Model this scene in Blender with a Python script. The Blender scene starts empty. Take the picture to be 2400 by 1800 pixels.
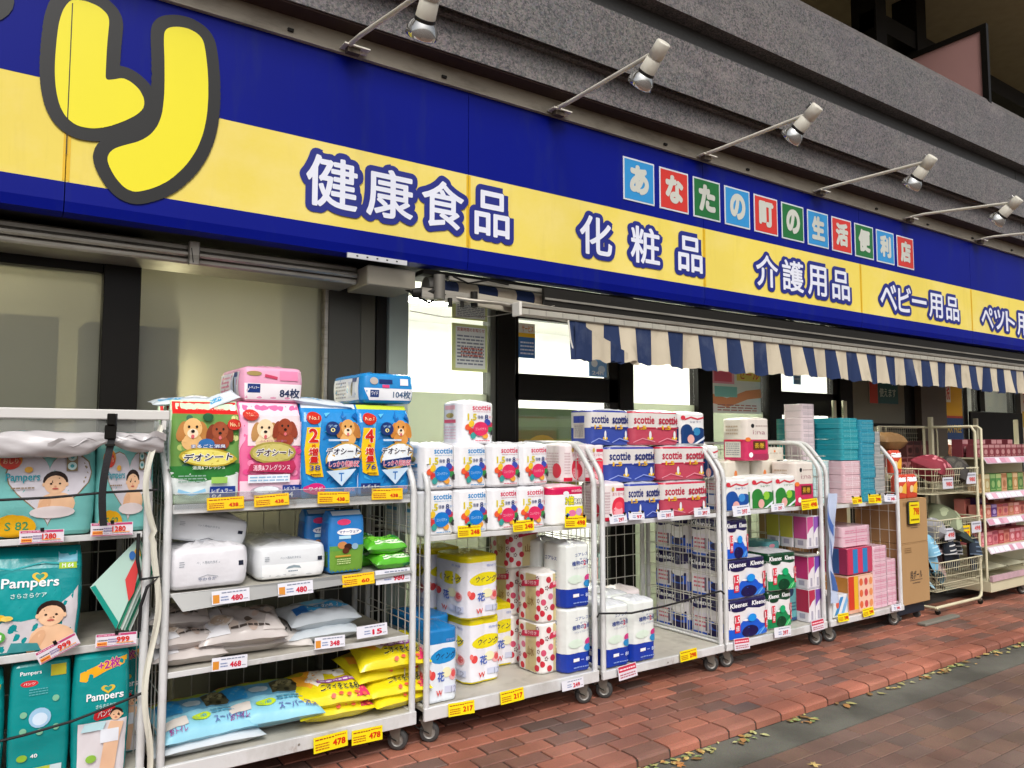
import bpy, math, random
from mathutils import Vector, Matrix
from mathutils.geometry import tessellate_polygon
R = math.radians
sc = bpy.context.scene
# ------------------------------------------------------------------ camera
CAMH = 1.5
AZ, TILT, FPX = 34.508, 4.131, 1800.0
cd = bpy.data.cameras.new('camera'); cam = bpy.data.objects.new('camera', cd); sc.collection.objects.link(cam)
cam.location = (0, 0, CAMH); cam.rotation_euler = (R(90 + TILT), 0, R(-AZ))
cd.sensor_width = 36; cd.lens = 36 * FPX / 2400; cd.clip_start = .05; cd.clip_end = 1500
sc.camera = cam
# ------------------------------------------------------------------ sky and sun (overcast)
SUN_E, SUN_A = 48, 200        # elevation, azimuth (deg, clockwise from +Y)
w = bpy.data.worlds.new('World'); sc.world = w; w.use_nodes = True
wn = w.node_tree.nodes; bg = wn['Background']
sky = wn.new('ShaderNodeTexSky'); sky.sky_type = 'NISHITA'; sky.sun_disc = False
sky.sun_elevation = R(SUN_E); sky.sun_rotation = R(SUN_A); sky.dust_density = 5.0; sky.air_density = .6; sky.ozone_density = .6
hsv = wn.new('ShaderNodeHueSaturation'); hsv.inputs['Saturation'].default_value = .3; w.node_tree.links.new(sky.outputs[0], hsv.inputs['Color']); w.node_tree.links.new(hsv.outputs[0], bg.inputs[0])   # overcast: nearly colourless sky
bg.inputs[1].default_value = .12
ld = bpy.data.lights.new('sun', 'SUN'); ld.energy = 1.15; ld.angle = R(24); ld.color = (1, .96, .9)
sun = bpy.data.objects.new('sun', ld); sc.collection.objects.link(sun)
sun.rotation_euler = (R(90 - SUN_E), 0, R(180 - SUN_A)); sun.location = (0, -5, 8)
sc.view_settings.view_transform = 'Standard'; sc.view_settings.look = 'None'
sc.view_settings.exposure = 0.38; sc.view_settings.gamma = 1
cy = sc.cycles; cy.max_bounces = 8; cy.transparent_max_bounces = 16; cy.sample_clamp_indirect = 6
cy.use_denoising = True; cy.caustics_reflective = False; cy.caustics_refractive = False

# ------------------------------------------------------------------ helpers
_a, _t = R(AZ), R(TILT)
_f = (math.sin(_a)*math.cos(_t), math.cos(_a)*math.cos(_t), math.sin(_t)); _r = (math.cos(_a), -math.sin(_a), 0)
_u = (-math.sin(_a)*math.sin(_t), -math.cos(_a)*math.sin(_t), math.cos(_t))
def at(px, py, Y):            # photograph pixel (2400 wide) -> (X, Z) on the plane at distance Y
    x, y = (px-1200)/FPX, -(py-900)/FPX
    d = [_f[i] + x*_r[i] + y*_u[i] for i in range(3)]; s = Y/d[1]
    return d[0]*s, CAMH + d[2]*s
rnd = random.Random(5)
def lin(h):
    h = h.lstrip('#'); c = [int(h[i:i+2], 16)/255 for i in (0, 2, 4)]
    return tuple(x/12.92 if x <= .04045 else ((x+.055)/1.055)**2.4 for x in c) + (1,)
MATS = {}
def mat(col, rough=.45, metal=0, bump=0, bs=60, var=.08, kind='', vs=8.0, coat=0):
    key = (col, rough, metal, bump, bs, var, kind, vs, coat)
    if key in MATS: return MATS[key]
    m = bpy.data.materials.new('surface_' + (kind or 'paint')); m.use_nodes = True; MATS[key] = m
    N, L = m.node_tree.nodes, m.node_tree.links; b = N['Principled BSDF']
    c = lin(col); b.inputs['Roughness'].default_value = rough; b.inputs['Metallic'].default_value = metal
    b.inputs['Specular IOR Level'].default_value = {'dark_frame': .15, 'dark_metal': .2, 'sign_blue': .12, 'sign_yellow': .2, 'print': .3, 'paper': .2, 'soffit_paint': .1}.get(kind, .45)
    if coat: b.inputs['Coat Weight'].default_value = coat; b.inputs['Coat Roughness'].default_value = .12
    tc = N.new('ShaderNodeTexCoord'); nz = N.new('ShaderNodeTexNoise'); nz.inputs['Scale'].default_value = vs; nz.inputs['Detail'].default_value = 4
    L.new(tc.outputs['Object'], nz.inputs['Vector'])
    mx = N.new('ShaderNodeMix'); mx.data_type = 'RGBA'
    mx.inputs[6].default_value = tuple(x*(1-var) for x in c[:3]) + (1,); mx.inputs[7].default_value = tuple(min(1, x*(1+var)) for x in c[:3]) + (1,)
    L.new(nz.outputs['Fac'], mx.inputs[0]); L.new(mx.outputs[2], b.inputs['Base Color'])
    if bump:
        n2 = N.new('ShaderNodeTexNoise'); n2.inputs['Scale'].default_value = bs; n2.inputs['Detail'].default_value = 3
        L.new(tc.outputs['Object'], n2.inputs['Vector'])
        bp = N.new('ShaderNodeBump'); bp.inputs['Strength'].default_value = bump; bp.inputs['Distance'].default_value = .004
        L.new(n2.outputs['Fac'], bp.inputs['Height']); L.new(bp.outputs['Normal'], b.inputs['Normal'])
    return m
def film(col): return mat(col, .26, 0, .75, 22, .04, 'film', 8, .25)
def ink(col): return mat(col, .34, 0, 0, 60, .03, 'print')
def paper(col): return mat(col, .6, 0, 0, 60, .04, 'paper')
def emis(col, s, kind='lamp'):
    k = ('e', col, s)
    if k in MATS: return MATS[k]
    m = bpy.data.materials.new('surface_' + kind); m.use_nodes = True; b = m.node_tree.nodes['Principled BSDF']
    b.inputs['Base Color'].default_value = lin(col); b.inputs['Emission Color'].default_value = lin(col); b.inputs['Emission Strength'].default_value = s
    MATS[k] = m; return m
def glass(kind, tint='ffffff', rough=0.0, refl=.08, haze=0.0):
    k = ('g', kind)
    if k in MATS: return MATS[k]
    m = bpy.data.materials.new('surface_' + kind); m.use_nodes = True; N, L = m.node_tree.nodes, m.node_tree.links
    N.remove(N['Principled BSDF']); out = N['Material Output']
    if rough > 0:
        t = N.new('ShaderNodeBsdfRefraction'); t.inputs['IOR'].default_value = 1.02; t.inputs['Roughness'].default_value = rough
    else: t = N.new('ShaderNodeBsdfTransparent')
    t.inputs['Color'].default_value = lin(tint)
    g = N.new('ShaderNodeBsdfGlossy'); g.inputs['Roughness'].default_value = .05 if rough == 0 else .3
    mx = N.new('ShaderNodeMixShader'); mx.inputs[0].default_value = refl
    L.new(t.outputs[0], mx.inputs[1]); L.new(g.outputs[0], mx.inputs[2]); last = mx
    if haze:
        d = N.new('ShaderNodeBsdfDiffuse'); d.inputs['Color'].default_value = lin('c9ccc6'); m2 = N.new('ShaderNodeMixShader'); m2.inputs[0].default_value = haze
        L.new(mx.outputs[0], m2.inputs[1]); L.new(d.outputs[0], m2.inputs[2]); last = m2
    L.new(last.outputs[0], out.inputs[0]); MATS[k] = m; return m

def weather(m, col, sc3, lo, hi, amt, off=0):
    """stains with a shape of their own: blends a dirt colour where a stretched noise is high"""
    N, L = m.node_tree.nodes, m.node_tree.links; b = N['Principled BSDF']; l = b.inputs['Base Color'].links[0]; src = l.from_socket
    tc = N.new('ShaderNodeTexCoord'); mp = N.new('ShaderNodeMapping'); mp.inputs['Scale'].default_value = sc3; mp.inputs['Location'].default_value = (off, off, off)
    nz = N.new('ShaderNodeTexNoise'); nz.inputs['Scale'].default_value = 1; nz.inputs['Detail'].default_value = 7; nz.inputs['Roughness'].default_value = .65
    mr = N.new('ShaderNodeMapRange'); mr.inputs[1].default_value = lo; mr.inputs[2].default_value = hi; mr.inputs[3].default_value = 0; mr.inputs[4].default_value = amt
    mx = N.new('ShaderNodeMix'); mx.data_type = 'RGBA'; mx.inputs[7].default_value = lin(col)
    L.new(tc.outputs['Object'], mp.inputs[0]); L.new(mp.outputs[0], nz.inputs['Vector']); L.new(nz.outputs['Fac'], mr.inputs[0]); L.new(mr.outputs[0], mx.inputs[0]); L.new(src, mx.inputs[6]); L.new(mx.outputs[2], b.inputs['Base Color'])
class M:
    def __init__(s): s.V = []; s.F = []; s.I = []; s.S = []; s.mats = []; s.T = None
    def mi(s, m):
        if m not in s.mats: s.mats.append(m)
        return s.mats.index(m)
    def add(s, vs, fs, m, smooth=False):
        o = len(s.V); k = s.mi(m)
        if s.T is not None: vs = [tuple(s.T @ Vector(v)) for v in vs]
        s.V += vs
        for f in fs: s.F.append([i+o for i in f]); s.I.append(k); s.S.append(smooth)
    def box(s, x0, y0, z0, x1, y1, z1, m, b=0.0):
        if b <= 0:
            v = [(x, y, z) for z in (z0, z1) for y in (y0, y1) for x in (x0, x1)]
            s.add(v, [(0, 2, 3, 1), (4, 5, 7, 6), (0, 1, 5, 4), (2, 6, 7, 3), (0, 4, 6, 2), (1, 3, 7, 5)], m); return
        v = []; ix = {}
        for a, X in enumerate((x0, x1)):
            for c, Yv in enumerate((y0, y1)):
                for d, Z in enumerate((z0, z1)):
                    sx, sy, sz = 1-2*a, 1-2*c, 1-2*d
                    for ax in range(3):
                        ix[a, c, d, ax] = len(v)
                        v.append((X + (0 if ax == 0 else sx*b), Yv + (0 if ax == 1 else sy*b), Z + (0 if ax == 2 else sz*b)))
        F = []
        for a in (0, 1):
            F.append([ix[a, 0, 0, 0], ix[a, 1, 0, 0], ix[a, 1, 1, 0], ix[a, 0, 1, 0]]); F.append([ix[0, a, 0, 1], ix[1, a, 0, 1], ix[1, a, 1, 1], ix[0, a, 1, 1]]); F.append([ix[0, 0, a, 2], ix[1, 0, a, 2], ix[1, 1, a, 2], ix[0, 1, a, 2]])
            for c in (0, 1):
                F.append([ix[a, c, 0, 0], ix[a, c, 1, 0], ix[a, c, 1, 1], ix[a, c, 0, 1]]); F.append([ix[a, 0, c, 0], ix[a, 1, c, 0], ix[a, 1, c, 2], ix[a, 0, c, 2]]); F.append([ix[0, a, c, 1], ix[1, a, c, 1], ix[1, a, c, 2], ix[0, a, c, 2]])
                for d in (0, 1): F.append([ix[a, c, d, 0], ix[a, c, d, 1], ix[a, c, d, 2]])
        s.add(v, F, m)
    def tube(s, pts, r, m, n=8, caps=True, closed=False):
        pts = [Vector(p) for p in pts]; V = []; F = []; k = len(pts); prev = None
        for i, p in enumerate(pts):
            a = pts[i-1] if (i > 0 or closed) else p; b = pts[(i+1) % k] if (i < k-1 or closed) else p
            d = (b-a).normalized()
            if prev is None:
                up = Vector((0, 0, 1)) if abs(d.z) < .9 else Vector((0, 1, 0)); x = d.cross(up).normalized()
            else: x = (prev - d*prev.dot(d)).normalized()
            prev = x; y = d.cross(x); rr = r[i] if isinstance(r, (list, tuple)) else r
            V += [tuple(p + (x*math.cos(2*math.pi*j/n) + y*math.sin(2*math.pi*j/n))*rr) for j in range(n)]
        for i in range(k if closed else k-1):
            o, q = i*n, ((i+1) % k)*n
            F += [(o+j, o+(j+1) % n, q+(j+1) % n, q+j) for j in range(n)]
        s.add(V, F, m, n > 4)
        if caps and not closed: s.add(V[:n], [tuple(range(n))], m); s.add(V[-n:], [tuple(range(n))], m)
    def grid(s, fn, nu, nv, m, smooth=True, pick=None):
        V = [fn(i/nu, j/nv) for j in range(nv+1) for i in range(nu+1)]
        F = [(j*(nu+1)+i, j*(nu+1)+i+1, (j+1)*(nu+1)+i+1, (j+1)*(nu+1)+i) for j in range(nv) for i in range(nu)]
        s.add(V, F, m, smooth)
    def mesh(s, name):
        me = bpy.data.meshes.new(name); me.from_pydata([tuple(v) for v in s.V], [], s.F)
        for q in s.mats: me.materials.append(q)
        me.polygons.foreach_set('material_index', s.I); me.polygons.foreach_set('use_smooth', s.S); me.update(); return me
    def obj(s, name, parent=None, label=None, cat=None, group=None, kind=None):
        return link(name, s.mesh(name), parent, label, cat, group, kind)
def link(name, me, parent=None, label=None, cat=None, group=None, kind=None, loc=None, rz=0, sca=None, rot=None):
    o = bpy.data.objects.new(name, me); sc.collection.objects.link(o)
    if parent: o.parent = parent
    if label: o['label'] = label
    if cat: o['category'] = cat
    if group: o['group'] = group
    if kind: o['kind'] = kind
    if loc: o.location = loc
    if rot: o.rotation_euler = rot
    elif rz: o.rotation_euler = (0, 0, R(rz))
    if sca: o.scale = sca
    return o
def thing(name, label, cat, group=None, loc=(0, 0, 0), rz=0): return link(name, None, None, label, cat, group, None, loc, rz)

# ---- text as flat triangles fitted to a unit box
TX = {}
def glyphs(s, bold=.02, out=0.0, res=2):
    """triangles of a string; out > 0 gives a rounded border of that radius, bold a thin stroke on the fill; unique z per piece"""
    k = (s, bold, out, res)
    if k in TX: return TX[k]
    def conv(fill):
        c = bpy.data.curves.new('t', 'FONT'); c.body = s; c.resolution_u = res
        if not fill: c.fill_mode = 'NONE'; c.extrude = .01
        o = bpy.data.objects.new('t', c); sc.collection.objects.link(o); bpy.context.view_layer.update()
        me = bpy.data.meshes.new_from_object(o.evaluated_get(bpy.context.evaluated_depsgraph_get()))
        if fill: me.calc_loop_triangles(); r = ([tuple(v.co) for v in me.vertices], [tuple(t.vertices) for t in me.loop_triangles])
        else: # side walls of the extruded text give the contour edges
            r = set()
            for e in me.edges:
                a, b = me.vertices[e.vertices[0]].co, me.vertices[e.vertices[1]].co
                if a.z < 0 and b.z < 0: r.add((round(a.x, 5), round(a.y, 5), round(b.x, 5), round(b.y, 5)))
            r = sorted(r)
        bpy.data.objects.remove(o); bpy.data.curves.remove(c); bpy.data.meshes.remove(me); return r
    P, Tr = conv(True); P = [(p[0], p[1], 0) for p in P]; rad = out or bold*.55
    if rad:
        E = conv(False); z = 0; dz = 1/max(1, 2*len(E)); n = (14 if res > 2 else 7) if out else 5; seen = set()
        for x0, y0, x1, y1 in E:
            l = math.hypot(x1-x0, y1-y0) or 1; nx, ny = -(y1-y0)/l*rad, (x1-x0)/l*rad; o = len(P); z += dz
            P += [(x0+nx, y0+ny, z), (x1+nx, y1+ny, z), (x1-nx, y1-ny, z), (x0-nx, y0-ny, z)]; Tr += [(o, o+1, o+2), (o, o+2, o+3)]
            if (x0, y0) not in seen and (out or res > 2):
                seen.add((x0, y0)); o = len(P); z += dz*.5; P += [(x0+rad*math.cos(2*math.pi*i/n), y0+rad*math.sin(2*math.pi*i/n), z) for i in range(n)]; Tr += [(o, o+i, o+i+1) for i in range(1, n-1)]
    TX[k] = (P, Tr); return TX[k]
def bbox(P): return min(p[0] for p in P), min(p[1] for p in P), max(p[0] for p in P), max(p[1] for p in P)

class Art:                      # layered printing on a surface; mp(u, v, d) -> xyz, u and v in 0..1
    def __init__(s, m, mp, W, H, maxlen=0, step=.00045, d0=.0006): s.m, s.mp, s.W, s.H, s.ml, s.st, s.d = m, mp, W, H, maxlen, step, d0
    def tris(s, P, T, mt, zs=None):
        P = list(P); Z = list(zs) if zs else [0]*len(P)
        if s.ml:
            T = list(T); o = []; cache = {}
            while T:
                t = T.pop()
                L = [((P[t[i]][0]-P[t[(i+1) % 3]][0])*s.W)**2 + ((P[t[i]][1]-P[t[(i+1) % 3]][1])*s.H)**2 for i in range(3)]
                i = L.index(max(L))
                if L[i] <= s.ml**2: o.append(t); continue
                a, b, c = t[i], t[(i+1) % 3], t[(i+2) % 3]; k = (min(a, b), max(a, b))
                if k not in cache: cache[k] = len(P); P.append(((P[a][0]+P[b][0])/2, (P[a][1]+P[b][1])/2)); Z.append((Z[a]+Z[b])/2)
                T += [(a, cache[k], c), (cache[k], b, c)]
            T = o
        s.m.add([s.mp(p[0], p[1], s.d+z) for p, z in zip(P, Z)], T, mt, bool(s.ml)); s.d += s.st
    def poly(s, pts, mt):
        T = tessellate_polygon([[Vector((p[0], p[1], 0)) for p in pts]]); s.tris(pts, T, mt)
    def rect(s, u0, v0, u1, v1, mt): s.poly([(u0, v0), (u1, v0), (u1, v1), (u0, v1)], mt)
    def ell(s, u, v, ru, rv, mt, n=16, rot=0):
        c, q = math.cos(R(rot)), math.sin(R(rot)); P = []
        for i in range(n):
            x, y = math.cos(2*math.pi*i/n)*ru, math.sin(2*math.pi*i/n)*rv; x *= s.W; y *= s.H
            P.append((u + (x*c-y*q)/s.W, v + (x*q+y*c)/s.H))
        s.poly(P, mt)
    def band(s, pts, wd, mt):   # stroke along points, width as share of W
        P = []; Q = []; n = len(pts)
        for i, (u, v) in enumerate(pts):
            a = pts[max(0, i-1)]; b = pts[min(n-1, i+1)]; dx, dy = (b[0]-a[0])*s.W, (b[1]-a[1])*s.H; l = math.hypot(dx, dy) or 1
            P.append((u-dy/l*wd/2, v+dx/l*wd/2*s.W/s.H)); Q.append((u+dy/l*wd/2, v-dx/l*wd/2*s.W/s.H))
        s.poly(P + Q[::-1], mt)
    def txt(s, t, u0, v0, u1, v1, mt, out=None, ow=.07, slant=0, rise=0, bold=.025, res=2):
        P, T = glyphs(t, bold, 0, res); x0, y0, x1, y1 = bbox(P); sx, sy = (u1-u0)/(x1-x0), (v1-v0)/(y1-y0)
        f = lambda p: (u0+(p[0]-x0)*sx + slant*(p[1]-y0)*sx, v0+(p[1]-y0)*sy + rise*(p[0]-x0)/(x1-x0))
        if out:
            Q, TQ = glyphs(t, 0, ow, res); s.tris([f(p) for p in Q], TQ, out, [p[2]*.0004 for p in Q]); s.d += .0005
        s.tris([f(p) for p in P], T, mt, [p[2]*.0004 for p in P]); s.d += .0003
    def lines(s, u0, v0, u1, v1, n, mt, seed=0):   # rows of small print
        rr = random.Random(seed); h = (v1-v0)/n
        for i in range(n):
            u = u0; y = v1-(i+1)*h+h*.25; dd = s.d
            while u < u1-.01:
                l = min(u1-u, (u1-u0)*rr.uniform(.05, .22)); s.rect(u, y, u+l, y+h*.45, mt); s.d = dd; u += l+(u1-u0)*.03
            s.d = dd
        s.d += s.st
def wob(a, b, sd): return (math.sin(a*1.3+sd)*math.cos(b*1.7+sd*2) + .6*math.sin(a*2.9+b*2.1+sd*3) + .35*math.sin(a*6.1-b*4.3+sd))/1.95

def wrap(m, W, D, H, mt, r=.015, lob=(0, 0), lamp=.006, bulge=0, noise=.001, top='dome', topmat=None, tz=.02, re=.012, sd=1., vs=.84, ns=14, nv=10, k0=.1, bands=None):
    """a filled pack standing at x 0..W, y 0..D; returns the map of its front (u 0..1) and left side (u -1..0)"""
    a, b = W/2, D/2
    def lobe(t, n): f = (t*n) % 1; return math.sqrt(max(0, 1-(2*f-1)**2))
    def P(sv, v, d=0):
        per = 2*(W+D); q = ((sv + D) % per) - D
        if q < 0: x, y, tl = 0, -q, lobe(-q/D, lob[1]) if lob[1] else 0
        elif q <= W: x, y, tl = q, 0, lobe(q/W, lob[0]) if lob[0] else 0
        elif q <= W+D: x, y, tl = W, q-W, lobe((q-W)/D, lob[1]) if lob[1] else 0
        else: x, y, tl = W-(q-W-D), D, lobe((q-W-D)/W, lob[0]) if lob[0] else 0
        px, py = x-a, y-b; cx, cyy = max(-(a-r), min(a-r, px)), max(-(b-r), min(b-r, py))
        nx, ny = px-cx, py-cyy; l = math.hypot(nx, ny)
        if l < 1e-9: nx, ny, l = (0, -1, 1)
        nx, ny = nx/l, ny/l
        dz = min(v, 1-v)*H if top != 'seam' else v*H
        ins = re-math.sqrt(max(0, re*re-(re-min(re, dz))**2)) if dz < re else 0
        off = r-ins-lamp*(1-tl)*(1 if (lob[0] or lob[1]) else 0) + bulge*math.sin(math.pi*v) + noise*wob(q*28, v*H*24, sd)
        k = 1
        if top == 'seam' and v > vs: k = 1-(1-k0)*((v-vs)/(1-vs))**.8
        off += d
        X, Yv = cx+nx*off, (cyy+ny*off)*k
        return (X+a, Yv+b*(1 if top != 'seam' else 1), v*H)
    seq = [-D + D*i/8 for i in range(8)] + [W*i/ns for i in range(ns)] + [W + D*i/8 for i in range(8)] + [W+D + W*i/8 for i in range(8)]
    vv = sorted(set([0, .25*re/H, re/H, 1-re/H, 1-.25*re/H, 1] + [i/nv for i in range(nv+1)]))
    n = len(seq); V = [P(q, v) for v in vv for q in seq]
    bands = bands or [(1.01, mt)]
    for j in range(len(vv)-1):
        vm = (vv[j]+vv[j+1])/2; mm = next(q for t, q in bands if vm <= t)
        s0 = V[j*n:(j+2)*n]; m.add(s0, [(i, (i+1) % n, n+(i+1) % n, n+i) for i in range(n)], mm, True)
    if top != 'seam':
        ring = V[-n:]; TV = []; ks = [1, .75, .45, .2]
        for kk in ks:
            for i, p in enumerate(ring):
                x, y = a+(p[0]-a)*kk, b+(p[1]-b)*kk
                TV.append((x, y, H + (tz*(1-kk**2) + (noise*5*wob(x*60, y*60, sd+4) if top == 'dome' else 0)*(kk < 1) if top == 'dome' else 0)))
        TF = [(j*n+i, j*n+(i+1) % n, (j+1)*n+(i+1) % n, (j+1)*n+i) for j in range(len(ks)-1) for i in range(n)] + [tuple((len(ks)-1)*n+i for i in range(n))]
        m.add(TV, TF, topmat or mt, top == 'dome')
    m.add(V[:n], [tuple(range(n))[::-1]], mt)
    def mp(u, v, d=0): return P(u*W if u >= 0 else u*D, v, d)
    return mp
def pillow(m, W, D, H, mt, sd=1., p=3.2, under=None, ux=0.0):
    def pr(u, v):
        x, y = abs(2*u-1), abs(2*v-1); return (max(0, (1-x**p))*max(0, (1-y**p)))**.5
    def S(u, v, sg, d=0):
        e = pr(u, v); x, y = (u-.5)*W*(1-.05*math.sin(math.pi*v)), (v-.5)*D*(1-.05*math.sin(math.pi*u))
        z = H/2 + sg*H/2*e + (.006*wob(u*9, v*8, sd))*e*(1 if sg > 0 else 0) + .004*wob(u*5, v*5, sd+2)
        return (x, y + (-d*1.2 if (v < .12 and sg > 0) else 0), z + sg*d)
    m.grid(lambda u, v: S(u, v, 1), 22, 22, mt); m.grid(lambda u, v: S(1-u, v, -1), 10, 10, under or mt)
    m.V = [(x, y, z) for x, y, z in m.V]
    return lambda u, v, d=0: S(u, v, 1, d)

def dog(a, cu, cv, s, face, ear, k=1.0):     # s = head size as share of W, printed picture of a dog
    ah = s*a.W/a.H
    f, e, bk, pk = ink(face), ink(ear), ink('1c1410'), ink('d86a70')
    a.ell(cu, cv-ah*1.15, s*.85, ah*.7, f)
    for q in (-1, 1): a.ell(cu+q*s*.82, cv-ah*.25, s*.36, ah*.85, e, rot=q*14)
    a.ell(cu, cv, s*.72, ah*.85, f); a.ell(cu, cv-ah*.42, s*.42, ah*.4, ink('f3dfc0' if k == 1 else face))
    for q in (-1, 1): a.ell(cu+q*s*.3, cv+ah*.12, s*.1, ah*.12, bk)
    a.ell(cu, cv-ah*.25, s*.15, ah*.13, bk); a.ell(cu, cv-ah*.68, s*.13, ah*.17, pk)
def baby(a, cu, cv, s, body=True):
    ah = s*a.W/a.H; sk = ink('e8bd98')
    if body: a.ell(cu+.02, cv-ah*2.0, s*1.5, ah*1.15, sk); a.ell(cu-s*.9, cv-ah*2.3, s*.45, ah*1.1, ink('dfae88'), rot=-25)
    a.ell(cu, cv+ah*.22, s*1.02, ah*1.0, ink('2b1c18')); a.ell(cu, cv-ah*.12, s*.9, ah*.9, sk)
    a.ell(cu-s*.92, cv-ah*.1, s*.14, ah*.2, sk); a.ell(cu+s*.92, cv-ah*.1, s*.14, ah*.2, sk)
    for q in (-1, 1): a.ell(cu+q*s*.36, cv-ah*.02, s*.1, ah*.09, ink('2a1a16'))
    a.ell(cu, cv-ah*.28, s*.1, ah*.07, ink('cf9674')); a.ell(cu, cv-ah*.5, s*.26, ah*.08, ink('b9574e'))
def heart(a, cu, cv, ru, rv, mt):
    P = []
    for i in range(28):
        t = 2*math.pi*i/28; x = 16*math.sin(t)**3/17; y = (13*math.cos(t)-5*math.cos(2*t)-2*math.cos(3*t)-math.cos(4*t))/15
        P.append((cu+x*ru, cv+y*rv))
    a.poly(P, mt)
# ================================================================== SETTING
def facemap(x0, z0, x1, z1, Y): return lambda u, v, d=0: (x0+(x1-x0)*u, Y-d, z0+(z1-z0)*v)
def sheet(name, x0, y0, x1, y1, z, mt, nx=1, ny=1):
    m = M(); m.grid(lambda u, v: (x0+(x1-x0)*u, y0+(y1-y0)*v, z), nx, ny, mt, False); return m.obj(name, kind='structure')
def islandmat(name, cols, rough, bump, dirt):
    m = bpy.data.materials.new('surface_' + name); m.use_nodes = True; N, L = m.node_tree.nodes, m.node_tree.links; b = N['Principled BSDF']
    g = N.new('ShaderNodeNewGeometry'); cr = N.new('ShaderNodeValToRGB'); cr.color_ramp.interpolation = 'LINEAR'
    e = cr.color_ramp.elements; e[0].position = 0; e[0].color = lin(cols[0]); e[1].position = 1; e[1].color = lin(cols[-1])
    for i, c in enumerate(cols[1:-1]): q = e.new((i+1)/(len(cols)-1)); q.color = lin(c)
    L.new(g.outputs['Random Per Island'], cr.inputs[0])
    tc = N.new('ShaderNodeTexCoord'); n1 = N.new('ShaderNodeTexNoise'); n1.inputs['Scale'].default_value = 2.3; n1.inputs['Detail'].default_value = 6
    L.new(tc.outputs['Object'], n1.inputs['Vector']); mx = N.new('ShaderNodeMix'); mx.data_type = 'RGBA'; mx.blend_type = 'MULTIPLY'
    r2 = N.new('ShaderNodeValToRGB'); r2.color_ramp.elements[0].position = .35; r2.color_ramp.elements[0].color = (dirt, dirt*.98, dirt*.95, 1); r2.color_ramp.elements[1].position = .62; r2.color_ramp.elements[1].color = (1, 1, 1, 1)
    L.new(n1.outputs['Fac'], r2.inputs[0]); mx.inputs[0].default_value = 1; L.new(cr.outputs[0], mx.inputs[6]); L.new(r2.outputs[0], mx.inputs[7])
    n3 = N.new('ShaderNodeTexNoise'); n3.inputs['Scale'].default_value = 160; n3.inputs['Detail'].default_value = 3; L.new(tc.outputs['Object'], n3.inputs['Vector'])
    m3 = N.new('ShaderNodeMix'); m3.data_type = 'RGBA'; m3.blend_type = 'OVERLAY'; m3.inputs[0].default_value = .5; L.new(mx.outputs[2], m3.inputs[6]); L.new(n3.outputs['Color'], m3.inputs[7])
    hs = N.new('ShaderNodeHueSaturation'); hs.inputs['Saturation'].default_value = .88; hs.inputs['Hue'].default_value = .507; hs.inputs['Value'].default_value = .93; L.new(m3.outputs[2], hs.inputs['Color']); L.new(hs.outputs[0], b.inputs['Base Color'])
    bp = N.new('ShaderNodeBump'); bp.inputs['Strength'].default_value = bump; bp.inputs['Distance'].default_value = .003; L.new(n3.outputs['Fac'], bp.inputs['Height']); L.new(bp.outputs['Normal'], b.inputs['Normal'])
    rr = N.new('ShaderNodeMapRange'); rr.inputs[3].default_value = rough-.12; rr.inputs[4].default_value = rough+.12; L.new(n1.outputs['Fac'], rr.inputs[0]); L.new(rr.outputs[0], b.inputs['Roughness'])
    return m
def bricks(name, x0, x1, rows, y0, L, D, top, hgt, mt, gap, grout, gz, run=.5, b=.004, jit=.002):
    m = M(); rr = random.Random(len(name))
    for j in range(rows):
        off = L*run*(j % 2) + rr.uniform(-.01, .01); x = x0-off; ya = y0+j*D
        while x < x1:
            dz = rr.uniform(-jit, jit)
            m.box(x+gap/2, ya+gap/2, top-hgt, x+L-gap/2, ya+D-gap/2, top+dz, mt, b); x += L
    m.box(x0-.3, y0+gap, gz-.05, x1+.3, y0+rows*D, gz, grout)
    return m.obj(name, kind='structure')
brick = islandmat('brick', ['9c5240', 'b05c44', '7c564c', 'b8644a', 'a45642', '6a5650', 'b06048', '905244'], .5, .5, .62)
grout = mat('3d3935', .9, 0, .6, 90, .2, 'grout')
bricks('brick_walk', -1.5, 19, 8, 2.866, .216, .108, 0, .03, brick, .011, grout, -.009)
# kerb course: bull-nosed edge bricks, one step above the pavement
kerbm = islandmat('kerb_brick', ['b85c44', 'c06246', 'a85640', '8e5c4e', 'ba6248', 'a65440'], .62, 1.0, .62)
m = M(); rr = random.Random(3); x = -1.5
while x < 19:
    L_ = .216; g_ = .0065; y0_, y1_ = 2.742, 2.861; pro = [(y1_, -.05), (y1_, 0), (y0_+.03, .001), (y0_+.012, -.004), (y0_+.002, -.014), (y0_, -.045)]
    dz = rr.uniform(-.0015, .0015); V = [(xx, a, b+dz) for xx in (x+g_, x+L_-g_) for a, b in pro]; n = len(pro)
    m.add(V, [(i, i+1, n+i+1, n+i) for i in range(n-1)] + [tuple(range(n))[::-1], tuple(range(n, 2*n))], kerbm); x += L_
m.box(-1.8, 2.75, -.06, 19.2, 2.87, -.01, grout); m.obj('kerb', kind='structure')
pave = islandmat('pavement_block', ['7e5c50', '88624e', '6e5a52', '8c6454', '786058', '82584a', '6a6058'], .72, .6, .6)
bricks('pavement', .5, 16, 15, .9, .212, .106, -.05, .03, pave, .004, mat('3a3632', .9, 0, .5, 90, .2, 'joint_sand'), -.054, .5, .003, .0008)
def conc(name, c0, c1, sc_=3):
    m = mat(c0, .8, 0, .7, 130, .25, name, sc_); return m
sheet('ground', -400, -400, 400, 600, -.062, mat('5b504a', .85, 0, .4, 60, .25, 'ground', 2))
m = M(); m.box(-3, 2.492, -.09, 20, 2.745, -.049, islandmat('gutter', ['67675d', '747266'], .92, 1.0, .5)); m.obj('gutter_strip', kind='structure')
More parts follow.
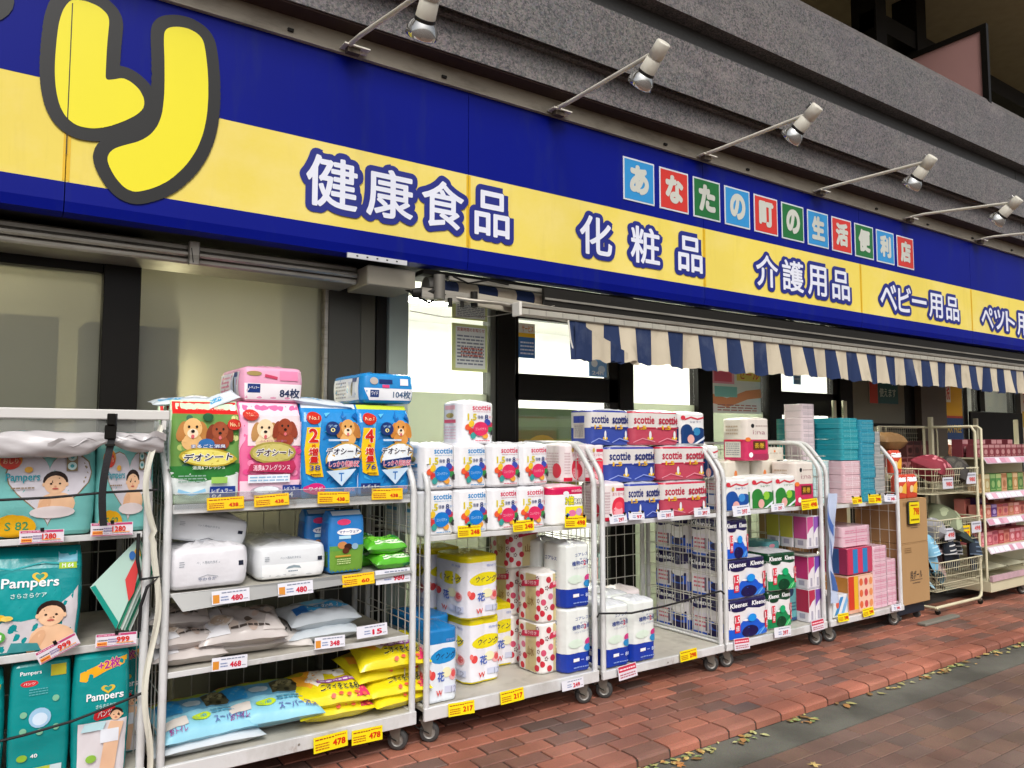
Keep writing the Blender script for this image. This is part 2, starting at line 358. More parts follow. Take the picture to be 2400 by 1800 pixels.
sheet('slab', -3, 3.72, 20, 4.4, -.006, mat('4a4440', .85, 0, .5, 90, .2, 'slab'))  # slab colour darkened to stand in for shade under the cages
# fallen leaves and moss caught under the kerb
m = M(); rr = random.Random(11); lc = [mat(c, .7, 0, 0, 60, .15, 'leaf') for c in ('c4ac68', 'a8a468', '8a9a5e', 'b0814c', 'b8b880', '86683f')]
for i in range(1100):
    x = 1.5 + 12*rr.random()**1.1; y = 2.738-abs(rr.gauss(0, .038))
    if (math.sin(x*5.1)+math.sin(x*2.3+1)+math.sin(x*13.7)) < .35 and rr.random() < .86: continue
    s = rr.uniform(.006, .034); a = rr.uniform(0, 6.3); t = rr.uniform(-.5, .5); P = []
    for k, (u, v) in enumerate([(-1, 0), (-.4, .45), (.2, .5), (1, 0), (.2, -.45), (-.4, -.5)]):
        P.append((x+s*(u*math.cos(a)-v*math.sin(a)), y+s*(u*math.sin(a)+v*math.cos(a)), -.046+.004+abs(v)*s*.5*abs(t)+rr.uniform(0, .006)))
    if max(p[1] for p in P) < 2.741: m.add(P, [tuple(range(6))], rr.choice(lc))
m.obj('leaf_litter', kind='stuff', label='fallen yellow leaves gathered along the foot of the brick kerb')
def leaf(x, y, s, col, label, a):
    m = M(); P = []
    for k in range(16):
        t = 2*math.pi*k/16; r = s*(1 if k % 2 == 0 else .55)*(1.25 if k in (0, 4, 12) else .9); P.append((r*math.cos(t), r*math.sin(t), .004+.004*math.sin(3*t)))
    m.add([(0, 0, .009)]+P, [(0, i+1, (i+1) % 16+1) for i in range(16)], mat(col, .6, 0, 0, 60, .2, 'leaf'))
    me = m.mesh('fallen_leaf'); link('fallen_leaf', me, None, label, 'leaf', 'single fallen leaves on the ground', None, (x, y, -.049), a)
leaf(3.33, 2.30, .03, 'c9b070', 'pale yellow fallen leaf lying alone on the reddish paving blocks', 30)
leaf(2.62, 2.67, .035, '8aa080', 'large green fallen leaf on the grey gutter strip by the kerb', 70)
leaf(2.80, 2.66, .03, 'b57a42', 'brown fallen leaf on the gutter strip beside the green one', 10)

# ================================================================== BUILDING
black = mat('14120f', .38, 0, 0, 60, .1, 'dark_frame'); dark2 = mat('1d1b17', .5, 0, 0, 60, .15, 'dark_metal')
alu = mat('9a958a', .4, .55, 0, 60, .12, 'aluminium', 3); white = mat('d8d5cc', .42, 0, .15, 40, .06, 'white_enamel', 5)
granm = bpy.data.materials.new('surface_granite'); granm.use_nodes = True; N, L = granm.node_tree.nodes, granm.node_tree.links; b = N['Principled BSDF']
tc = N.new('ShaderNodeTexCoord'); v1 = N.new('ShaderNodeTexVoronoi'); v1.inputs['Scale'].default_value = 95; n1 = N.new('ShaderNodeTexNoise'); n1.inputs['Scale'].default_value = 55; n1.inputs['Detail'].default_value = 6; n1.inputs['Roughness'].default_value = .75
cr = N.new('ShaderNodeValToRGB'); e = cr.color_ramp.elements; e[0].position = .34; e[0].color = lin('2c2c2e'); e[1].position = .66; e[1].color = lin('857a77')
for p_, c_ in ((.44, '4c4a4a'), (.51, '8c564c'), (.56, '625c5a')): q = e.new(p_); q.color = lin(c_)
L.new(tc.outputs['Object'], v1.inputs['Vector']); L.new(tc.outputs['Object'], n1.inputs['Vector']); L.new(n1.outputs['Fac'], cr.inputs[0])
v2 = N.new('ShaderNodeMix'); v2.data_type = 'RGBA'; v2.blend_type = 'OVERLAY'; v2.inputs[0].default_value = .55; L.new(cr.outputs[0], v2.inputs[6]); L.new(v1.outputs['Color'], v2.inputs[7])
hs = N.new('ShaderNodeHueSaturation'); hs.inputs['Saturation'].default_value = .6; hs.inputs['Value'].default_value = 1.0; L.new(v2.outputs[2], hs.inputs['Color'])
n4 = N.new('ShaderNodeTexNoise'); n4.inputs['Scale'].default_value = 1.2; n4.inputs['Detail'].default_value = 5; L.new(tc.outputs['Object'], n4.inputs['Vector'])
m5 = N.new('ShaderNodeMix'); m5.data_type = 'RGBA'; m5.blend_type = 'MULTIPLY'; m5.inputs[0].default_value = .35; L.new(hs.outputs[0], m5.inputs[6]); L.new(n4.outputs['Color'], m5.inputs[7])
h2 = N.new('ShaderNodeHueSaturation'); h2.inputs['Saturation'].default_value = .42; h2.inputs['Hue'].default_value = .53; h2.inputs['Value'].default_value = .88; L.new(m5.outputs[2], h2.inputs['Color']); L.new(h2.outputs[0], b.inputs['Base Color']); b.inputs['Roughness'].default_value = .42
bp = N.new('ShaderNodeBump'); bp.inputs['Strength'].default_value = .3; bp.inputs['Distance'].default_value = .002; L.new(n1.outputs['Fac'], bp.inputs['Height']); L.new(bp.outputs['Normal'], b.inputs['Normal'])

B = thing('shop_building', 'granite faced building with the drugstore shopfront on its ground floor', 'building')
def extr(m, prof, x0, x1, mt, lipj=None):
    n = len(prof); V = [(x, a, b) for x in (x0, x1) for a, b in prof]
    m.add(V, [(i, (i+1) % n, n+(i+1) % n, n+i) for i in range(n)] + [tuple(range(n)), tuple(range(n, 2*n))[::-1]], mt)
m = M(); beige = mat('a39b8b', .6, 0, .2, 30, .2, 'beige_steel', 3)
extr(m, [(3.775, 3.56), (3.775, 3.672), (4.3, 3.672), (4.3, 3.56)], -4, 30, beige)
for i in range(24): m.box(-.6+i*.9, 3.762, 3.585, -.57+i*.9, 3.775, 3.60, dark2)
m.obj('head_beam', B)
m = M()   # stepped granite bands of the balcony front, each band its own course with a recessed joint
shaded_recess = mat('4a4a48', .5, 0, .2, 90, .2, 'shaded_recess', 40)  # darker grey: the shade in the recess is put into its colour
joints = [-4, 9.25, 14, 19, 30]
for a_, b_ in zip(joints[:-1], joints[1:]):
    g = .006
    extr(m, [(3.645, 3.675), (3.645, 3.868), (3.60, 3.868), (3.60, 3.89), (4.3, 3.89), (4.3, 3.675)], a_+g, b_-g, granm)
    extr(m, [(3.552, 3.872), (3.552, 4.252), (3.60, 4.27), (3.9, 4.27), (3.9, 3.895), (3.6, 3.895)], a_+g, b_-g, granm)
    extr(m, [(3.675, 4.27), (3.675, 4.46), (4.0, 4.46), (4.0, 4.272)], a_+g, b_-g, shaded_recess)
    extr(m, [(3.552, 4.455), (3.552, 4.95), (3.61, 5.05), (3.8, 5.05), (3.8, 4.465), (3.66, 4.457)], a_+g, b_-g, granm)
m.obj('granite_balcony_front', B)
m = M(); m.box(-4, 3.655, 3.665, 30, 3.77, 3.676, mat('3a2c28', .6, 0, 0, 60, .2, 'soffit_paint')); m.box(-4, 4.31, 2.9, 30, 4.6, 5.0, mat('4b4740', .8, 0, .3, 30, .1, 'wall')); m.obj('band_soffit', B)
ol = mat('a2987e', .7, 0, .2, 10, .15, 'soffit_paint')
m = M(); m.box(-4, 3.3, 6.9, 40, 8, 7.1, ol); m.box(-4, 3.2, 6.9, 40, 3.3, 8.2, granm); m.obj('upper_soffit', B)
m = M(); m.box(-4, 6.0, 4.9, 40, 6.3, 6.9, mat('7c745e', .7, 0, .2, 10, .2, 'wall_paint')); m.box(-4, 3.82, 4.85, 40, 6.0, 4.9, ol); m.obj('upper_wall', B)
for x_ in (8.2, 9.1):
    m = M(); m.box(x_, 4.6, 4.9, x_+.22, 4.9, 6.9, black); m.obj('upper_column', B)
m = M(); m.box(8.2, 4.62, 6.2, 16, 4.8, 6.42, black); m.obj('upper_rail', B)
m = M(); pk = mat('a8807c', .5, 0, 0, 60, .12, 'pink_panel', 2); m.box(8.505, 3.64, 4.95, 8.525, 4.9, 5.80, pk); m.box(8.49, 3.58, 4.9, 8.54, 3.64, 5.86, black); m.box(8.49, 3.64, 5.80, 8.54, 4.9, 5.86, black)
m.obj('balcony_partition', B)
# ---- shopfront, plane Y = 4.3
WY = 4.3
clear = glass('shop_glass', 'fafdfb', 0, .08)
frost = glass('frosted_glass', 'cfd2bd', 0, .06)
def frosted(tint='e2e2d4', tr=.2, df_=.08):
    m = bpy.data.materials.new('surface_frosted'); m.use_nodes = True; N, L = m.node_tree.nodes, m.node_tree.links; N.remove(N['Principled BSDF'])
    t = N.new('ShaderNodeBsdfTransparent'); t.inputs[0].default_value = lin(tint); d = N.new('ShaderNodeBsdfTranslucent'); d.inputs[0].default_value = lin('d6d6c8'); g = N.new('ShaderNodeBsdfGlossy'); g.inputs['Roughness'].default_value = .35
    df = N.new('ShaderNodeBsdfDiffuse'); df.inputs[0].default_value = lin('b9bba8')
    a = N.new('ShaderNodeMixShader'); a.inputs[0].default_value = tr; c = N.new('ShaderNodeMixShader'); c.inputs[0].default_value = .06; e = N.new('ShaderNodeMixShader'); e.inputs[0].default_value = df_
    L.new(t.outputs[0], a.inputs[1]); L.new(d.outputs[0], a.inputs[2]); L.new(a.outputs[0], e.inputs[1]); L.new(df.outputs[0], e.inputs[2]); L.new(e.outputs[0], c.inputs[1]); L.new(g.outputs[0], c.inputs[2]); L.new(c.outputs[0], N['Material Output'].inputs[0]); return m
fro = frosted(); mint = frosted('a9b8a8', .45, .26)
def win(x0, x1, z0, z1, pane=clear, f=0, name='window', fm=black, dep=.06):
    m = M()
    if f:
        for a in (x0, x1-f): m.box(a, WY-dep/2, z0, a+f, WY+dep/2, z1, fm)
        for a in (z0, z1-f): m.box(x0+f, WY-dep/2+.002, a, x1-f, WY+dep/2-.002, a+f, fm)
        o = m.obj(name, B)
    else: o = link(name, None, B)
    q = M(); q.box(x0+f+.001, WY-.004, z0+f+.001, x1-f-.001, WY+.004, z1-f-.001, pane); q.obj('pane', o); return o
def member(name, x0, z0, x1, z1, mt, y0=WY-.05, y1=WY+.05):
    m = M(); m.box(x0, y0, z0, x1, y1, z1, mt, .003); return m.obj(name, B)
win(-2.2, .46, .12, 2.322, fro, 0); member('frame_head', -2.2, 2.324, .46, 2.9, black); member('mullion', .462, .0, .63, 2.9, black, WY-.07)
win(.632, 1.603, .12, 2.9, fro, 0); member('steel_post', 1.605, 0, 1.628, 2.9, alu)
member('metal_panel', 1.63, 0, 1.83, 2.9, mat('4b4a44', .35, .6, 0, 60, .15, 'steel_panel', 2)); member('metal_panel', 1.834, 0, 1.93, 2.9, mat('5c5a50', .35, .6, 0, 60, .15, 'steel_panel', 2), WY-.035)
member('dark_jamb', 1.932, 0, 1.998, 2.9, dark2); member('grey_column', 2.0, 0, 2.13, 2.9, mat('8f9a92', .5, 0, 0, 60, .12, 'grey_column', 3), WY-.08)
win(2.132, 2.75, 1.80, 2.9, clear, .0); win(2.132, 2.75, .25, 1.799, mint, 0, 'frosted_window'); member('plinth', 2.132, 0, 2.748, .248, dark2)
member('mullion', 2.75, 0, 2.792, 2.9, mat('55564f', .4, .5, 0, 60, .1, 'grey_metal')); member('mullion', 2.794, 0, 2.938, 2.9, black, WY-.07)
def door(x0, x1, zt=1.95, zr=1.77):
    d = link('sliding_door', None, B)
    m = M(); m.box(x0, WY-.03, zr, x1, WY+.03, zt, black, .003); m.box(x0, WY-.03, 0, x0+.05, WY+.03, 2.42, black); m.box(x1-.09, WY-.03, 0, x1, WY+.03, 2.42, black); m.box(x0+.05, WY-.028, 2.33, x1-.09, WY+.028, 2.42, black); m.box(x0+.05, WY-.028, 0, x1-.09, WY+.028, .1, black)
    m.obj('door_frame', d)
    q = M(); q.box(x0+.051, WY-.004, zt, x1-.091, WY+.004, 2.33, clear); q.box(x0+.051, WY-.004, .101, x1-.091, WY+.004, zr, clear); q.obj('door_glass', d)
door(2.94, 3.9); member('mullion', 3.902, 0, 4.04, 2.9, black)
win(4.042, 4.75, 1.78, 2.42, clear); win(4.042, 4.75, .1, 1.779, mint, 0, 'frosted_window'); member('mullion', 4.752, 0, 4.925, 2.9, black)
win(4.927, 5.62, 1.74, 2.42, clear); win(4.927, 5.62, .1, 1.739, mint, 0, 'frosted_window'); member('mullion', 5.622, 0, 5.80, 2.9, black, WY-.07)
door(5.802, 6.72, 1.93, 1.72); member('mullion', 6.722, 0, 6.93, 2.9, black)
member('transom', 2.94, 2.422, 6.72, 2.50, black)
for i, x_ in enumerate((2.94, 4.05, 4.92, 5.92)):
    x2 = (3.80, 4.72, 5.62, 6.72)[i]; win(x_, x2, 2.502, 2.9, clear, 0, 'transom_window')
for x_, x2 in ((3.802, 4.048), (4.722, 4.918), (5.622, 5.918)): member('transom_post', x_, 2.501, x2, 2.9, black)
gw = mat('74705f', .5, 0, 0, 60, .12, 'grey_wall', 2)
member('wall_panel', 6.932, 0, 7.86, 2.9, gw); member('panel_rail', 6.94, 1.60, 7.86, 1.66, dark2, WY-.06, WY-.052)
member('dark_jamb', 7.862, 0, 8.06, 2.9, black); member('brown_pillar', 8.062, 0, 8.58, 2.9, mat('574a3e', .45, 0, 0, 60, .1, 'pillar', 2), WY-.12)
win(8.582, 9.10, .1, 2.42, clear); member('mullion', 9.102, 0, 9.2, 2.9, black); win(9.202, 9.5, .1, 2.42, clear, .03); member('mullion', 9.502, 0, 9.62, 2.9, black)
member('dark_rail', 9.2, 1.45, 10.5, 1.82, black, WY-.08, WY-.053)
win(9.622, 10.4, .1, 2.42, clear, .02); member('mullion', 10.402, 0, 10.55, 2.9, black); win(10.552, 14, .1, 2.42, clear); member('transom', 8.582, 2.422, 22, 2.9, black); member('end_wall', 14.002, 0, 22, 2.42, gw)
# ---- rooms behind the glass, lit by ceiling tubes
iw = mat('e8e8e6', .6, 0, 0, 60, .03, 'inside_wall'); il = mat('b9b9b2', .4, 0, 0, 60, .05, 'inside_floor')
m = M(); m.box(1.95, 8.2, 0, 22, 8.4, 3.0, iw); m.box(1.9, 4.4, 0, 1.95, 8.4, 3.0, iw); m.box(22, 4.4, 0, 22.1, 8.4, 3, iw); m.obj('inside_wall', B)
m = M(); m.box(1.9, 4.4, 2.92, 22, 8.4, 3.0, iw); m.obj('inside_ceiling', B)
m = M(); m.box(1.9, 4.4, -.02, 22, 8.4, .0, il); m.obj('inside_floor', B)
m = M(); wl = mat('b9b5a2', .7, 0, 0, 60, .05, 'inside_wall'); m.box(-2.4, 5.35, 0, 1.9, 5.4, 2.95, wl); m.box(-2.4, 4.4, 0, -2.35, 5.4, 2.95, wl); m.box(-2.4, 4.36, 2.9, 1.9, 5.4, 2.95, wl); m.box(-2.4, 4.36, -.02, 1.9, 5.4, 0, il); m.obj('back_room_wall', B)
tubeE = emis('fffaf0', 70)
for i in range(5):
    x_ = 2.5 + i*2.6
    for y_ in (5.0, 6.6):
        t = thing('ceiling_light', f'lit ceiling tube light inside the shop, {["front", "rear"][y_ > 6]} row, {["first", "second", "third", "fourth", "fifth"][i]} from the grey column', 'ceiling light', 'ceiling lights inside the shop')
        m = M(); m.box(x_, y_-.09, 2.86, x_+2.1, y_+.09, 2.918, white); m.obj('housing', t); m = M(); m.box(x_+.03, y_-.07, 2.835, x_+2.07, y_+.07, 2.859, tubeE); m.obj('tube', t)
t = thing('wall_light', 'lit strip light hidden behind the dark tall cabinet in the back room', 'light')
m = M(); m.box(.90, 5.24, 1.45, .98, 5.34, 2.06, white); m.obj('housing', t); m = M(); m.box(.915, 5.2, 1.5, .965, 5.239, 2.02, emis('fff6e0', 80)); m.obj('tube', t)
m = M(); m.box(1.0, 4.6, 0, 1.88, 5.0, .98, mat('2e2e28', .6, 0, 0, 60, .1, 'cabinet'), .01); m.box(.98, 4.58, .981, 1.9, 5.02, 1.0, mat('3a3a32', .5, 0, 0, 60, .1, 'cabinet')); m.obj('low_dark_block', None, 'low dark block added to darken the frosted window, mostly hidden by the pet cage', 'cabinet')  # dark block added so the lower pane reads as shadowed
m = M(); cb = mat('3c4038', .5, 0, 0, 60, .1, 'cabinet'); m.box(.40, 4.42, 0, .85, 4.7, 2.1, cb, .01); m.box(.41, 4.41, .02, .62, 4.42, 2.08, cb); m.box(.63, 4.41, .02, .84, 4.42, 2.08, cb); m.obj('cabinet', None, 'dark tall cabinet seen blurred through the frosted window', 'cabinet')
m = M(); m.box(1.44, 4.50, 0, 1.89, 4.53, 2.89, mat('34362c', .7, 0, 0, 60, .1, 'partition')); m.obj('partition', None, 'dark panel added to block light at the right part of the frosted window', 'partition')  # panel added to keep lamp light off the pane's right end
t = thing('ceiling_light', 'lit strip light added above the storage unit to brighten the left frosted pane', 'ceiling light'); m = M(); m.box(-1.6, 4.75, 2.84, .1, 4.9, 2.899, white); m.obj('housing', t); m = M(); m.box(-1.58, 4.77, 2.82, .08, 4.88, 2.839, emis('fff6e0', 22)); m.obj('tube', t)  # lamp strip added to light the left pane from behind
m = M(); cb2 = mat('565a4c', .6, 0, 0, 60, .1, 'shelf_back'); m.box(-2.2, 4.55, 0, .3, 4.9, 2.13, cb2, .01); m.box(-2.2, 4.52, 1.0, .2, 4.55, 1.03, cb2); m.obj('storage_shelf', None, 'grey green storage unit behind the left frosted window', 'shelf')
# goods shelves inside
def inside_shelf(x, y, wdt, label, cols, h=1.45):
    t = thing('display_shelf', label, 'shelf', 'display shelves inside the shop', (x, y, 0))
    m = M(); m.box(0, .35, 0, wdt, .39, h, iw); m.box(0, 0, 0, .03, .35, h, iw); m.box(wdt-.03, 0, 0, wdt, .35, h, iw)
    for k in range(4): m.box(.031, .0, .1+k*.38, wdt-.031, .349, .13+k*.38, iw)
    m.obj('frame', t); rr = random.Random(int(x*7)); m = M()
    for k in range(4):
        xx = .05
        while xx < wdt-.14:
            ww = rr.uniform(.06, .12); m.box(xx, .03, .131+k*.38, xx+ww-.008, .2, .131+k*.38+rr.uniform(.14, .26), ink(rr.choice(cols)), .004); xx += ww
    m.obj('goods', t)
inside_shelf(3.0, 5.6, 1.2, 'goods shelf just inside the first sliding door', ['7f9a4e', 'b8a23c', '5f8a5a', 'd0c070'])
inside_shelf(4.9, 5.8, 1.6, 'goods shelf inside behind the window with the pink poster', ['c9d8e4', 'e8b4b0', '9fc4c4', 'f0f0ea'])
inside_shelf(8.9, 5.0, 1.6, 'goods shelf inside at the far end of the shop', ['8c3a30', 'c46a40', '5a3a30', 'b08a60'], 1.9)
# green display board low behind the door glass
def board(name, x0, z0, x1, z1, y, label, cat, paint, base='f2f0e4', th=.004):
    m = M(); m.box(x0, y, z0, x1, y+th, z1, paper(base)); a = Art(m, facemap(x0, z0, x1, z1, y), x1-x0, z1-z0); paint(a); return m.obj(name, None, label, cat)
def p_green(a):
    for i in range(5): a.rect(0, .02+i*.2, 1, .1+i*.2, ink(['6f9a50', 'b0a83c', '5c8a52', '8f9a40', '7a9a5c'][i]))
    a.ell(.5, .62, .2, .12, ink('c9b440')); a.lines(.1, .2, .9, .5, 5, ink('4f7048'), 3)
board('display_board', 2.95, 1.0, 3.62, 1.72, 4.40, 'green and yellow striped board seen through the lower glass of the sliding door', 'board', p_green, '6c8a52')
def p_not(hd, red):
    def f(a):
        a.rect(.1, .06, .94, .94, ink('e4e8e2'))
        if hd: a.txt('営業時間のお知らせ', .14, .84, .92, .92, ink('b0523c'))
        a.lines(.14, .12, .9, .78, 9, ink('7d8490'), 2 if red else 5)
        if red: a.d += .001; a.lines(.24, .3, .86, .52, 3, ink('b85a4c'), 8)
    return f
board('paper_notice', 2.475, 2.285, 2.745, 2.44, 4.285, 'small pale green notice taped at the top of the bright window', 'notice', p_not(False, False), 'd3dc96')
board('paper_notice', 2.475, 1.945, 2.745, 2.255, 4.285, 'larger pale green notice with red print below the small one', 'notice', p_not(True, True), 'd3dc96')
def p_by(a): a.rect(0, .0, 1, .6, ink('3f76b8')); a.rect(0, .6, 1, .72, ink('f0c030')); a.txt('サービス', .2, .75, 3.6*.25, .95, ink('e09030')); a.lines(.1, .08, .9, .5, 4, ink('dfe8f4'))
board('poster', 3.0, 2.06, 3.14, 2.30, 4.285, 'narrow yellow and blue poster on the left edge of the upper door glass', 'poster', p_by, 'f6f3e4')
def p_bl(a): a.ell(.3, .7, .18, .2, ink('eef4fb')); a.ell(.7, .4, .2, .2, ink('cfe0f4')); a.txt('24h', .15, .1, .8, .3, ink('f4f8fc'))
board('poster', 3.63, 1.96, 3.80, 2.10, 4.285, 'small blue and white poster at the lower right of the upper door glass', 'poster', p_bl, '7fb0e4')
def p_sale(a):
    a.rect(0, .62, .45, 1, ink('f0a8b8')); a.rect(.05, .66, .4, .95, ink('e8657c')); a.rect(.5, .7, 1, 1, ink('f2dc70')); a.band([(0, .3), (.3, .22), (.7, .4), (1, .45)], .12, ink('f0a070')); a.rect(.05, .34, .5, .56, ink('8ed0c8')); a.lines(.1, .04, .9, .2, 3, ink('c07a70')); a.txt('セール', .54, .74, .96, .94, ink('d8603c'))
board('poster', 4.95, 1.72, 5.58, 2.12, 4.285, 'pink yellow and teal sale poster filling the window behind the pink roll packs', 'poster', p_sale, 'f4f4ee')
def p_st(a): a.rect(.0, 0, 1, 1, ink('e8eef0')); a.lines(.1, .1, .9, .9, 6, ink('9fc0d8'))
board('sticker', 6.05, 2.0, 6.16, 2.30, 4.285, 'narrow blue sticker strip on the second sliding door', 'sticker', lambda a: (a.rect(0, 0, 1, 1, ink('7fa8d0')), a.lines(.15, .1, .85, .9, 6, ink('dde8f4'))), '7fa8d0')
def p_pay(a):
    a.rect(0, 0, .28, 1, ink('c8402c')); a.rect(.28, 0, 1, 1, ink('1f5a5c')); a.txt('mPay', .36, .62, .9, .9, ink('c9d8c8')); a.txt('使えます', .34, .22, .92, .52, ink('c9d8c8')); a.txt('U', .06, .66, .22, .94, ink('f0d8c8'))
board('poster', 7.20, 1.86, 7.72, 2.16, 4.24, 'red and dark teal payment poster on the grey wall panel', 'poster', p_pay, 'd9d4c4')
def p_tax(a):
    a.rect(0, .42, 1, 1, ink('f0b41c')); a.rect(0, .38, 1, .42, ink('c8402c')); a.rect(0, 0, 1, .38, ink('24467e')); a.rect(.0, .66, .42, 1, ink('f4ede0')); a.txt('免税', .04, .7, .38, .96, ink('d8402c'), bold=.04); a.txt('TAX FREE', .08, .12, .9, .26, ink('e0b83c'))
board('poster', 8.60, 1.50, 9.04, 2.12, 4.235, 'yellow and blue tax free poster right of the brown pillar', 'poster', p_tax, 'f0b41c')
board('poster', 10.62, 1.5, 11.5, 2.2, 4.285, 'white and yellow sale poster at the far right window edge', 'poster', lambda a: (a.rect(.05, .1, .6, .5, ink('f0d040')), a.txt('お買得', .1, .6, .9, .9, ink('d8402c'))), 'f8f8f0')

# ================================================================== SIGN
S = thing('shop_sign', 'long blue and yellow drugstore sign board running above the shopfront', 'sign', None, (0, 3.8, 2.48)); S.location = (0, 0, 0)
SY = 3.8; blue = mat('03127c', .42, 0, .02, 10, .14, 'sign_blue', 1.6); yel = mat('e6d160', .42, 0, 0, 60, .06, 'sign_yellow', 1.4); age = mat('dcb010', .4, 0, 0, 60, .15, 'aged_yellow', 6)
seams = [-1.79, .25, 2.30, 4.335, 6.375, 8.40, 10.44, 12.5, 14.5, 17]
weather(blue, '2a3560', (7, 7, 1.1), .52, .78, .35); weather(yel, 'b09a50', (9, 9, .9), .56, .8, .25); weather(yel, 'f2e2a8', (1.2, 1.2, 1.6), .45, .7, .4, 3)
weather(beige, '4a4234', (3, 3, 12), .5, .75, .6); weather(alu, '4c463a', (3, 3, 30), .48, .72, .6); weather(granm, '2c2b2a', (5, 5, .8), .5, .8, .45); weather(granm, 'a39a94', (1.5, 1.5, 6), .55, .8, .3, 5)
for a_, b_ in zip(seams[:-1], seams[1:]):
    m = M(); g = .002
    m.box(a_+g, SY+.002, 2.62, b_-g, SY+.1, 3.06, yel); m.box(a_+g, SY+.001, 3.0602, b_-g, SY+.1, 3.56, blue)
    V = [(x, y, z) for x in (a_+g, b_-g) for y, z in ((SY+.1, 2.6198), (SY, 2.6198), (SY, 2.535), (SY+.012, 2.49), (SY+.1, 2.486))]
    m.add(V, [(0, 1, 6, 5), (1, 2, 7, 6), (2, 3, 8, 7), (3, 4, 9, 8), (4, 0, 5, 9), (0, 4, 3, 2, 1), (5, 6, 7, 8, 9)], blue)
    m.box(a_+g, SY+.0005, 2.625, a_+.016, SY+.002, 3.055, age); m.box(b_-.012, SY+.0005, 2.625, b_-g, SY+.002, 3.055, age)
    m.obj('sign_panel', S)
m = M(); m.box(-1.79, SY+.101, 2.50, 17, SY+.14, 3.55, dark2); m.box(-1.79, SY+.14, 2.70, 17, 4.22, 2.72, dark2); m.obj('sign_backing', S)
lw, lb = mat('dfe2ee', .4, 0, 0, 60, .02, 'letter_white'), mat('16227c', .4, 0, 0, 60, .04, 'letter_blue')
def letters(s, boxes, name='sign_lettering'):
    m = M(); mp = lambda u, v, d=0: (u, SY-d, v); a = Art(m, mp, 1, 1, 0, .0008, .0015)
    for c, (x0, z0, x1, z1) in zip(s, boxes):
        P, T = glyphs(c, .032, 0, 4); Q, TQ = glyphs(c, 0, .135, 4); bx = bbox(P); sx, sz = (x1-x0)/(bx[2]-bx[0]), (z1-z0)/(bx[3]-bx[1]); f = lambda p: (x0+(p[0]-bx[0])*sx, z0+(p[1]-bx[1])*sz)
        m.add([mp(*f(p), .002+p[2]*.003) for p in Q], TQ, lb); m.add([mp(*f(p), .0055+p[2]*.001) for p in P], T, lw)
    return m.obj(name, S)
def lx(pxs, py, pz): # X extents of letters measured on the board
    return [(at(a, py(a), SY)[0], pz[0], at(b, py(b), SY)[0], pz[1]) for a, b in pxs]
cl = lambda x: 1.0*(285 + .2*x)
mid = lambda x: 273 + .202*x
letters('健康食品', lx([(717, 837), (858, 967), (988, 1086), (1111, 1193)], mid, (2.71, 2.985)))
letters('化粧品', lx([(1358, 1433), (1477, 1545), (1588, 1645)], mid, (2.71, 2.97)))
letters('介護用品', lx([(1771, 1822), (1832, 1882), (1892, 1936), (1949, 1990)], mid, (2.70, 2.955)))
bb = lx([(2062, 2100), (2104, 2134), (2136, 2170), (2176, 2208), (2216, 2246)], mid, (2.69, 2.93)); bb[2] = (bb[2][0], 2.80, bb[2][2], 2.835)
letters('ベビー用品', bb)
bb = lx([(2299, 2326), (2329, 2353), (2356, 2377)], mid, (2.68, 2.90)) + [(9.42, 2.66, 9.72, 2.91), (9.78, 2.66, 10.05, 2.91)]
letters('ペット用品', bb)
# big rounded letter with dark outline
yl = mat('e8dc00', .35, 0, 0, 60, .04, 'letter_yellow', 2, .2); bk = mat('10100e', .4, 0, 0, 60, .06, 'letter_outline')
c1 = [(455, 5), (500, 3), (560, 12), (640, 45), (695, 95), (708, 140), (700, 220), (690, 330), (685, 450), (682, 523), (740, 518), (795, 508), (850, 535), (905, 585), (935, 650), (930, 705), (885, 748), (800, 790), (700, 825), (600, 838), (500, 820), (430, 768), (385, 690), (360, 580), (353, 450), (362, 300), (380, 150), (410, 60)]
c2 = [(1062, 210), (1090, 182), (1150, 176), (1220, 188), (1285, 225), (1318, 270), (1335, 370), (1347, 500), (1348, 640), (1338, 760), (1315, 870), (1270, 980), (1200, 1080), (1100, 1170), (1000, 1220), (880, 1250), (810, 1225), (750, 1160), (710, 1090), (692, 1035), (705, 995), (740, 965), (800, 945), (900, 920), (970, 880), (1020, 820), (1050, 740), (1065, 600), (1065, 400), (1060, 280)]
def spl(C):
    for _ in range(2):
        o = []; n = len(C)
        for i in range(n):
            p, q = C[i], C[(i+1) % n]; o += [tuple(.78*p[j]+.22*q[j] for j in (0, 1)), tuple(.22*p[j]+.78*q[j] for j in (0, 1))]
        C = o
    return C
m = M(); fill = []
for C in (c1, c2):
    W_ = [at(x/2.765, y/2.765, SY) for x, y in spl(C)]; n = len(W_); T_ = tessellate_polygon([[Vector((a, b, 0)) for a, b in W_]])
    m.add([(a, SY-.004, b) for a, b in W_], T_, bk)
    for i, (a, b) in enumerate(W_):
        rr_ = .058; e_ = .0045+.000008*i + (.001 if C is c2 else 0)
        m.add([(a+rr_*math.cos(q*math.pi/9), SY-e_, b+rr_*math.sin(q*math.pi/9)) for q in range(18)], [tuple(range(18))], bk)
    fill.append((W_, T_))
    m.obj('logo_outline', S) if C is c2 else None
m = M()
for W_, T_ in fill: m.add([(a, SY-.007, b) for a, b in W_], T_, yl)
m.box(.247, SY-.0078, 2.74, .251, SY-.0072, 3.425, bk); m.obj('logo_letter', S)
m = M(); m.add([(-.20+.235*math.cos(q*math.pi/16), SY-.004, 3.36+.16*math.sin(q*math.pi/16)) for q in range(32)], [tuple(range(32))], bk); m.obj('logo_outline', S)
tc_ = ['2f8cc8', 'c8342c', '1d6a34']
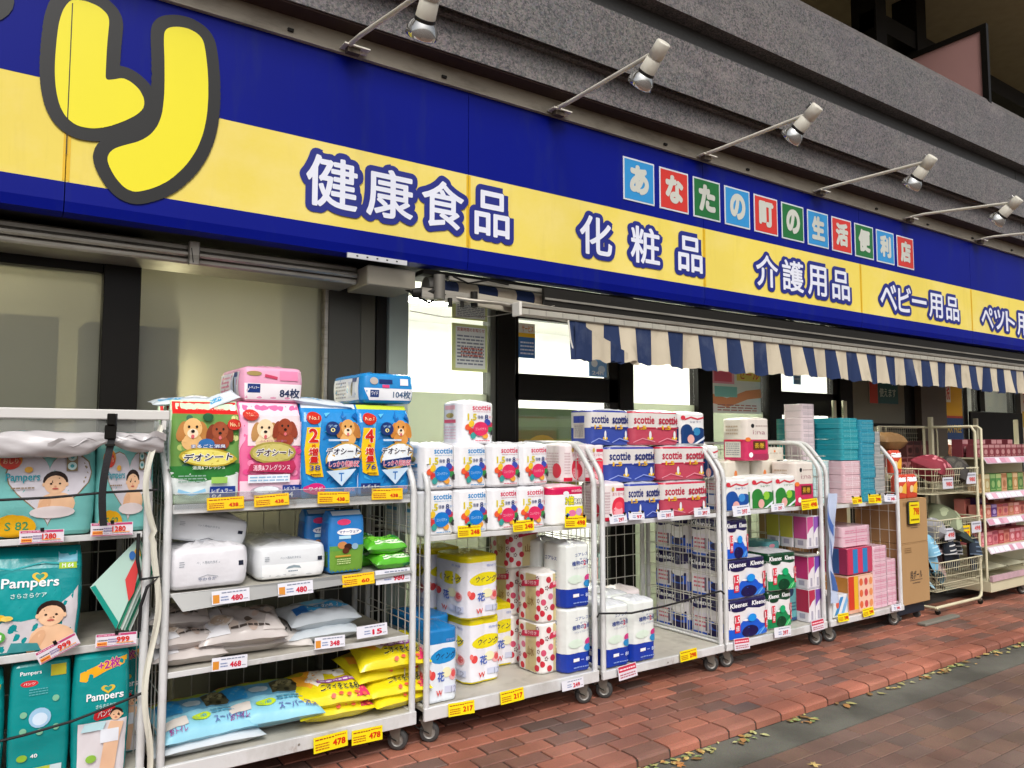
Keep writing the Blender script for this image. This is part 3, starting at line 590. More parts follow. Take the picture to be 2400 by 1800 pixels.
for i, c in enumerate('あなたの町の生活便利店'):
    x0 = 3.532+.3455*i; z0 = 3.135-.002*i; m = M(); m.box(x0, SY-.004, z0, x0+.295, SY+.0005, z0+.302, mat('cdd2da', .4, 0, 0, 60, .03, 'tile_edge'), .001); m.box(x0+.012, SY-.0052, z0+.012, x0+.283, SY-.004, z0+.29, ink(tc_[i % 3])); o = m.obj('sign_tile', S)
    m = M(); mp = lambda u, v, d=0: (u, SY-.0056-d, v); P, T = glyphs(c, .11, 0, 4); bx = bbox(P); sx, sz = .18/(bx[2]-bx[0]), .205/(bx[3]-bx[1])
    f = lambda p: (x0+.058+(p[0]-bx[0])*sx, z0+.056+(p[1]-bx[1])*sz); m.add([mp(*f(p), .0012+p[2]*.001) for p in P], T, mat('c4c6bc', .4, 0, 0, 60, .03, 'tile_letter')); m.obj('tile_character', o)

# ---- arm lamps
lampw = mat('d4d0c2', .4, 0, .2, 50, .1, 'lamp_enamel', 9); chrome = mat('cfcfcc', .12, .9, 0, 60, .05, 'chrome')
names = ['second arm lamp from the left, between the big yellow letter and the first blue tile', 'third arm lamp, above the first blue and red lettering tiles', 'arm lamp above the middle of the lettering tiles', 'arm lamp above the last lettering tiles', 'farthest arm lamp whose head leaves the picture']
LX = [1.525, 2.91, 4.283, 5.70, 7.11, 8.5]; LN = ['leftmost white arm lamp whose head is cut off at the top'] + ['white arm lamp ' + s for s in ('left of the coloured lettering tiles', 'above the first coloured lettering tiles', 'above the middle lettering tiles, before the pink partition', 'above the last lettering tiles', 'farthest right, its head outside the picture')]
HZ = [3.42, 3.55, 3.545, 3.52, 3.46, 3.46]
for i, x_ in enumerate(LX):
    t = thing('arm_lamp', LN[i], 'lamp', 'arm lamps along the top of the sign', (x_, 0, 0)); dz = HZ[i]-3.56
    m = M(); m.box(-.045, 3.70, 3.575, .10, 3.772, 3.583, lampw); m.box(-.02, 3.715, 3.545, .05, 3.755, 3.575, mat('4b4032', .7, 0, .4, 50, .3, 'rust')); m.tube([(.02, 3.745, 3.585), (.09, 3.75, 3.575)], .012, lampw); m.obj('bracket', t)
    m = M(); m.tube([(.10, 3.75, 3.578), (.04, 3.75, 3.572), (0, 3.745, 3.575), (-.012, 3.71, 3.583), (0, 3.60, 3.585), (.0, 2.83, 3.60+dz)], .0125, lampw, 8); m.obj('arm', t)
    hd = Matrix.Translation((.0, 2.80, 3.565+dz+.06)) @ Matrix.Scale(1.13, 4) @ Matrix.Rotation(R(-130 + (-4, 0, 3, -3, 2, 0)[i]), 4, 'X') @ Matrix.Rotation(R((6, 0, -4, 3, 0, 0)[i]), 4, 'Y')
    m = M(); m.T = hd
    def lathe(m, pr, mt, n=20):
        V = [(r*math.cos(2*math.pi*j/n), r*math.sin(2*math.pi*j/n), z) for r, z in pr for j in range(n)]; m.add(V, [(i*n+j, i*n+(j+1) % n, (i+1)*n+(j+1) % n, (i+1)*n+j) for i in range(len(pr)-1) for j in range(n)], mt, True)
    lathe(m, [(0, 0), (.032, 0), (.036, .004), (.038, .075), (.032, .079), (.033, .085), (.038, .088), (.041, .15)], lampw); m.obj('lamp_head', t); m = M(); m.T = hd; m.box(-.01, -.055, .015, .01, -.036, .05, chrome, .002); m.obj('clip', t)
    m = M(); m.T = hd; lathe(m, [(.0415, .15), (.0425, .151), (.0425, .164), (.040, .165)], mat('1c1a18', .5, 0, 0, 60, .1, 'rubber')); m.obj('collar', t)
    m = M(); m.T = hd; lathe(m, [(.038, .16), (.052, .176), (.063, .198), (.066, .222), (.062, .226), (.058, .220)], chrome); lathe(m, [(.058, .221), (.03, .234), (0, .238)], mat('e6e4da', .15, 0, 0, 60, .05, 'lamp_glass')); m.obj('reflector_bulb', t)

# ---- shutter box, motor box, awning
t = thing('shutter_case', 'weathered aluminium blind case with ridges along the underside of the sign at left', 'blind case')
m = M()
for a_, b_, c_, d_, y_ in ((2.368, 2.400, 4.00, 4.25, 0), (2.402, 2.432, 3.985, 4.25, 0), (2.434, 2.47, 4.01, 4.25, 0)):
    m.box(-2.2, c_, a_, 1.70, d_, b_, alu, .009)
m.obj('case', t); m = M(); m.box(.80, 3.965, 2.36, .85, 4.0, 2.478, alu, .004); m.tube([(.82, 3.97, 2.37), (.81, 3.97, 2.44), (.84, 3.985, 2.47)], .006, dark2); m.obj('coupling', t)
m = M(); m.box(-2.2, 3.95, 2.50, 2.2, 4.24, 2.515, mat('2e2b26', .5, .3, 0, 60, .2, 'metal')); m.obj('soffit_plate', t)
m = M(); m.box(1.697, 3.86, 2.345, 1.99, 4.15, 2.455, mat('7f7a6c', .5, 0, .1, 30, .1, 'box_paint', 3), .006); m.obj('motor_box', None, 'grey beige drive box under the sign beside the bright window', 'box')
m = M(); m.box(1.55, 3.79, 2.462, 1.90, 3.80, 2.488, mat('c9cacd', .4, .2, 0, 60, .06, 'steel'))
for i in range(5): m.box(1.60+i*.058, 3.788, 2.472, 1.61+i*.058, 3.79, 2.479, black)
m.obj('perforated_rail', None, 'short perforated white steel strip under the blue edge of the sign', 'steel strip')
navy, cream = mat('14284f', .85, 0, .3, 120, .12, 'canvas_blue', 6), mat('bdb29c', .85, 0, .3, 120, .12, 'canvas_cream', 6)
weather(navy, '5c6478', (5, 5, 3), .52, .75, .5); weather(cream, '7c705c', (5, 5, 3), .5, .75, .5)
A = thing('awning', 'blue and cream striped retractable awning under the sign, mostly rolled in', 'awning')
m = M(); x_ = 2.16; k = 0
while x_ < 13.5:
    m.tube([(x_, 3.95, 2.395), (x_+.14, 3.95, 2.395)], .048+.0006*(k % 2), (navy, cream)[k % 2], 14, False); x_ += .14; k += 1
m.obj('fabric_roll', A)
m = M(); m.box(2.05, 3.88, 2.452, 13.5, 4.1, 2.48, dark2, .003); m.box(2.2, 3.84, 2.425, 13.5, 3.86, 2.45, alu, .002); m.box(2.86, 3.80, 2.30, 13.5, 3.83, 2.45, dark2, .003); m.box(2.86, 3.79, 2.372, 13.5, 3.80, 2.385, alu); m.obj('awning_hood', A)
m = M(); barm = mat('a5a296', .5, 0, .2, 30, .2, 'bar_paint', 14); m.box(2.45, 3.47, 2.195, 13.5, 3.53, 2.235, barm, .006); m.box(2.45, 3.465, 2.238, 13.5, 3.52, 2.262, alu, .004); m.box(2.43, 3.462, 2.19, 2.45, 3.535, 2.268, white, .003)
for i in range(90): m.box(2.5+i*.12, 3.4685, 2.198, 2.506+i*.12, 3.4699, 2.232, mat('8f8c84', .5, 0, 0, 60, .1, 'grime'))
m.obj('front_bar', A)
m = M(); x_ = 2.50; k = 0
while x_ < 13.4: m.add([(x_, 3.49, 2.266), (x_+.14, 3.49, 2.266), (x_+.14, 3.80, 2.30), (x_, 3.80, 2.30)], [(0, 1, 2, 3)], (navy, cream)[k % 2]); x_ += .14; k += 1
m.obj('canopy_strip', A)
m = M(); m.tube([(2.05, 3.97, 2.36), (2.3, 3.75, 2.30), (2.45, 3.68, 2.29), (3.25, 3.56, 2.2)], .012, alu); 
V = []
def beam(m, p, q, w_, h_, mt):
    p, q = Vector(p), Vector(q); d = (q-p).normalized(); s_ = d.cross(Vector((0, 0, 1))).normalized()*w_/2; u_ = Vector((0, 0, h_/2))
    m.add([tuple(c+a*s_+b*u_) for c in (p, q) for a in (-1, 1) for b in (-1, 1)], [(0, 1, 3, 2), (4, 6, 7, 5), (0, 4, 5, 1), (2, 3, 7, 6), (0, 2, 6, 4), (1, 5, 7, 3)], mt)
armm = mat('a39c8c', .4, .3, 0, 60, .1, 'arm_paint')
beam(m, (2.02, 3.86, 2.33), (2.32, 3.82, 2.32), .06, .06, alu); beam(m, (2.32, 3.80, 2.32), (3.1, 3.60, 2.235), .03, .075, armm); m.obj('folding_arm', A)
m = M(); m.tube([(1.98, 3.88, 2.33), (2.10, 3.84, 2.345), (2.16, 3.84, 2.33)], .03, dark2); m.tube([(2.12, 3.82, 2.44), (2.12, 3.82, 2.30)], .035, mat('6b6860', .5, .4, 0, 60, .2, 'casting')); m.tube([(2.10, 3.95, 2.395), (2.165, 3.95, 2.395)], .055, mat('8b8880', .45, .4, 0, 60, .2, 'casting'), 14)
m.tube([(2.18, 3.80, 2.31), (2.18, 3.80, 2.26)], .014, dark2); m.tube([(2.26, 3.80, 2.31), (2.26, 3.80, 2.265)], .012, dark2); m.tube([(2.33, 3.78, 2.36), (2.33, 3.78, 2.27)], .022, dark2); m.obj('arm_bracket', A)
valx = 2.80
def val(x, v, sd=0): # hanging flounce
    y = 3.485 + (.02*math.sin(x*17+sd) + .012*math.sin(x*43+2) + .01*math.sin(x*7.3))*v - .02*v
    return (x, y, 2.20-.235*v - (.007*math.sin(x*22.4)+.008*math.sin(x*3.1+1)+.004*math.sin(x*61))*v)
m = M(); edges = [2.80, 2.93, 3.07, 3.19, 3.33, 3.465, 3.615]; x_ = edges[-1]
while x_ < 13.3: x_ += .142; edges.append(x_)
for k in range(len(edges)-1):
    a_, b_ = edges[k], edges[k+1]; m.grid(lambda u, v: val(a_+(b_-a_)*u, 1-v), 6, 8, (navy, cream)[k % 2])
    m.grid(lambda u, v: tuple(c+d for c, d in zip(val(a_+(b_-a_)*(1-u), 1-v), (0, .002, 0))), 6, 8, (navy, cream)[k % 2])
m.tube([(2.79, 3.48, 2.205), (2.80, 3.47, 2.08), (2.835, 3.468, 1.965)], .005, white, 6); m.obj('valance', A)
m = M()  # the folded-back corner of the flounce
for k, (a_, b_) in enumerate(((2.82, 2.95), (2.95, 3.09), (3.09, 3.2), (3.2, 3.33))):
    f0, f1 = (a_-2.82)/.51, (b_-2.82)/.51
    m.grid(lambda u, v: (a_+(b_-a_)*u, 3.452+.006*math.sin(9*u+k), 1.965+.225*max(0,1-(a_+(b_-a_)*u-2.82)/.51)**.8*v + .01*(1-v)*math.sin(6*u)), 5, 5, (navy, cream)[k % 2])
m.obj('valance_fold', A)
def cable(pts, r, label, mt=None, name='cable', cat='cable'):
    m = M(); m.tube(pts, r, mt or black, 6); return m.obj(name, None, label, cat)
cable([(1.93, 3.9, 2.36), (2.0, 3.86, 2.31), (2.07, 3.85, 2.28), (2.14, 3.86, 2.31)], .008, 'thick black cable looping from the drive box to the awning bracket')
cable([(2.0, 3.95, 2.24), (2.2, 3.9, 2.215), (2.5, 3.85, 2.24), (2.9, 3.75, 2.33)], .0025, 'thin grey wire sagging below the awning arm at the bright window', alu)
cable([(2.2, 3.8, 2.44), (2.3, 3.8, 2.41), (2.45, 3.82, 2.45), (2.6, 3.82, 2.44)], .006, 'short black wire bunch hanging under the blue sign edge')
cable([(5.3, 3.86, 2.50), (5.6, 3.84, 2.44), (6.0, 3.85, 2.49), (6.3, 3.84, 2.43), (6.8, 3.86, 2.47)], .005, 'loose black wires trailing under the sign below the care goods lettering')
# ================================================================== ROLL CAGES
wire = mat('c4c1b8', .4, .2, 0, 60, .1, 'wire'); encm = mat('d3d4d4', .4, .05, .1, 60, .08, 'white_enamel', 7); deckm = mat('b9b5aa', .5, .1, .2, 30, .22, 'worn_deck', 5)
tyre = mat('3b3b3a', .6, 0, .2, 80, .15, 'tyre'); hubm = mat('8c8a84', .45, .4, 0, 60, .2, 'hub'); forkm = mat('77736a', .45, .6, 0, 60, .2, 'fork'); clearm = glass('clear_guard', 'f2f4f6', 0, .09, .10)
FY, BY = 3.42, 4.17; weather(encm, '7c5a40', (11, 11, 11), .62, .74, .6); weather(encm, '8f8a7c', (4, 4, 2.5), .45, .7, .5, 4); weather(deckm, '6c6250', (3, 5, 3), .48, .7, .65); weather(deckm, 'd8d4c8', (9, 3, 9), .55, .75, .5, 2)
def side_mesh(top=1.478, bend=1.27):
    m = M(); z0 = .15
    pts = [(0, FY+.018, z0), (0, FY+.018, bend-.03), (0, FY+.03, bend+.02), (0, FY+.06, bend+.065), (0, FY+.14, top-.05), (0, FY+.18, top-.018), (0, FY+.24, top-.005), (0, BY-.05, top), (0, BY-.02, top-.02), (0, BY-.018, z0)]
    m.tube(pts, .0165, encm, 8)
    m.tube([(0, FY+.03, z0+.03), (0, BY-.03, z0+.03)], .01, encm, 6)
    n = 9
    for i in range(1, n):
        y = FY+.018+(BY-FY-.036)*i/n; zt = top if y > FY+.2 else bend+.05+(top-bend-.06)*(y-FY-.03)/.17
        m.tube([(0, y, z0+.02), (0, y, zt-.005)], .0026, wire, 5, False)
    for i in range(8):
        z = z0+.14+i*.155
        m.tube([(.004, FY+.02, z), (.004, BY-.02, z)], .0030, wire, 5, False)
    return m.mesh('side_panel')
def back_mesh(w_):
    m = M(); n = int(w_/.085)
    for i in range(n+1): x = .03+(w_-.06)*i/n; m.tube([(x, BY-.02, .17), (x, BY-.02, 1.46)], .0024, wire, 4, False)
    for i in range(9): m.tube([(.02, BY-.024, .22+i*.15), (w_-.02, BY-.024, .22+i*.15)], .003, wire, 4, False)
    m.tube([(.018, BY-.018, 1.47), (w_-.018, BY-.018, 1.47)], .012, encm, 6); return m.mesh('back_panel')
SIDE = side_mesh()
def wheel_mesh():
    m = M(); 
    def ring(pr, mt, n=22):
        V = [(x, r*math.cos(2*math.pi*j/n), r*math.sin(2*math.pi*j/n)) for x, r in pr for j in range(n)]; m.add(V, [(i*n+j, i*n+(j+1) % n, (i+1)*n+(j+1) % n, (i+1)*n+j) for i in range(len(pr)-1) for j in range(n)], mt, True)
    ring([(-.016, .030), (-.016, .044), (-.012, .049), (.012, .049), (.016, .044), (.016, .030)], tyre); ring([(-.0161, .030), (-.013, .026), (-.013, .012), (-.018, .010), (-.018, 0)], hubm); ring([(.0161, .030), (.013, .026), (.013, .012), (.018, .010), (.018, 0)], hubm)
    return m.mesh('wheel')
WH = wheel_mesh()
def fork_mesh():
    m = M()
    for s in (-1, 1): m.add([(s*.022, -.012, -.012), (s*.022, .012, -.012), (s*.022, .045, .062), (s*.022, -.02, .062), (s*.025, -.012, -.012), (s*.025, .012, -.012), (s*.025, .045, .062), (s*.025, -.02, .062)], [(0, 1, 2, 3), (4, 7, 6, 5), (0, 4, 5, 1), (1, 5, 6, 2), (2, 6, 7, 3), (3, 7, 4, 0)], forkm)
    m.box(-.03, -.024, .062, .03, .05, .067, forkm); m.tube([(-.028, 0, 0), (.028, 0, 0)], .005, forkm, 6); m.tube([(0, .02, .066), (0, .02, .078)], .016, forkm, 10); m.tube([(-.028, 0, 0), (-.03, .06, .03), (0, .09, .045)], .003, dark2, 5); return m.mesh('caster')
FK = fork_mesh()
def rack(x0, x1, label, shelves, deck=.19, guard=(), lipcol=None, cast=(62, 50, 15, 40), front_cast=True):
    t = thing('roll_cage', label, 'roll cage', 'white roll cages lined up along the shopfront', (x0, 0, 0)); w_ = x1-x0
    for x in (.018, w_-.018): link('side_panel', SIDE, t, loc=(x, 0, 0))
    link('back_panel', back_mesh(w_), t)
    m = M(); m.box(.0, FY, .122, w_, FY+.02, deck, encm, .003); m.box(.002, FY+.021, deck-.02, w_-.002, BY, deck-.002, deckm); m.box(.0, BY+.001, .122, w_, BY+.02, deck, encm); m.tube([(w_*.5, FY-.001, deck-.03), (w_*.5, FY-.003, deck-.03)], .005, alu, 8); m.obj('deck', t)
    for s_ in shelves:
        z, lip, y0 = s_[0], s_[1], s_[2]; m = M()
        m.box(.036, y0, z-lip, w_-.036, y0+.008, z+.004, s_[3] if len(s_) > 3 else encm, .002); m.box(.038, y0+.009, z-.012, w_-.038, BY-.05, z, deckm); m.obj('shelf', t)
    for z, h, y0 in guard:
        m = M(); m.box(.04, y0, z, w_-.04, y0+.003, z+h, clearm); m.box(.04, y0-.001, z+h-.002, w_-.04, y0+.004, z+h, mat('d8dcdc', .2, 0, 0, 60, .05, 'guard_edge')); m.obj('clear_guard', t)
    for i, (x, y) in enumerate(((.06, FY+.06), (w_-.07, FY+.06), (.06, BY-.1), (w_-.07, BY-.1))):
        c = link('caster', FK, t, loc=(x, y, .05), rz=cast[i]); link('wheel', WH, c)
    return t
# X extents measured along the front
RA, RB, RC, RD, RE, RF = (-.53, .585), (.625, 1.79), (1.833, 2.957), (2.985, 4.03), (4.05, 5.16), (5.20, 6.21)
rack(*RA, 'leftmost roll cage holding diaper packs behind a rolled vinyl cover', [(1.125, .02, 3.44), (.70, .025, 3.44)], .20)
rack(*RB, 'roll cage with pet sheets on top, litter bags below, beside the diaper cage', [(1.225, .035, 3.44), (.862, .012, 3.44), (.545, .02, 3.44)], .185, [(1.21, .065, 3.432)])
rack(*RC, 'roll cage with white kitchen rolls above and yellow toilet roll packs below', [(1.012, .022, 3.44)], .185, (), None, (58, 66, 10, 0))
rack(*RD, 'roll cage with blue and red roll packs above and a black cord below', [(1.012, .022, 3.44)], .17, (), None, (48, 64, 0, 30))
rack(*RE, 'roll cage with green roll packs above and dark blue kitchen roll packs below', [(1.012, .022, 3.44)], .17, (), None, (70, 60, 0, 30))
rack(*RF, 'roll cage with stacked teal tissue boxes above and pink boxes below', [(1.0, .022, 3.44)], .165, (), None, (52, 66, 0, 30))
# slanting metal lip on the second shelf of the pet cage
m = M(); lipm = mat('9a9a98', .35, .5, 0, 60, .1, 'steel_lip', 3); m.add([(.66, 3.434, .865), (1.755, 3.434, .872), (1.755, 3.405, .852), (.70, 3.385, .80)], [(0, 1, 2, 3)], lipm); m.add([(.66, 3.437, .865), (1.755, 3.437, .872), (1.755, 3.408, .852), (.70, 3.388, .80)], [(3, 2, 1, 0)], lipm)
m.obj('label_flap', None, 'bent grey metal label flap on the shelf edge under the white tissue packs', 'metal flap')

# ================================================================== GOODS
PR = {}
def proto(name, fn):
    if name not in PR:
        m = M(); dims = fn(m); PR[name] = (m.mesh(name.split(':')[0]), dims)
    return PR[name]
def put(kind, fn, x, y, z, label, cat, group=None, rz=0, W=None, H=None, D=None, rot=None):
    me, (w0, d0, h0) = proto(kind, fn); s = ((W or w0)/w0, (D or d0)/d0, (H or h0)/h0)
    return link(kind.split(':')[0], me, None, label, cat, group, None, (x, y, z), rz, s, rot)
W_, K_ = ink('f0f0f2'), ink('15151a')
# --- pet sheets
def pet(v):
    def f(m):
        W, D, H = .275, .115, .445
        base = {'red': film('c9dfc0'), 'pink': film('e86a9c'), 'b2': film('1c86cc'), 'b4': film('1c86cc')}[v]
        side = {'red': film('d8dde0'), 'pink': film('ead2dc'), 'b2': film('1c7cc4'), 'b4': film('1c7cc4')}[v]
        mp = wrap(m, W, D, H, base, .022, bulge=.010, noise=.0034, top='seam', vs=.86, sd={'red': 1, 'pink': 2.3, 'b2': 3.1, 'b4': 4.4}[v], k0=.12)
        a = Art(m, mp, W, H, .022)
        if v == 'red':
            a.rect(.0, .86, 1, .985, ink('cc2220')); a.txt('いやなにおいを脱臭', .3, .9, .82, .94, ink('f0b0a0')); a.rect(.88, .9, .96, .96, W_)
            a.rect(0, .30, 1, .86, ink('6d9a4c'))
            for i in range(26): a.ell(random.Random(i).uniform(.03, .97), random.Random(i*7+1).uniform(.33, .84), .05, .03, ink(['3f7a30', '8fb860', 'd8dc90', '2f6a50', 'b8c870'][i % 5])); a.d -= .0004
            a.d += .002; a.rect(0, .1, 1, .32, ink('dfe6e4')); a.poly([(0, .36), (0, .26), (.4, .2), (1, .28), (1, .38), (.5, .36)], ink('2c7a34'))
            dog(a, .30, .72, .19, 'e6b878', 'b87c3c'); dog(a, .70, .70, .17, '9c4a28', '7c3418', .5)
            a.ell(.52, .83, .08, .04, ink('1f5a34')); a.ell(.9, .76, .09, .055, ink('c83020')); a.txt('No.1', .85, .74, .96, .78, ink('f2d8a0'))
            a.ell(.5, .57, .12, .05, ink('2c6aa8')); a.txt('まるごと消臭', .28, .53, .78, .565, W_, out=ink('2050a0'), ow=.08)
            a.ell(.52, .44, .42, .09, ink('b8a030'), rot=-4); a.ell(.52, .44, .38, .075, ink('e8dc70'), rot=-4)
            a.txt('デオシート', .16, .40, .88, .475, ink('141a38'), out=W_, ow=.09, slant=.15, rise=.012, bold=.045)
            a.txt('消臭&フレッシュ', .30, .325, .78, .36, ink('dfeedd')); a.rect(.58, .19, .82, .25, ink('9acb60')); a.lines(.1, .2, .5, .28, 3, ink('8fb0a0'))
            a.band([(.1, .13), (.3, .09), (.5, .13)], .05, ink('8fc4e4')); a.rect(.56, .015, .93, .16, ink('1c3a8c')); a.txt('レギュラー', .59, .10, .9, .14, W_); a.txt('84', .59, .03, .74, .085, W_)
        elif v == 'pink':
            a.poly([(.0, .5), (.3, .9), (.0, .9)], ink('f3a8c8')); a.rect(0, .86, 1, .99, ink('f2d0de')); a.rect(.12, .55, 1, .86, ink('f4dfe4'))
            for i in range(14): a.ell(random.Random(i+90).uniform(.03, .97), random.Random(i*5+3).uniform(.2, .6), .05, .03, ink(['f08ab4', 'e04c8c', 'f6b8d0'][i % 3])); a.d -= .0004
            a.d += .001; a.rect(.02, .02, .98, .2, ink('f6d4e2')); dog(a, .40, .72, .19, 'ead0a8', 'b88850'); dog(a, .72, .74, .17, '9c4428', '8c3820', .5)
            a.ell(.17, .86, .12, .06, ink('c83424')); a.txt('No.1', .1, .845, .24, .885, ink('f6d8b0')); a.txt('ふんわり花の香り', .3, .585, .74, .61, ink('b06080'))
            a.ell(.52, .48, .38, .11, ink('a89a48')); a.ell(.52, .48, .34, .09, ink('c8bc6c')); a.txt('デオシート', .24, .445, .84, .52, ink('3a1420'), out=W_, ow=.09, slant=.12, bold=.045)
            a.poly([(.1, .28), (.16, .37), (.86, .4), (.9, .33), (.84, .27), (.14, .3)], ink('b82c58')); a.txt('消臭&フレグランス', .2, .3, .8, .36, ink('f6dce6'))
            a.rect(.12, .18, .8, .26, ink('e8eef6')); a.lines(.15, .19, .77, .25, 2, ink('90b8d8')); a.ell(.42, .1, .26, .05, ink('b8a8b8')); a.ell(.42, .11, .2, .035, ink('e8eef4'))
            a.rect(.68, .02, .97, .15, ink('1c3a8c')); a.txt('レギュラー', .71, .095, .94, .135, W_); a.txt('84', .71, .03, .86, .08, W_)
        else:
            rr = random.Random(4)
            for i in range(30):
                u, q = rr.uniform(.05, .9), rr.uniform(.05, .9); a.poly([(u, q), (u+rr.uniform(.03, .16), q+rr.uniform(-.08, .08)), (u+rr.uniform(-.05, .1), q+rr.uniform(.03, .1))], ink(['3aa4de', '1668b0', '5cb8e8', '0f5ca4'][i % 4])); a.d -= .0004
            a.d += .002; a.rect(0, .95, 1, 1, ink('c8d840' if v == 'b4' else 'dfe8f0'))
            a.poly([(.06, .26), (.04, .5), (.07, .74), (.3, .74), (.27, .5), (.36, .22), (.2, .22)], ink('f2c414')); a.ell(.19, .84, .13, .068, ink('c42c1c')); a.txt('No.1', .1, .82, .27, .86, ink('f6d8b0'))
            a.txt('2' if v == 'b2' else '4', .09, .58, .26, .73, ink('cc2018'), out=W_, ow=.05, bold=.06); a.txt('枚', .14, .53, .21, .565, ink('cc2018')); a.txt('増', .09, .44, .25, .525, ink('cc2018'), out=W_, ow=.06, bold=.05); a.txt('量', .1, .37, .26, .435, ink('cc2018'), out=W_, ow=.06, bold=.05)
            a.txt('38' if v == 'b2' else '76', .1, .29, .29, .345, ink('18408c')); a.lines(.12, .23, .3, .265, 1, ink('805010'))
            dog(a, .78, .74, .17, 'e0a860' if v == 'b2' else 'd89448', 'b87838' if v == 'b2' else 'cc8438'); a.ell(.5, .73, .13, .075, ink('14306c')); a.txt('デオ', .42, .74, .58, .77, ink('9cc4e8')); a.txt('0', .46, .69, .54, .735, ink('e8dc90'))
            a.rect(.42, .595, .78, .615, ink('c8dcf0')); a.ell(.68, .43, .33, .14, ink('c8a040'), rot=22); a.ell(.68, .435, .30, .12, ink('e8eef2'), rot=22)
            a.txt('デオシート', .38, .45, .97, .525, ink('101838'), out=W_, ow=.08, slant=.12, bold=.045)
            a.poly([(.36, .34), (.4, .38), (.95, .42), (.95, .35), (.5, .3)], ink('14306c')); a.txt('しっかり超吸収', .42, .32, .94, .385, ink('d83060'), out=W_, ow=.06, slant=.1)
            a.poly([(.38, .28), (.92, .3), (.66, .12)], ink('c8def0')); a.txt('T', .6, .17, .7, .26, ink('3878c0'))
            if v == 'b2': a.ell(.2, .1, .17, .06, ink('d8287c')); a.txt('ワイド', .08, .08, .32, .12, W_)
            else: a.rect(.04, .03, .36, .14, ink('1c2c6c')); a.txt('レギュラー', .06, .085, .34, .125, W_)
            a.txt('超吸収', .7, .06, .9, .1, ink('f0a0b8'))
        # left side
        a.d = .0008; a.rect(-.92, .1, -.08, .8, ink({'red': 'e4e8ea', 'pink': 'f0dce4', 'b2': 'dce6ee', 'b4': 'dce6ee'}[v])); a.lines(-.85, .15, -.15, .75, 12, ink({'red': 'a0b0a8', 'pink': 'd88aa8', 'b2': '88a0c0', 'b4': '88a0c0'}[v]), 3)
        return W, D, H
    return f
for v, x, lab in (('red', .655, 'red topped green pet sheet pack with two dogs, far left of the cage top'), ('pink', .937, 'pink pet sheet pack with two dogs standing on the cage top shelf'), ('b2', 1.222, 'middle blue pet sheet pack between the pink one and the last blue one'), ('b4', 1.503, 'rightmost blue pet sheet pack on the cage top shelf, red 4 on yellow')):
    put('pet_sheet_pack:'+v, pet(v), x, 3.485, 1.227, lab, 'pet sheets', 'pet sheet packs on the top shelf', rot=(R(-1.5), 0, R({'red': -2, 'b4': 2}.get(v, 0))))
def petlie(v):
    def f(m):
        W, D, H = .275, .40, .16
        mp = wrap(m, W, D, H, film('e8a8c4') if v == 'p' else film('1c88cc'), .03, bulge=.008, noise=.002, tz=.012, re=.02, sd=2 if v == 'p' else 5)
        a = Art(m, mp, W, H, .022)
        if v == 'p':
            a.rect(.03, .06, .98, .52, ink('f2eef2')); a.rect(.08, .25, .28, .5, ink('1c3a7c')); a.txt('レギュラー', .1, .36, .26, .44, W_); a.txt('84枚', .6, .12, .94, .40, ink('24365c'), bold=.05)
            a.ell(.18, .8, .12, .07, ink('a08a50')); a.band([(.35, .75), (.45, .72), (.56, .68)], .05, ink('c84060')); a.rect(.6, .62, .9, .9, ink('e88ab0'))
        else:
            a.poly([(.02, .5), (.98, .5), (.96, .12), (.12, .1)], ink('eef0f4')); a.rect(.13, .2, .3, .44, ink('24407c')); a.txt('ワイド', .15, .26, .28, .4, W_); a.txt('104枚', .58, .18, .93, .44, ink('4c6888'), bold=.04)
            a.rect(.72, .62, .88, .84, W_); a.rect(.3, .66, .56, .8, ink('14306c')); a.ell(.2, .74, .08, .12, ink('b8b0a8')); a.rect(.36, .52, .5, .62, ink('e04880'))
        a.d = .0008; a.rect(-.9, .12, -.1, .86, ink('e6e2e8' if v == 'p' else 'd8dfe8')); a.lines(-.84, .18, -.5, .8, 5, ink('d87898' if v == 'p' else '788098')); a.rect(-.42, .2, -.2, .75, ink('b8c4d8')); a.ell(-.3, .5, .03, .25, K_); a.rect(-.3, .72, -.16, .86, ink('24407c'))
        return W, D, H
    return f
put('pet_sheet_pack:lie_p', petlie('p'), .955, 3.53, 1.672, 'pink and white pet sheet pack marked 84 lying on top of the standing packs', 'pet sheets', 'pet sheet packs lying on top of the row')
put('pet_sheet_pack:lie_b', petlie('b'), 1.535, 3.53, 1.68, 'blue pet sheet pack lying on top of the standing blue packs', 'pet sheets', 'pet sheet packs lying on top of the row', H=.15)
# second row standing behind
for v, x, c in (('red', .66, 'red'), ('pink', .945, 'pink'), ('b2', 1.225, 'middle blue'), ('b4', 1.505, 'rightmost blue')):
    put('pet_sheet_pack:'+v, pet(v), x, 3.62, 1.227, f'pet sheet pack standing directly behind the {c} front pack', 'pet sheets', 'pet sheet packs in the second row', H=.445)
    put('pet_sheet_pack:'+v, pet(v), x, 3.78, 1.227, f'pet sheet pack at the back, third row behind the {c} front pack', 'pet sheets', 'pet sheet packs in the third row', H=.445)
def crumple(m):
    mp = pillow(m, .3, .16, .05, film('cfd8de'), 3); a = Art(m, mp, .3, .16, .03); a.rect(.1, .2, .5, .6, ink('3f9ac8')); a.rect(.55, .3, .9, .7, ink('e8ecf0')); return .3, .16, .05
put('film_flap', crumple, .72, 3.62, 1.655, 'crumpled white and blue film flap on top of the red pack', 'film wrapping', rot=(R(10), R(-6), 0), W=.26, H=.03, D=.12)
put('film_flap', crumple, .87, 3.56, 1.672, 'white folded film flap between the red and pink packs', 'film wrapping', rot=(R(30), R(-22), R(10)), W=.15, D=.08, H=.02)
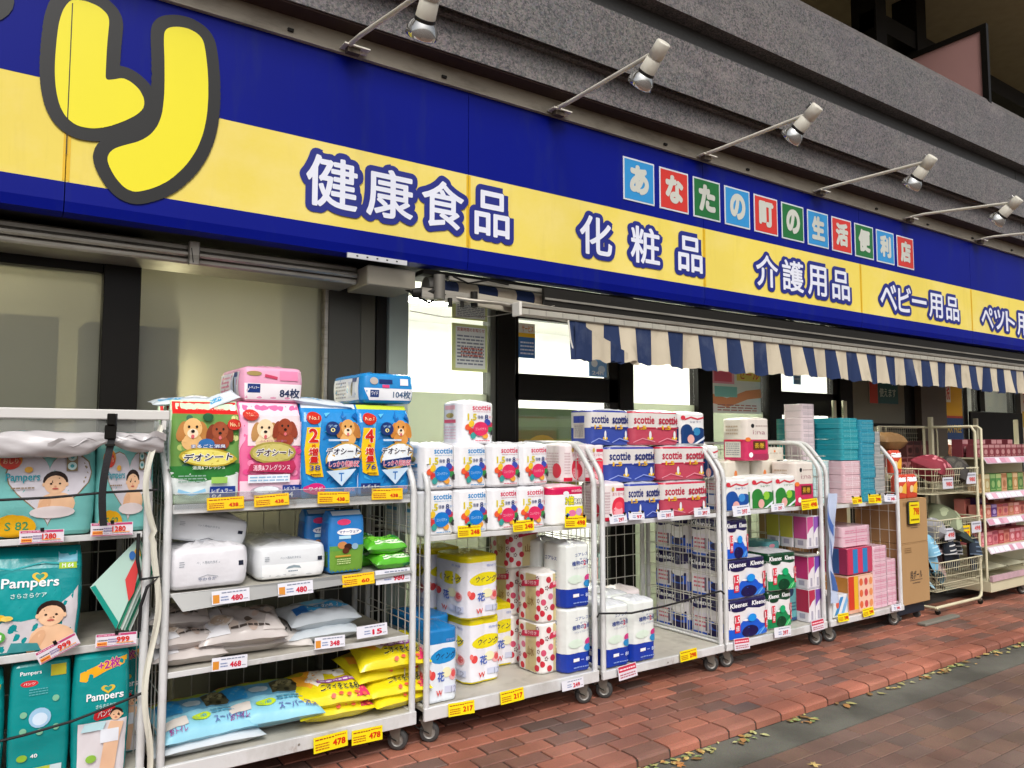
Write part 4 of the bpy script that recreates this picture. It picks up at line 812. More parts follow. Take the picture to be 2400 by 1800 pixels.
put('film_flap', crumple, 1.33, 3.60, 1.655, 'low crumpled film flap on the blue packs beside the pink pack', 'film wrapping', rot=(R(5), R(6), 0), H=.04)

# --- white facial tissue soft packs (pet cage, second shelf)
def softpk(v):
    def f(m):
        W, D, H = .32, .26, .145
        mp = wrap(m, W, D, H, film('dcdfe2' if v else 'e2e1e6'), .035, bulge=.008, noise=.0035 if v != 1 else .0015, re=.02, tz=.01, sd=v+1.); a = Art(m, mp, W, H, .025)
        if v == 1: a.rect(.07, .04, .98, .46, ink('f4f5f6')); a.poly([(.4, .3), (.44, .38), (.52, .41), (.6, .38), (.63, .3), (.52, .33)], ink('8fa0a8')); a.lines(.44, .2, .58, .27, 1, ink('8090a0'))
        a.txt('ペット用ぬれタオル', .32, .60, .62, .68, ink('7a8490'), bold=.0); a.rect(.87, .5, .93, .62, ink('24283a')); a.lines(.1, .56, .17, .72, 3, ink('9aa0a8'), 3)
        if v == 0: a.txt('やわらか', .34, .2, .58, .28, ink('8088a0')); a.band([(.34, .28), (.46, .34), (.6, .28)], .006, ink('9aa0a8'))
        if v == 2: a.band([(.4, .12), (.5, .22), (.62, .14)], .01, ink('60646c'))
        return W, D, H
    return f
put('tissue_pack:a', softpk(0), .662, 3.45, .872, 'wrinkled white soft tissue pack at the left front of the shelf', 'tissue pack', 'white soft tissue packs', W=.315, H=.17, rz=2)
put('tissue_pack:b', softpk(1), 1.03, 3.50, .87, 'white soft tissue pack with an oval opening, middle of the shelf', 'tissue pack', 'white soft tissue packs', W=.31, H=.15, D=.3, rz=-3)
put('tissue_pack:c', softpk(2), .665, 3.56, 1.075, 'white soft tissue pack tilted down on top of the left pack', 'tissue pack', 'white soft tissue packs', W=.33, H=.12, rot=(R(4), R(11), R(3)))
put('tissue_pack:c', softpk(2), .68, 3.75, .87, 'white soft tissue pack in the shade behind the left pack', 'tissue pack', 'white soft tissue packs', W=.33, H=.15)
put('tissue_pack:c', softpk(2), 1.04, 3.82, .87, 'white soft tissue pack in the shade behind the middle pack', 'tissue pack', 'white soft tissue packs', W=.3, H=.14)
def manner(m):
    W, D, H = .17, .11, .29
    mp = wrap(m, W, D, H, film('2a7cc4'), .02, bulge=.008, noise=.0018, top='seam', vs=.9, k0=.2, sd=2.2); a = Art(m, mp, W, H, .02)
    a.poly([(0, 0), (1, 0), (1, .36), (.7, .42), (.3, .38), (0, .42)], ink('6f9c3c')); a.rect(0, .36, 1, .44, ink('5f9a48')); a.ell(.4, .82, .2, .05, ink('e04070')); a.ell(.55, .66, .36, .055, W_); a.txt('マナーウェア', .26, .64, .84, .685, ink('2c3c90'), bold=.04)
    a.rect(.25, .55, .6, .6, ink('b8e0f0')); a.ell(.35, .45, .14, .06, ink('c88850')); a.ell(.52, .42, .12, .055, ink('3a2018')); a.ell(.72, .42, .1, .05, ink('8fb0c8')); a.ell(.45, .36, .1, .05, ink('5c3020')); a.rect(.15, .26, .6, .29, ink('c8a040')); a.lines(.2, .14, .6, .24, 3, ink('c8dc98'))
    a.rect(.1, .93, .95, .99, ink('c8d4e0')); a.d = .0008; a.rect(-.9, .1, -.1, .8, ink('2a60a4')); a.rect(-.9, .1, -.1, .35, ink('4c7a38')); return W, D, H
put('pet_wear_pack', manner, 1.365, 3.50, .87, 'upright blue and green dog wear pack on the second shelf', 'pet wear pack', 'blue and green dog wear packs')
put('pet_wear_pack', manner, 1.30, 3.64, .87, 'blue dog wear pack half hidden in the shade behind the front one', 'pet wear pack', 'blue and green dog wear packs', W=.16)
def wipes(m):
    W, D, H = .21, .13, .07
    mp = pillow(m, W, D, H, film('58b42c'), 2.5, 3.6); a = Art(m, mp, W, D, .02)
    a.rect(.15, .3, .9, .8, ink('7cd040')); a.rect(.2, .1, .95, .26, ink('dff0d0')); a.txt('おさんぽ', .25, .4, .6, .6, ink('2c7a34')); a.rect(.65, .42, .88, .7, ink('2c8a3c')); a.lines(.2, .12, .9, .2, 1, ink('4c9a58')); return W, D, H
for i, (x, y, z, s_) in enumerate(((1.73, 3.52, .872, 'bottom front'), (1.70, 3.53, .945, 'top front'), (1.64, 3.66, .872, 'bottom rear'), (1.63, 3.67, .945, 'top rear'))):
    put('wipes_pack', wipes, x-.04, y+.02, z, f'bright green pet wipes pack, {s_} of the small stack at the cage right', 'wipes', 'green pet wipes packs', rz=(4, -3, 6, 2)[i], rot=(R(12), 0, R((4, -3, 6, 2)[i])))
# --- litter and sand bags
def bag(v):
    def f(m):
        if v == 'yel':
            W, D, H = .34, .30, .085; mp = pillow(m, W, D, H, film('e0d01c'), 1.7, 3.4); a = Art(m, mp, W, D, .022)
            a.poly([(.8, 0.02), (.98, .05), (.98, .4), (.88, .3)], ink('d83868')); a.poly([(.06, .55), (.1, .92), (.45, .95), (.4, .5), (.25, .3)], ink('e8a030')); a.poly([(.2, .5), (.35, .88), (.5, .9), (.46, .45), (.34, .3)], ink('efe8d8')); a.ell(.16, .82, .09, .08, ink('a89a20'))
            a.ell(.62, .72, .16, .12, ink('e8e6e0')); a.ell(.68, .6, .09, .09, ink('f0eee8')); a.band([(.45, .8), (.55, .88), (.7, .86), (.8, .74)], .008, K_); a.ell(.62, .66, .02, .02, K_)
            a.rect(.34, .36, .86, .46, ink('a048a0')); a.lines(.36, .37, .84, .45, 1, ink('f0e0f0')); a.txt('ニオイをとる砂', .36, .14, .88, .30, ink('101018'), out=ink('f4ec70'), ow=.06, bold=.05, slant=.1)
            for i in range(5): a.ell(.5+i*.1, .06+.02*(i % 2), .03, .03, ink('e06048'))
        elif v == 'blue':
            W, D, H = .44, .34, .10; mp = pillow(m, W, D, H, film('8cc8dc'), 2.9, 4); a = Art(m, mp, W, D, .025)
            a.rect(.05, .8, .95, .9, ink('a8b83c')); a.rect(.05, .88, .4, .94, ink('d87838')); a.rect(.05, .42, .98, .8, ink('5c98b8')); a.rect(.06, .44, .3, .78, ink('2c88c0')); a.rect(.55, .46, .94, .78, ink('4c4a34'))
            rr = random.Random(8)
            for i in range(16): a.ell(rr.uniform(.58, .92), rr.uniform(.5, .75), .03, .04, ink(['8a8460', '2c2c20', '6c6848'][i % 3])); a.d -= .0004
            a.d += .001; a.ell(.42, .6, .1, .1, ink('b8ccd4')); a.ell(.45, .24, .1, .07, ink('b8d430')); a.txt('2倍', .39, .21, .51, .27, ink('4c9ab0')); a.rect(.06, .14, .3, .3, ink('cfc8c0')); a.txt('おトイレ', .1, .06, .28, .14, ink('9c3c8c')); a.txt('スーパー消臭', .56, .08, .94, .18, ink('5c6aa8')); a.lines(.56, .22, .9, .34, 2, ink('4c98b8'))
        elif v == 'sand':
            W, D, H = .34, .30, .08; mp = pillow(m, W, D, H, film('c2bab6'), 3.7, 3.6); a = Art(m, mp, W, D, .025); rr = random.Random(2)
            for i in range(22): a.ell(rr.uniform(.12, .9), rr.uniform(.12, .9), rr.uniform(.04, .12), rr.uniform(.03, .08), ink(['b8a498', '7c6a60', 'c8b8ac', '5c5048'][i % 4]), rot=rr.uniform(0, 90)); a.d -= .0004
            a.d += .001; a.poly([(.02, .05), (.34, .05), (.28, .95), (.02, .95)], ink('dcdce0')); a.poly([(.7, .06), (.97, .1), (.95, .5), (.8, .4)], ink('d0c8c4')); a.ell(.26, .4, .15, .18, ink('e4dcd4')); a.ell(.26, .4, .12, .14, ink('cdb8a4')); a.lines(.35, .1, .8, .2, 1, ink('4c4440'))
        elif v == 'tofu':
            W, D, H = .26, .26, .09; mp = pillow(m, W, D, H, film('cfc9c4'), 4.7, 3.6); a = Art(m, mp, W, D, .025); a.txt('TOFU', .12, .2, .9, .45, ink('484440'), bold=.0); a.rect(.3, .55, .8, .8, ink('b0a498')); a.ell(.7, .68, .12, .1, ink('c89868'))
        else:
            W, D, H = .36, .24, .07; mp = pillow(m, W, D, H, film('c4ccd2'), 5.7, 3.6); a = Art(m, mp, W, D, .025); a.poly([(.1, .2), (.9, .3), (.85, .6), (.1, .5)], ink('3c9acc')); a.rect(.3, .6, .8, .75, ink('7cc0dc')); a.poly([(.1, .2), (.3, .25), (.28, .5), (.1, .5)], ink('2868b0')); a.txt('紙の砂', .4, .32, .7, .48, W_)
        return W, D, H
    return f
def putc(kind, fn, px, py, Y, z, **k):   # pillow origins are centred
    x = at(px, py, Y)[0]; return put(kind, fn, x, Y, z, **k)
g3 = 'cat sand bags on the third shelf'
putc('sand_bag:sand', bag('sand'), 430, 1570, 3.62, .547, label='dark brown sand bag with a round seal, bottom left of the third shelf', cat='sand bag', group=g3, W=.30)
putc('sand_bag:sand', bag('sand'), 425, 1530, 3.62, .610, label='grey brown sand bag lying on the bottom left one', cat='sand bag', group=g3, W=.28, rz=4)
putc('sand_bag:sand', bag('sand'), 420, 1500, 3.72, .675, label='crumpled silver topped sand bag on the left pile near the back', cat='sand bag', group=g3, W=.26, rz=-14)
putc('sand_bag:sand', bag('sand'), 560, 1550, 3.66, .547, label='lower sand bag of the centre pair under the big pictured one', cat='sand bag', group=g3, W=.36)
putc('sand_bag:sand', bag('sand'), 558, 1500, 3.62, .615, label='large pictured sand bag with a white end and round seal, shelf centre', cat='sand bag', group=g3, W=.38, H=.10, rot=(R(14), 0, R(-4)))
putc('sand_bag:tofu', bag('tofu'), 655, 1500, 3.66, .55, label='beige sand bag with large grey letters between centre and blue bags', cat='sand bag', group=g3, rot=(R(12), R(8), R(-6)))
putc('sand_bag:paper', bag('paper'), 745, 1500, 3.64, .55, label='lower white and blue paper sand bag on the third shelf', cat='sand bag', group=g3)
putc('sand_bag:paper', bag('paper'), 742, 1460, 3.66, .615, label='upper white and light blue paper sand bag on the third shelf', cat='sand bag', group=g3, rot=(R(8), 0, R(5)), H=.09)
g4 = 'litter bags on the bottom deck'
putc('litter_bag:blue', bag('blue'), 465, 1740, 3.64, .235, label='left light blue litter bag on the bottom deck', cat='litter bag', group=g4, W=.40, rot=(R(10), 0, R(3)))
putc('litter_bag:white', bag('paper'), 480, 1770, 3.58, .188, label='flat white bag squashed under the two light blue litter bags', cat='litter bag', group=g4, W=.46, H=.055)
putc('litter_bag:blue', bag('blue'), 622, 1690, 3.64, .245, label='right light blue litter bag on the bottom deck', cat='litter bag', group=g4, W=.46, rot=(R(12), 0, R(-5)))
putc('litter_bag:white', bag('paper'), 640, 1720, 3.68, .188, label='white bag under the right light blue litter bag', cat='litter bag', group=g4, W=.36, H=.06)
putc('litter_bag:yel', bag('yel'), 772, 1680, 3.62, .188, label='lower yellow litter bag beside the light blue bags', cat='litter bag', group=g4, W=.36, rz=-4)
putc('litter_bag:yel', bag('yel'), 762, 1640, 3.62, .262, label='upper yellow litter bag beside the light blue bags', cat='litter bag', group=g4, W=.37, rot=(R(12), 0, R(-6)), H=.1)
putc('litter_bag:yel', bag('yel'), 915, 1640, 3.60, .188, label='lowest yellow and pink litter bag of the right stack', cat='litter bag', group=g4, W=.33, rz=6)
putc('litter_bag:yel', bag('yel'), 912, 1610, 3.60, .252, label='second yellow and pink litter bag from the bottom of the right stack', cat='litter bag', group=g4, W=.34, rot=(R(8), 0, R(-3)))
putc('litter_bag:yel', bag('yel'), 882, 1580, 3.66, .325, label='yellow litter bag pushed left, second from the top of the right stack', cat='litter bag', group=g4, W=.36, rot=(R(10), 0, R(5)))
putc('litter_bag:yel', bag('yel'), 905, 1540, 3.62, .395, label='topmost yellow litter bag with a white cat drawing', cat='litter bag', group=g4, W=.37, rot=(R(17), 0, R(-6)), H=.1)
# --- kitchen and toilet roll packs
def scot(col):
    def f(m):
        W, D, H = .205, .21, .226
        mp = wrap(m, W, D, H, film('e9e9ec'), .045, (2, 2), .004, .001, .0012, tz=.014, re=.012, sd=1.4, ns=20); a = Art(m, mp, W, H, .016)
        c = {'b': '2e8ac8', 'r': 'd03a5c'}[col]
        a.txt('scottie', .34, .80, .88, .93, ink(c), bold=.05); a.lines(.36, .75, .86, .785, 1, ink('c8a0ac' if col == 'r' else 'a0bcd4'))
        a.txt('1.5', .2, .56, .46, .72, ink('d8c828'), out=ink('9aa060'), ow=.03, bold=.07); a.txt('倍巻', .48, .6, .64, .68, ink('2c3c74')); a.txt('8', .68, .58, .78, .70, ink('2c3c74')); a.txt('ロール', .8, .62, .98, .67, ink(c))
        for u, v, q in ((.22, .4, 'e05a34'), (.3, .48, 'e8c030'), (.82, .46, 'c03a50'), (.84, .34, '3c8a4c'), (.3, .3, 'cc3c3c'), (.35, .2, '3c9a94'), (.68, .2, 'e8a040'), (.74, .52, '3a4ca8'), (.9, .27, '38383c')): a.ell(u, v, .09, .07, ink(q), rot=u*200)
        a.ell(.55, .36, .21, .17, ink('1878c8' if col == 'b' else 'd83060')); a.txt('コンパクト', .4, .32, .7, .39, ink('b8dcf4' if col == 'b' else 'f4c0d0'), bold=0); a.lines(.4, .06, .8, .1, 1, ink(c))
        a.d = .0008; a.rect(-.75, .82, -.25, .92, ink('e4b0b8' if col == 'r' else 'b0cce4')); a.ell(-.5, .68, .2, .06, ink('b0a060')); a.rect(-.78, .5, -.2, .58, ink('d86078' if col == 'r' else '4c98cc')); a.lines(-.8, .1, -.2, .44, 5, ink('d8b8c4' if col == 'r' else 'b8c8dc'), 5)
        return W, D, H
    return f
gk = 'white kitchen roll packs on the shelf'
xs = [1.862, 2.068, 2.275, 2.482]; xl = [2.03, 2.03]
nm = ['first from the left', 'second from the left', 'third from the left', 'fourth from the left']
X1 = [1.818, 2.024, 2.232, 2.438]
for r_, z in ((0, 1.013), (1, 1.246)):
    for i, x in enumerate(X1):
        if i == 3 and r_ == 0: x -= .03
        put('kitchen_roll_pack:'+('b', 'b', 'r', 'r')[i], scot(('b', 'b', 'r', 'r')[i]), x+.006, 3.455+.004*i, z, f'white roll pack with {["blue", "blue", "red", "red"][i]} lettering, {["lower", "upper"][r_]} front row, {nm[i]}', 'kitchen rolls', gk, rz=(1, -1, 2, -2)[(i+r_) % 4])
        put('kitchen_roll_pack:'+('b', 'b', 'r', 'r')[i], scot(('b', 'b', 'r', 'r')[i]), x+.006, 3.685, z, f'white roll pack directly behind the {["lower", "upper"][r_]} front row, {nm[i]}', 'kitchen rolls', 'white kitchen roll packs in the back row')
put('kitchen_roll_pack:r', scot('r'), 2.085, 3.52, 1.476, 'single white roll pack with red lettering standing on top of the others', 'kitchen rolls', gk, W=.225)
def r3(m):
    W, D, H = .27, .22, .215; pk_ = film('cc1450')
    mp = wrap(m, W, D, H, film('eeeef0'), .05, (2, 2), .004, .001, .001, tz=.014, sd=2.4, ns=20, bands=[(.8, film('f0f0f2')), (1.01, pk_)], topmat=film('e8c8d0')); a = Art(m, mp, W, H, .016)
    a.ell(.45, .83, .08, .06, ink('e8e8ec')); a.txt('3倍', .42, .52, .66, .76, ink('e8e020'), out=ink('203828'), ow=.08, bold=.07); a.txt('長持ち', .64, .54, .96, .68, ink('f0f0e0'), out=ink('14141c'), ow=.1, bold=.05)
    a.rect(.42, .18, .95, .48, ink('e8dc28')); a.ell(.6, .3, .1, .09, ink('d870a0')); a.ell(.78, .33, .09, .1, ink('c8a0c8')); a.ell(.48, .25, .05, .06, ink('3060b0')); a.ell(.88, .24, .06, .06, ink('d88030')); a.txt('scottie', .58, .86, .86, .94, ink('f0c0d0'))
    a.d = .0008; a.rect(-.9, .55, -.2, .66, ink('cc1450')); a.ell(-.4, .3, .15, .07, ink('3898d0')); return W, D, H
put('kitchen_roll_pack:three', r3, 2.648, 3.48, 1.013, 'white roll pack with a crimson top band and yellow 3 at the right end', 'kitchen rolls', gk)

def wing(v):
    def f(m):
        W, D, H = .235, .33, .345; yl_ = film('e0d010'); bl_ = film('1878b8')
        mp = wrap(m, W, D, H, film('e6e5ec'), .05, (2, 3), .006, .001, .0012, tz=.012, sd=3.4, ns=20, bands=[(.035, yl_), (.93, film('e6e5ec')), (1.01, yl_)] if v == 'y' else [(.78, film('dfe6ee')), (1.01, bl_)], topmat=yl_ if v == 'y' else bl_); a = Art(m, mp, W, H, .016)
        bc = ink('e4d41c' if v == 'y' else '2088c8')
        for du in (0, -1.0):
            sgn = 1 if du == 0 else .8
            if du < 0: a.d = .0008
            a.ell(.55+du, .63, .42*sgn, .105, bc, rot=4); a.txt('ウィング', .28+du, .58, .86+du, .68, ink('1c2450'), slant=.25, bold=.03); a.txt('植物性', .6+du, .82, .88+du, .86, ink('8c9cd0'), bold=0)
            a.ell(.2+du, .38, .09, .055, ink('d84848'), rot=60); a.ell(.12+du, .42, .05, .045, ink('e87870')); a.ell(.8+du, .36, .12, .08, ink('e4a8a8')); a.ell(.82+du, .37, .07, .05, ink('d85858')); a.ell(.62+du, .4, .13, .07, ink('e8e4b8'))
            a.txt('花', .34+du, .28, .55+du, .42, ink('4464b8'), bold=.05); a.rect(.56+du, .12, .95+du, .21, ink('c8cce0')); a.txt('12', .74+du, .11, .92+du, .2, ink('a0a4b8')); a.txt('W', .3+du, .09, .5+du, .17, ink('d84038'), bold=.03)
        return W, D, H
    return f
gt = 'yellow trimmed toilet roll packs on the lower deck'
put('toilet_roll_pack:wing', wing('y'), 2.185, 3.60, .186, 'lower front yellow trimmed toilet roll pack with black lettering on a yellow oval', 'toilet rolls', gt, rz=4)
put('toilet_roll_pack:wing', wing('y'), 2.155, 3.58, .533, 'upper front yellow trimmed toilet roll pack of the stack', 'toilet rolls', gt, rz=2, H=.335)
put('toilet_roll_pack:wing', wing('y'), 2.43, 3.80, .186, 'yellow trimmed toilet roll pack behind, half hidden right of the stack', 'toilet rolls', gt, H=.36)
put('toilet_roll_pack:wing', wing('y'), 2.10, 3.92, .533, 'yellow trimmed toilet roll pack deep behind the upper front one', 'toilet rolls', gt, D=.2)
put('toilet_roll_pack:wingb', wing('b'), 1.93, 3.72, .186, 'blue and white toilet roll pack with a blue top beside the yellow stack', 'toilet rolls', 'blue toilet roll packs on the lower deck', H=.36, rz=2)
put('toilet_roll_pack:wingb', wing('b'), 1.86, 3.46, .186, 'blue and white toilet roll pack just behind the left cage post', 'toilet rolls', 'blue toilet roll packs on the lower deck', W=.19, H=.36, D=.24)
def dotp(m):
    W, D, H = .235, .22, .275
    mp = wrap(m, W, D, H, film('e6e2de'), .04, (2, 2), .005, .001, .001, tz=.012, sd=5.4, ns=20); a = Art(m, mp, W, H, .016); rr = random.Random(6)
    for du in (0, -1):
        if du: a.d = .0008
        a.rect(.42+du, .03, .86+du, .97, ink('c8b888')); 
        for u, v, q in ((.08, .2, 'c02c3c'), (.12, .42, 'c8506c'), (.06, .65, 'b82838'), (.3, .1, 'c4303c'), (.34, .52, 'd07088'), (.28, .86, 'b82c3c'), (.95, .3, 'b82838'), (.93, .6, 'c4405c'), (.4, .3, 'b83040'), (.88, .12, 'b82c3c')): a.ell(u+du, v, .075, .07, ink(q), rot=70); a.d -= .0004
        for u, v in ((.2, .3), (.22, .7), (.94, .45), (.9, .9)):
            for k in range(5): a.ell(u+du+.04*math.cos(k*1.256), v+.035*math.sin(k*1.256), .017, .015, ink('5a1c20')); a.d -= .0004
        a.d += .002; a.poly([(.28+du, .72), (.3+du, .68), (.95+du, .76), (.97+du, .88), (.9+du, .88), (.32+du, .8)], ink('c02c4c')); a.txt('香り付き', .4+du, .745, .88+du, .82, ink('f0d0d4'), rise=.03); a.txt('山水', .5+du, .34, .8+du, .52, ink('8c6428'), bold=.02)
    return W, D, H
gd = 'red dotted toilet roll packs stacked right on the lower deck'
for x, y, z, l in ((2.615, 3.53, .186, 'front stack, bottom'), (2.615, 3.53, .466, 'front stack, top'), (2.585, 3.79, .186, 'rear stack, bottom'), (2.585, 3.79, .466, 'rear stack, middle'), (2.56, 3.76, .745, 'rear stack, uppermost under the shelf')):
    put('toilet_roll_pack:dots', dotp, x, y, z, f'red dotted beige toilet roll pack, {l}', 'toilet rolls', gd, H=.26 if z > .7 else .278, rz=3 if y < 3.6 else 0)
def dbl(m):
    W, D, H = .205, .22, .355; b_ = film('1638a0')
    mp = wrap(m, W, D, H, film('dfe3e0'), .045, (2, 2), .006, .001, .0014, tz=.016, sd=6.4, ns=20, bands=[(.28, b_), (1.01, film('e2e6e2'))], topmat=film('dcdfe4')); a = Art(m, mp, W, H, .016)
    a.txt('コアレス', .4, .80, .86, .85, ink('2c4c94'), rise=.02); a.txt('ダブル', .56, .745, .84, .78, ink('3c4c8c'), bold=0); a.txt('植物の2倍', .28, .66, .92, .735, ink('24408c'), rise=.02, bold=.04); a.txt('2', .68, .665, .76, .745, ink('d03048')); a.txt('トイレットロール', .36, .60, .84, .64, ink('60709c'), rise=.02, bold=0)
    a.ell(.4, .45, .26, .07, ink('d4e4d4')); a.ell(.84, .46, .13, .055, ink('c8387c')); a.ell(.82, .37, .14, .06, ink('2c88c0')); a.rect(.3, .17, .52, .22, W_); a.txt('8R', .74, .16, .92, .22, ink('c8d4f0')); a.lines(.3, .06, .85, .1, 1, ink('8098d0')); a.rect(.56, .185, .66, .2, ink('8ca0dc'))
    a.d = .0008; a.txt('コアレス', -.8, .74, -.3, .8, ink('2c4c94')); a.rect(-.62, .15, -.35, .22, W_); a.lines(-.8, .4, -.3, .6, 4, ink('b0bcc8')); return W, D, H
gb = 'white toilet roll packs with a dark blue base'
for x, y, z, l in ((2.90, 3.46, .186, 'right edge of the kitchen roll cage, lower front'), (2.90, 3.46, .545, 'right edge of the kitchen roll cage, upper front'), (2.88, 3.70, .186, 'right edge of the kitchen roll cage, lower second row'), (2.88, 3.70, .545, 'right edge of the kitchen roll cage, upper second row')):
    put('toilet_roll_pack:dbl', dbl, x-.165, y, z, f'blue based white roll pack, {l}', 'toilet rolls', gb)
gb2 = 'white toilet roll packs in the corded cage'
for i, x in enumerate((3.02, 3.235)):
    for j, y in enumerate((3.445, 3.675, 3.905)):
        put('toilet_roll_pack:dbl', dbl, x, y, .172, f'blue based white roll pack, corded cage, {["left", "right"][i]} column, {["front", "second", "rear"][j]} row', 'toilet rolls', gb2, W=.21)
def rose(m):
    W, D, H = .2, .22, .225
    mp = wrap(m, W, D, H, film('e6dcdc'), .04, (2, 2), .005, 0, .001, tz=.012, sd=7.4, ns=18); a = Art(m, mp, W, H, .018)
    a.ell(.68, .34, .3, .3, ink('d83048')); a.ell(.62, .26, .18, .18, ink('e8a0a8')); a.ell(.66, .42, .14, .1, ink('e84c5c')); a.rect(.55, .8, .95, .88, ink('c82c48')); a.txt('エリエール', .4, .68, .9, .76, ink('c86078')); a.rect(.02, .02, .4, .12, ink('c81c3c')); a.lines(.06, .2, .3, .8, 8, ink('c8b0b4')); a.ell(.42, .85, .06, .06, ink('c8a850'))
    a.d = .0008; a.lines(-.8, .2, -.2, .8, 8, ink('c8b0b4')); a.ell(-.3, .3, .2, .2, ink('d83c50')); return W, D, H
gp = 'small roll packs on the shelf of the corded cage'
put('toilet_roll_pack:rose', rose, 3.45, 3.78, .172, 'pink flowered roll pack behind the white ones in the corded cage', 'toilet rolls', None, H=.34, W=.2)
put('kitchen_roll_pack:rose', rose, 3.02, 3.455, 1.013, 'white roll pack with a big red flower, lower row far left', 'kitchen rolls', gp)
put('kitchen_roll_pack:rose', rose, 2.975, 3.56, 1.245, 'white roll pack with a big red flower, second row far left', 'kitchen rolls', gp, W=.17)
put('kitchen_roll_pack:rose', rose, 2.86, 3.62, 1.245, 'white roll pack with a red flower behind the curved cage post', 'kitchen rolls', gp, W=.17)
put('toilet_roll_pack:rose', rose, 3.44, 3.76, .172, 'pink flowered roll pack behind the white blue based packs in the corded cage', 'toilet rolls', 'pink roll packs', H=.33) if 0 else None
def cs(col):
    def f(m):
        W, D, H = .30, .21, .215; c1_ = {'b': '2c3c94', 'r': 'b82440'}[col]; c2_ = {'b': '26389a', 'r': 'c8485c'}[col]
        mp = wrap(m, W, D, H, film({'b': '3a4ca4', 'r': 'c04458'}[col]), .035, (2, 2), .004, 0, .0008, tz=.012, sd=8.4, ns=20, bands=[(.52, film({'b': '34489c', 'r': 'b84458'}[col])), (.93, film('d8d4d0')), (1.01, film(c1_))], topmat=film('cfd2d8')); a = Art(m, mp, W, H, .018)
        for u in (.0, .5):
            a.txt('scottie', u+.04, .62, u+.46, .86, ink({'b': '1c286c', 'r': 'b02440'}[col]), bold=.06); a.txt('1.5', u+.1, .46, u+.28, .58, ink('e0b020'), bold=.06); a.rect(u+.01, .49, u+.49, .53, ink(c1_)); a.d += .0004
            a.ell(u+.36, .2, .06, .05, ink('d8b020')); a.ell(u+.36, .3, .025, .12, ink('dfe0e4')); a.band([(u+.02, .08), (u+.2, .2), (u+.46, .1)], .02, ink({'b': '8898d8', 'r': 'd88898'}[col])); a.txt('1.5', u+.1, .46, u+.28, .58, ink('e0b020'), bold=.06)
        a.d = .0008; a.rect(-.75, .2, -.25, .62, ink('b8b0a8')); a.rect(-.75, .64, -.25, .84, ink(c1_)); a.lines(-.7, .24, -.3, .58, 6, ink('70707c')); return W, D, H
    return f
def sep(col):
    def f(m):
        W, D, H = .215, .2, .215; c = {'b': '1c4c98', 'g': '2c7c34', 'n': '14386c'}[col]
        mp = wrap(m, W, D, H, film('e4e4e2'), .035, (2, 2), .004, 0, .0008, tz=.012, sd=9.4, ns=18); a = Art(m, mp, W, H, .018)
        a.rect(.02, .04, .98, .36, ink(c)); a.ell(.24, .4, .24, .24, ink(c), 24); a.ell(.72, .36, .26, .18, ink(c), 24); a.ell(.62, .42, .13, .13, ink({'b': '3c88cc', 'g': '8cc43c', 'n': '3080b0'}[col])); a.band([(.15, .78), (.4, .86), (.65, .8), (.92, .86)], .05, ink('c83848')); a.ell(.1, .84, .08, .07, ink('c83040'))
        a.txt('シャワー', .36, .68, .78, .75, ink(c)); a.ell(.38, .18, .14, .14, ink('e0a8a0')); a.poly([(.5, .04), (.98, .3), (.98, .22), (.62, .04)], ink('dfe8f0'))
        a.d = .0008; a.rect(-.85, .05, -.1, .55, ink(c)); a.rect(-.75, .15, -.3, .5, W_); a.lines(-.8, .65, -.2, .9, 3, ink('c86070')); return W, D, H
    return f
for col, x, y, z, l in (('b', 3.10, 3.455, 1.013, 'dark blue roll pack, bottom row of the corded cage, beside the flower pack'), ('r', 3.40, 3.46, 1.013, 'red roll pack, bottom row left of centre'), ('r', 3.70, 3.46, 1.013, 'red roll pack, bottom row right end')): pass
put('kitchen_roll_pack:cb', cs('b'), 3.235, 3.47, 1.013, 'blue and white roll pack, bottom row beside the flower pack', 'kitchen rolls', gp, W=.29)
put('kitchen_roll_pack:cr', cs('r'), 3.53, 3.46, 1.013, 'red and white roll pack, bottom row right end', 'kitchen rolls', gp, W=.42)
put('kitchen_roll_pack:cb', cs('b'), 3.12, 3.52, 1.238, 'blue and white roll pack, middle row', 'kitchen rolls', gp, W=.42)
put('kitchen_roll_pack:cr', cs('r'), 3.55, 3.50, 1.238, 'red and white roll pack, middle row', 'kitchen rolls', gp, W=.43)
put('kitchen_roll_pack:cb', cs('b'), 3.02, 3.56, 1.464, 'blue and white roll pack on the top row', 'kitchen rolls', gp, W=.33)
put('kitchen_roll_pack:cr', cs('r'), 3.355, 3.55, 1.464, 'red and white roll pack with a barcode side on the top row', 'kitchen rolls', gp, W=.43)
put('kitchen_roll_pack:sn', sep('n'), 3.80, 3.56, 1.464, 'white pack with navy wave at the right end of the top row', 'kitchen rolls', gp, W=.25)
put('kitchen_roll_pack:sn', sep('n'), 3.985, 3.56, 1.238, 'white pack with navy wave in the middle row by the curved post', 'kitchen rolls', gp, W=.2)
ge = 'roll packs on the shelf of the green pack cage'
put('kitchen_roll_pack:sn', sep('n'), 3.975, 3.62, 1.013, 'white pack with navy wave behind the post at the cage joint', 'kitchen rolls', ge, W=.14)
put('kitchen_roll_pack:sb', sep('b'), 4.13, 3.47, 1.013, 'white pack with bright blue wave at the left of the shelf', 'kitchen rolls', ge, W=.26)
put('kitchen_roll_pack:sg', sep('g'), 4.40, 3.47, 1.013, 'left white pack with green wave', 'kitchen rolls', ge, W=.25, H=.225)
put('kitchen_roll_pack:sg', sep('g'), 4.66, 3.47, 1.013, 'right white pack with green wave', 'kitchen rolls', ge, W=.25, H=.225)
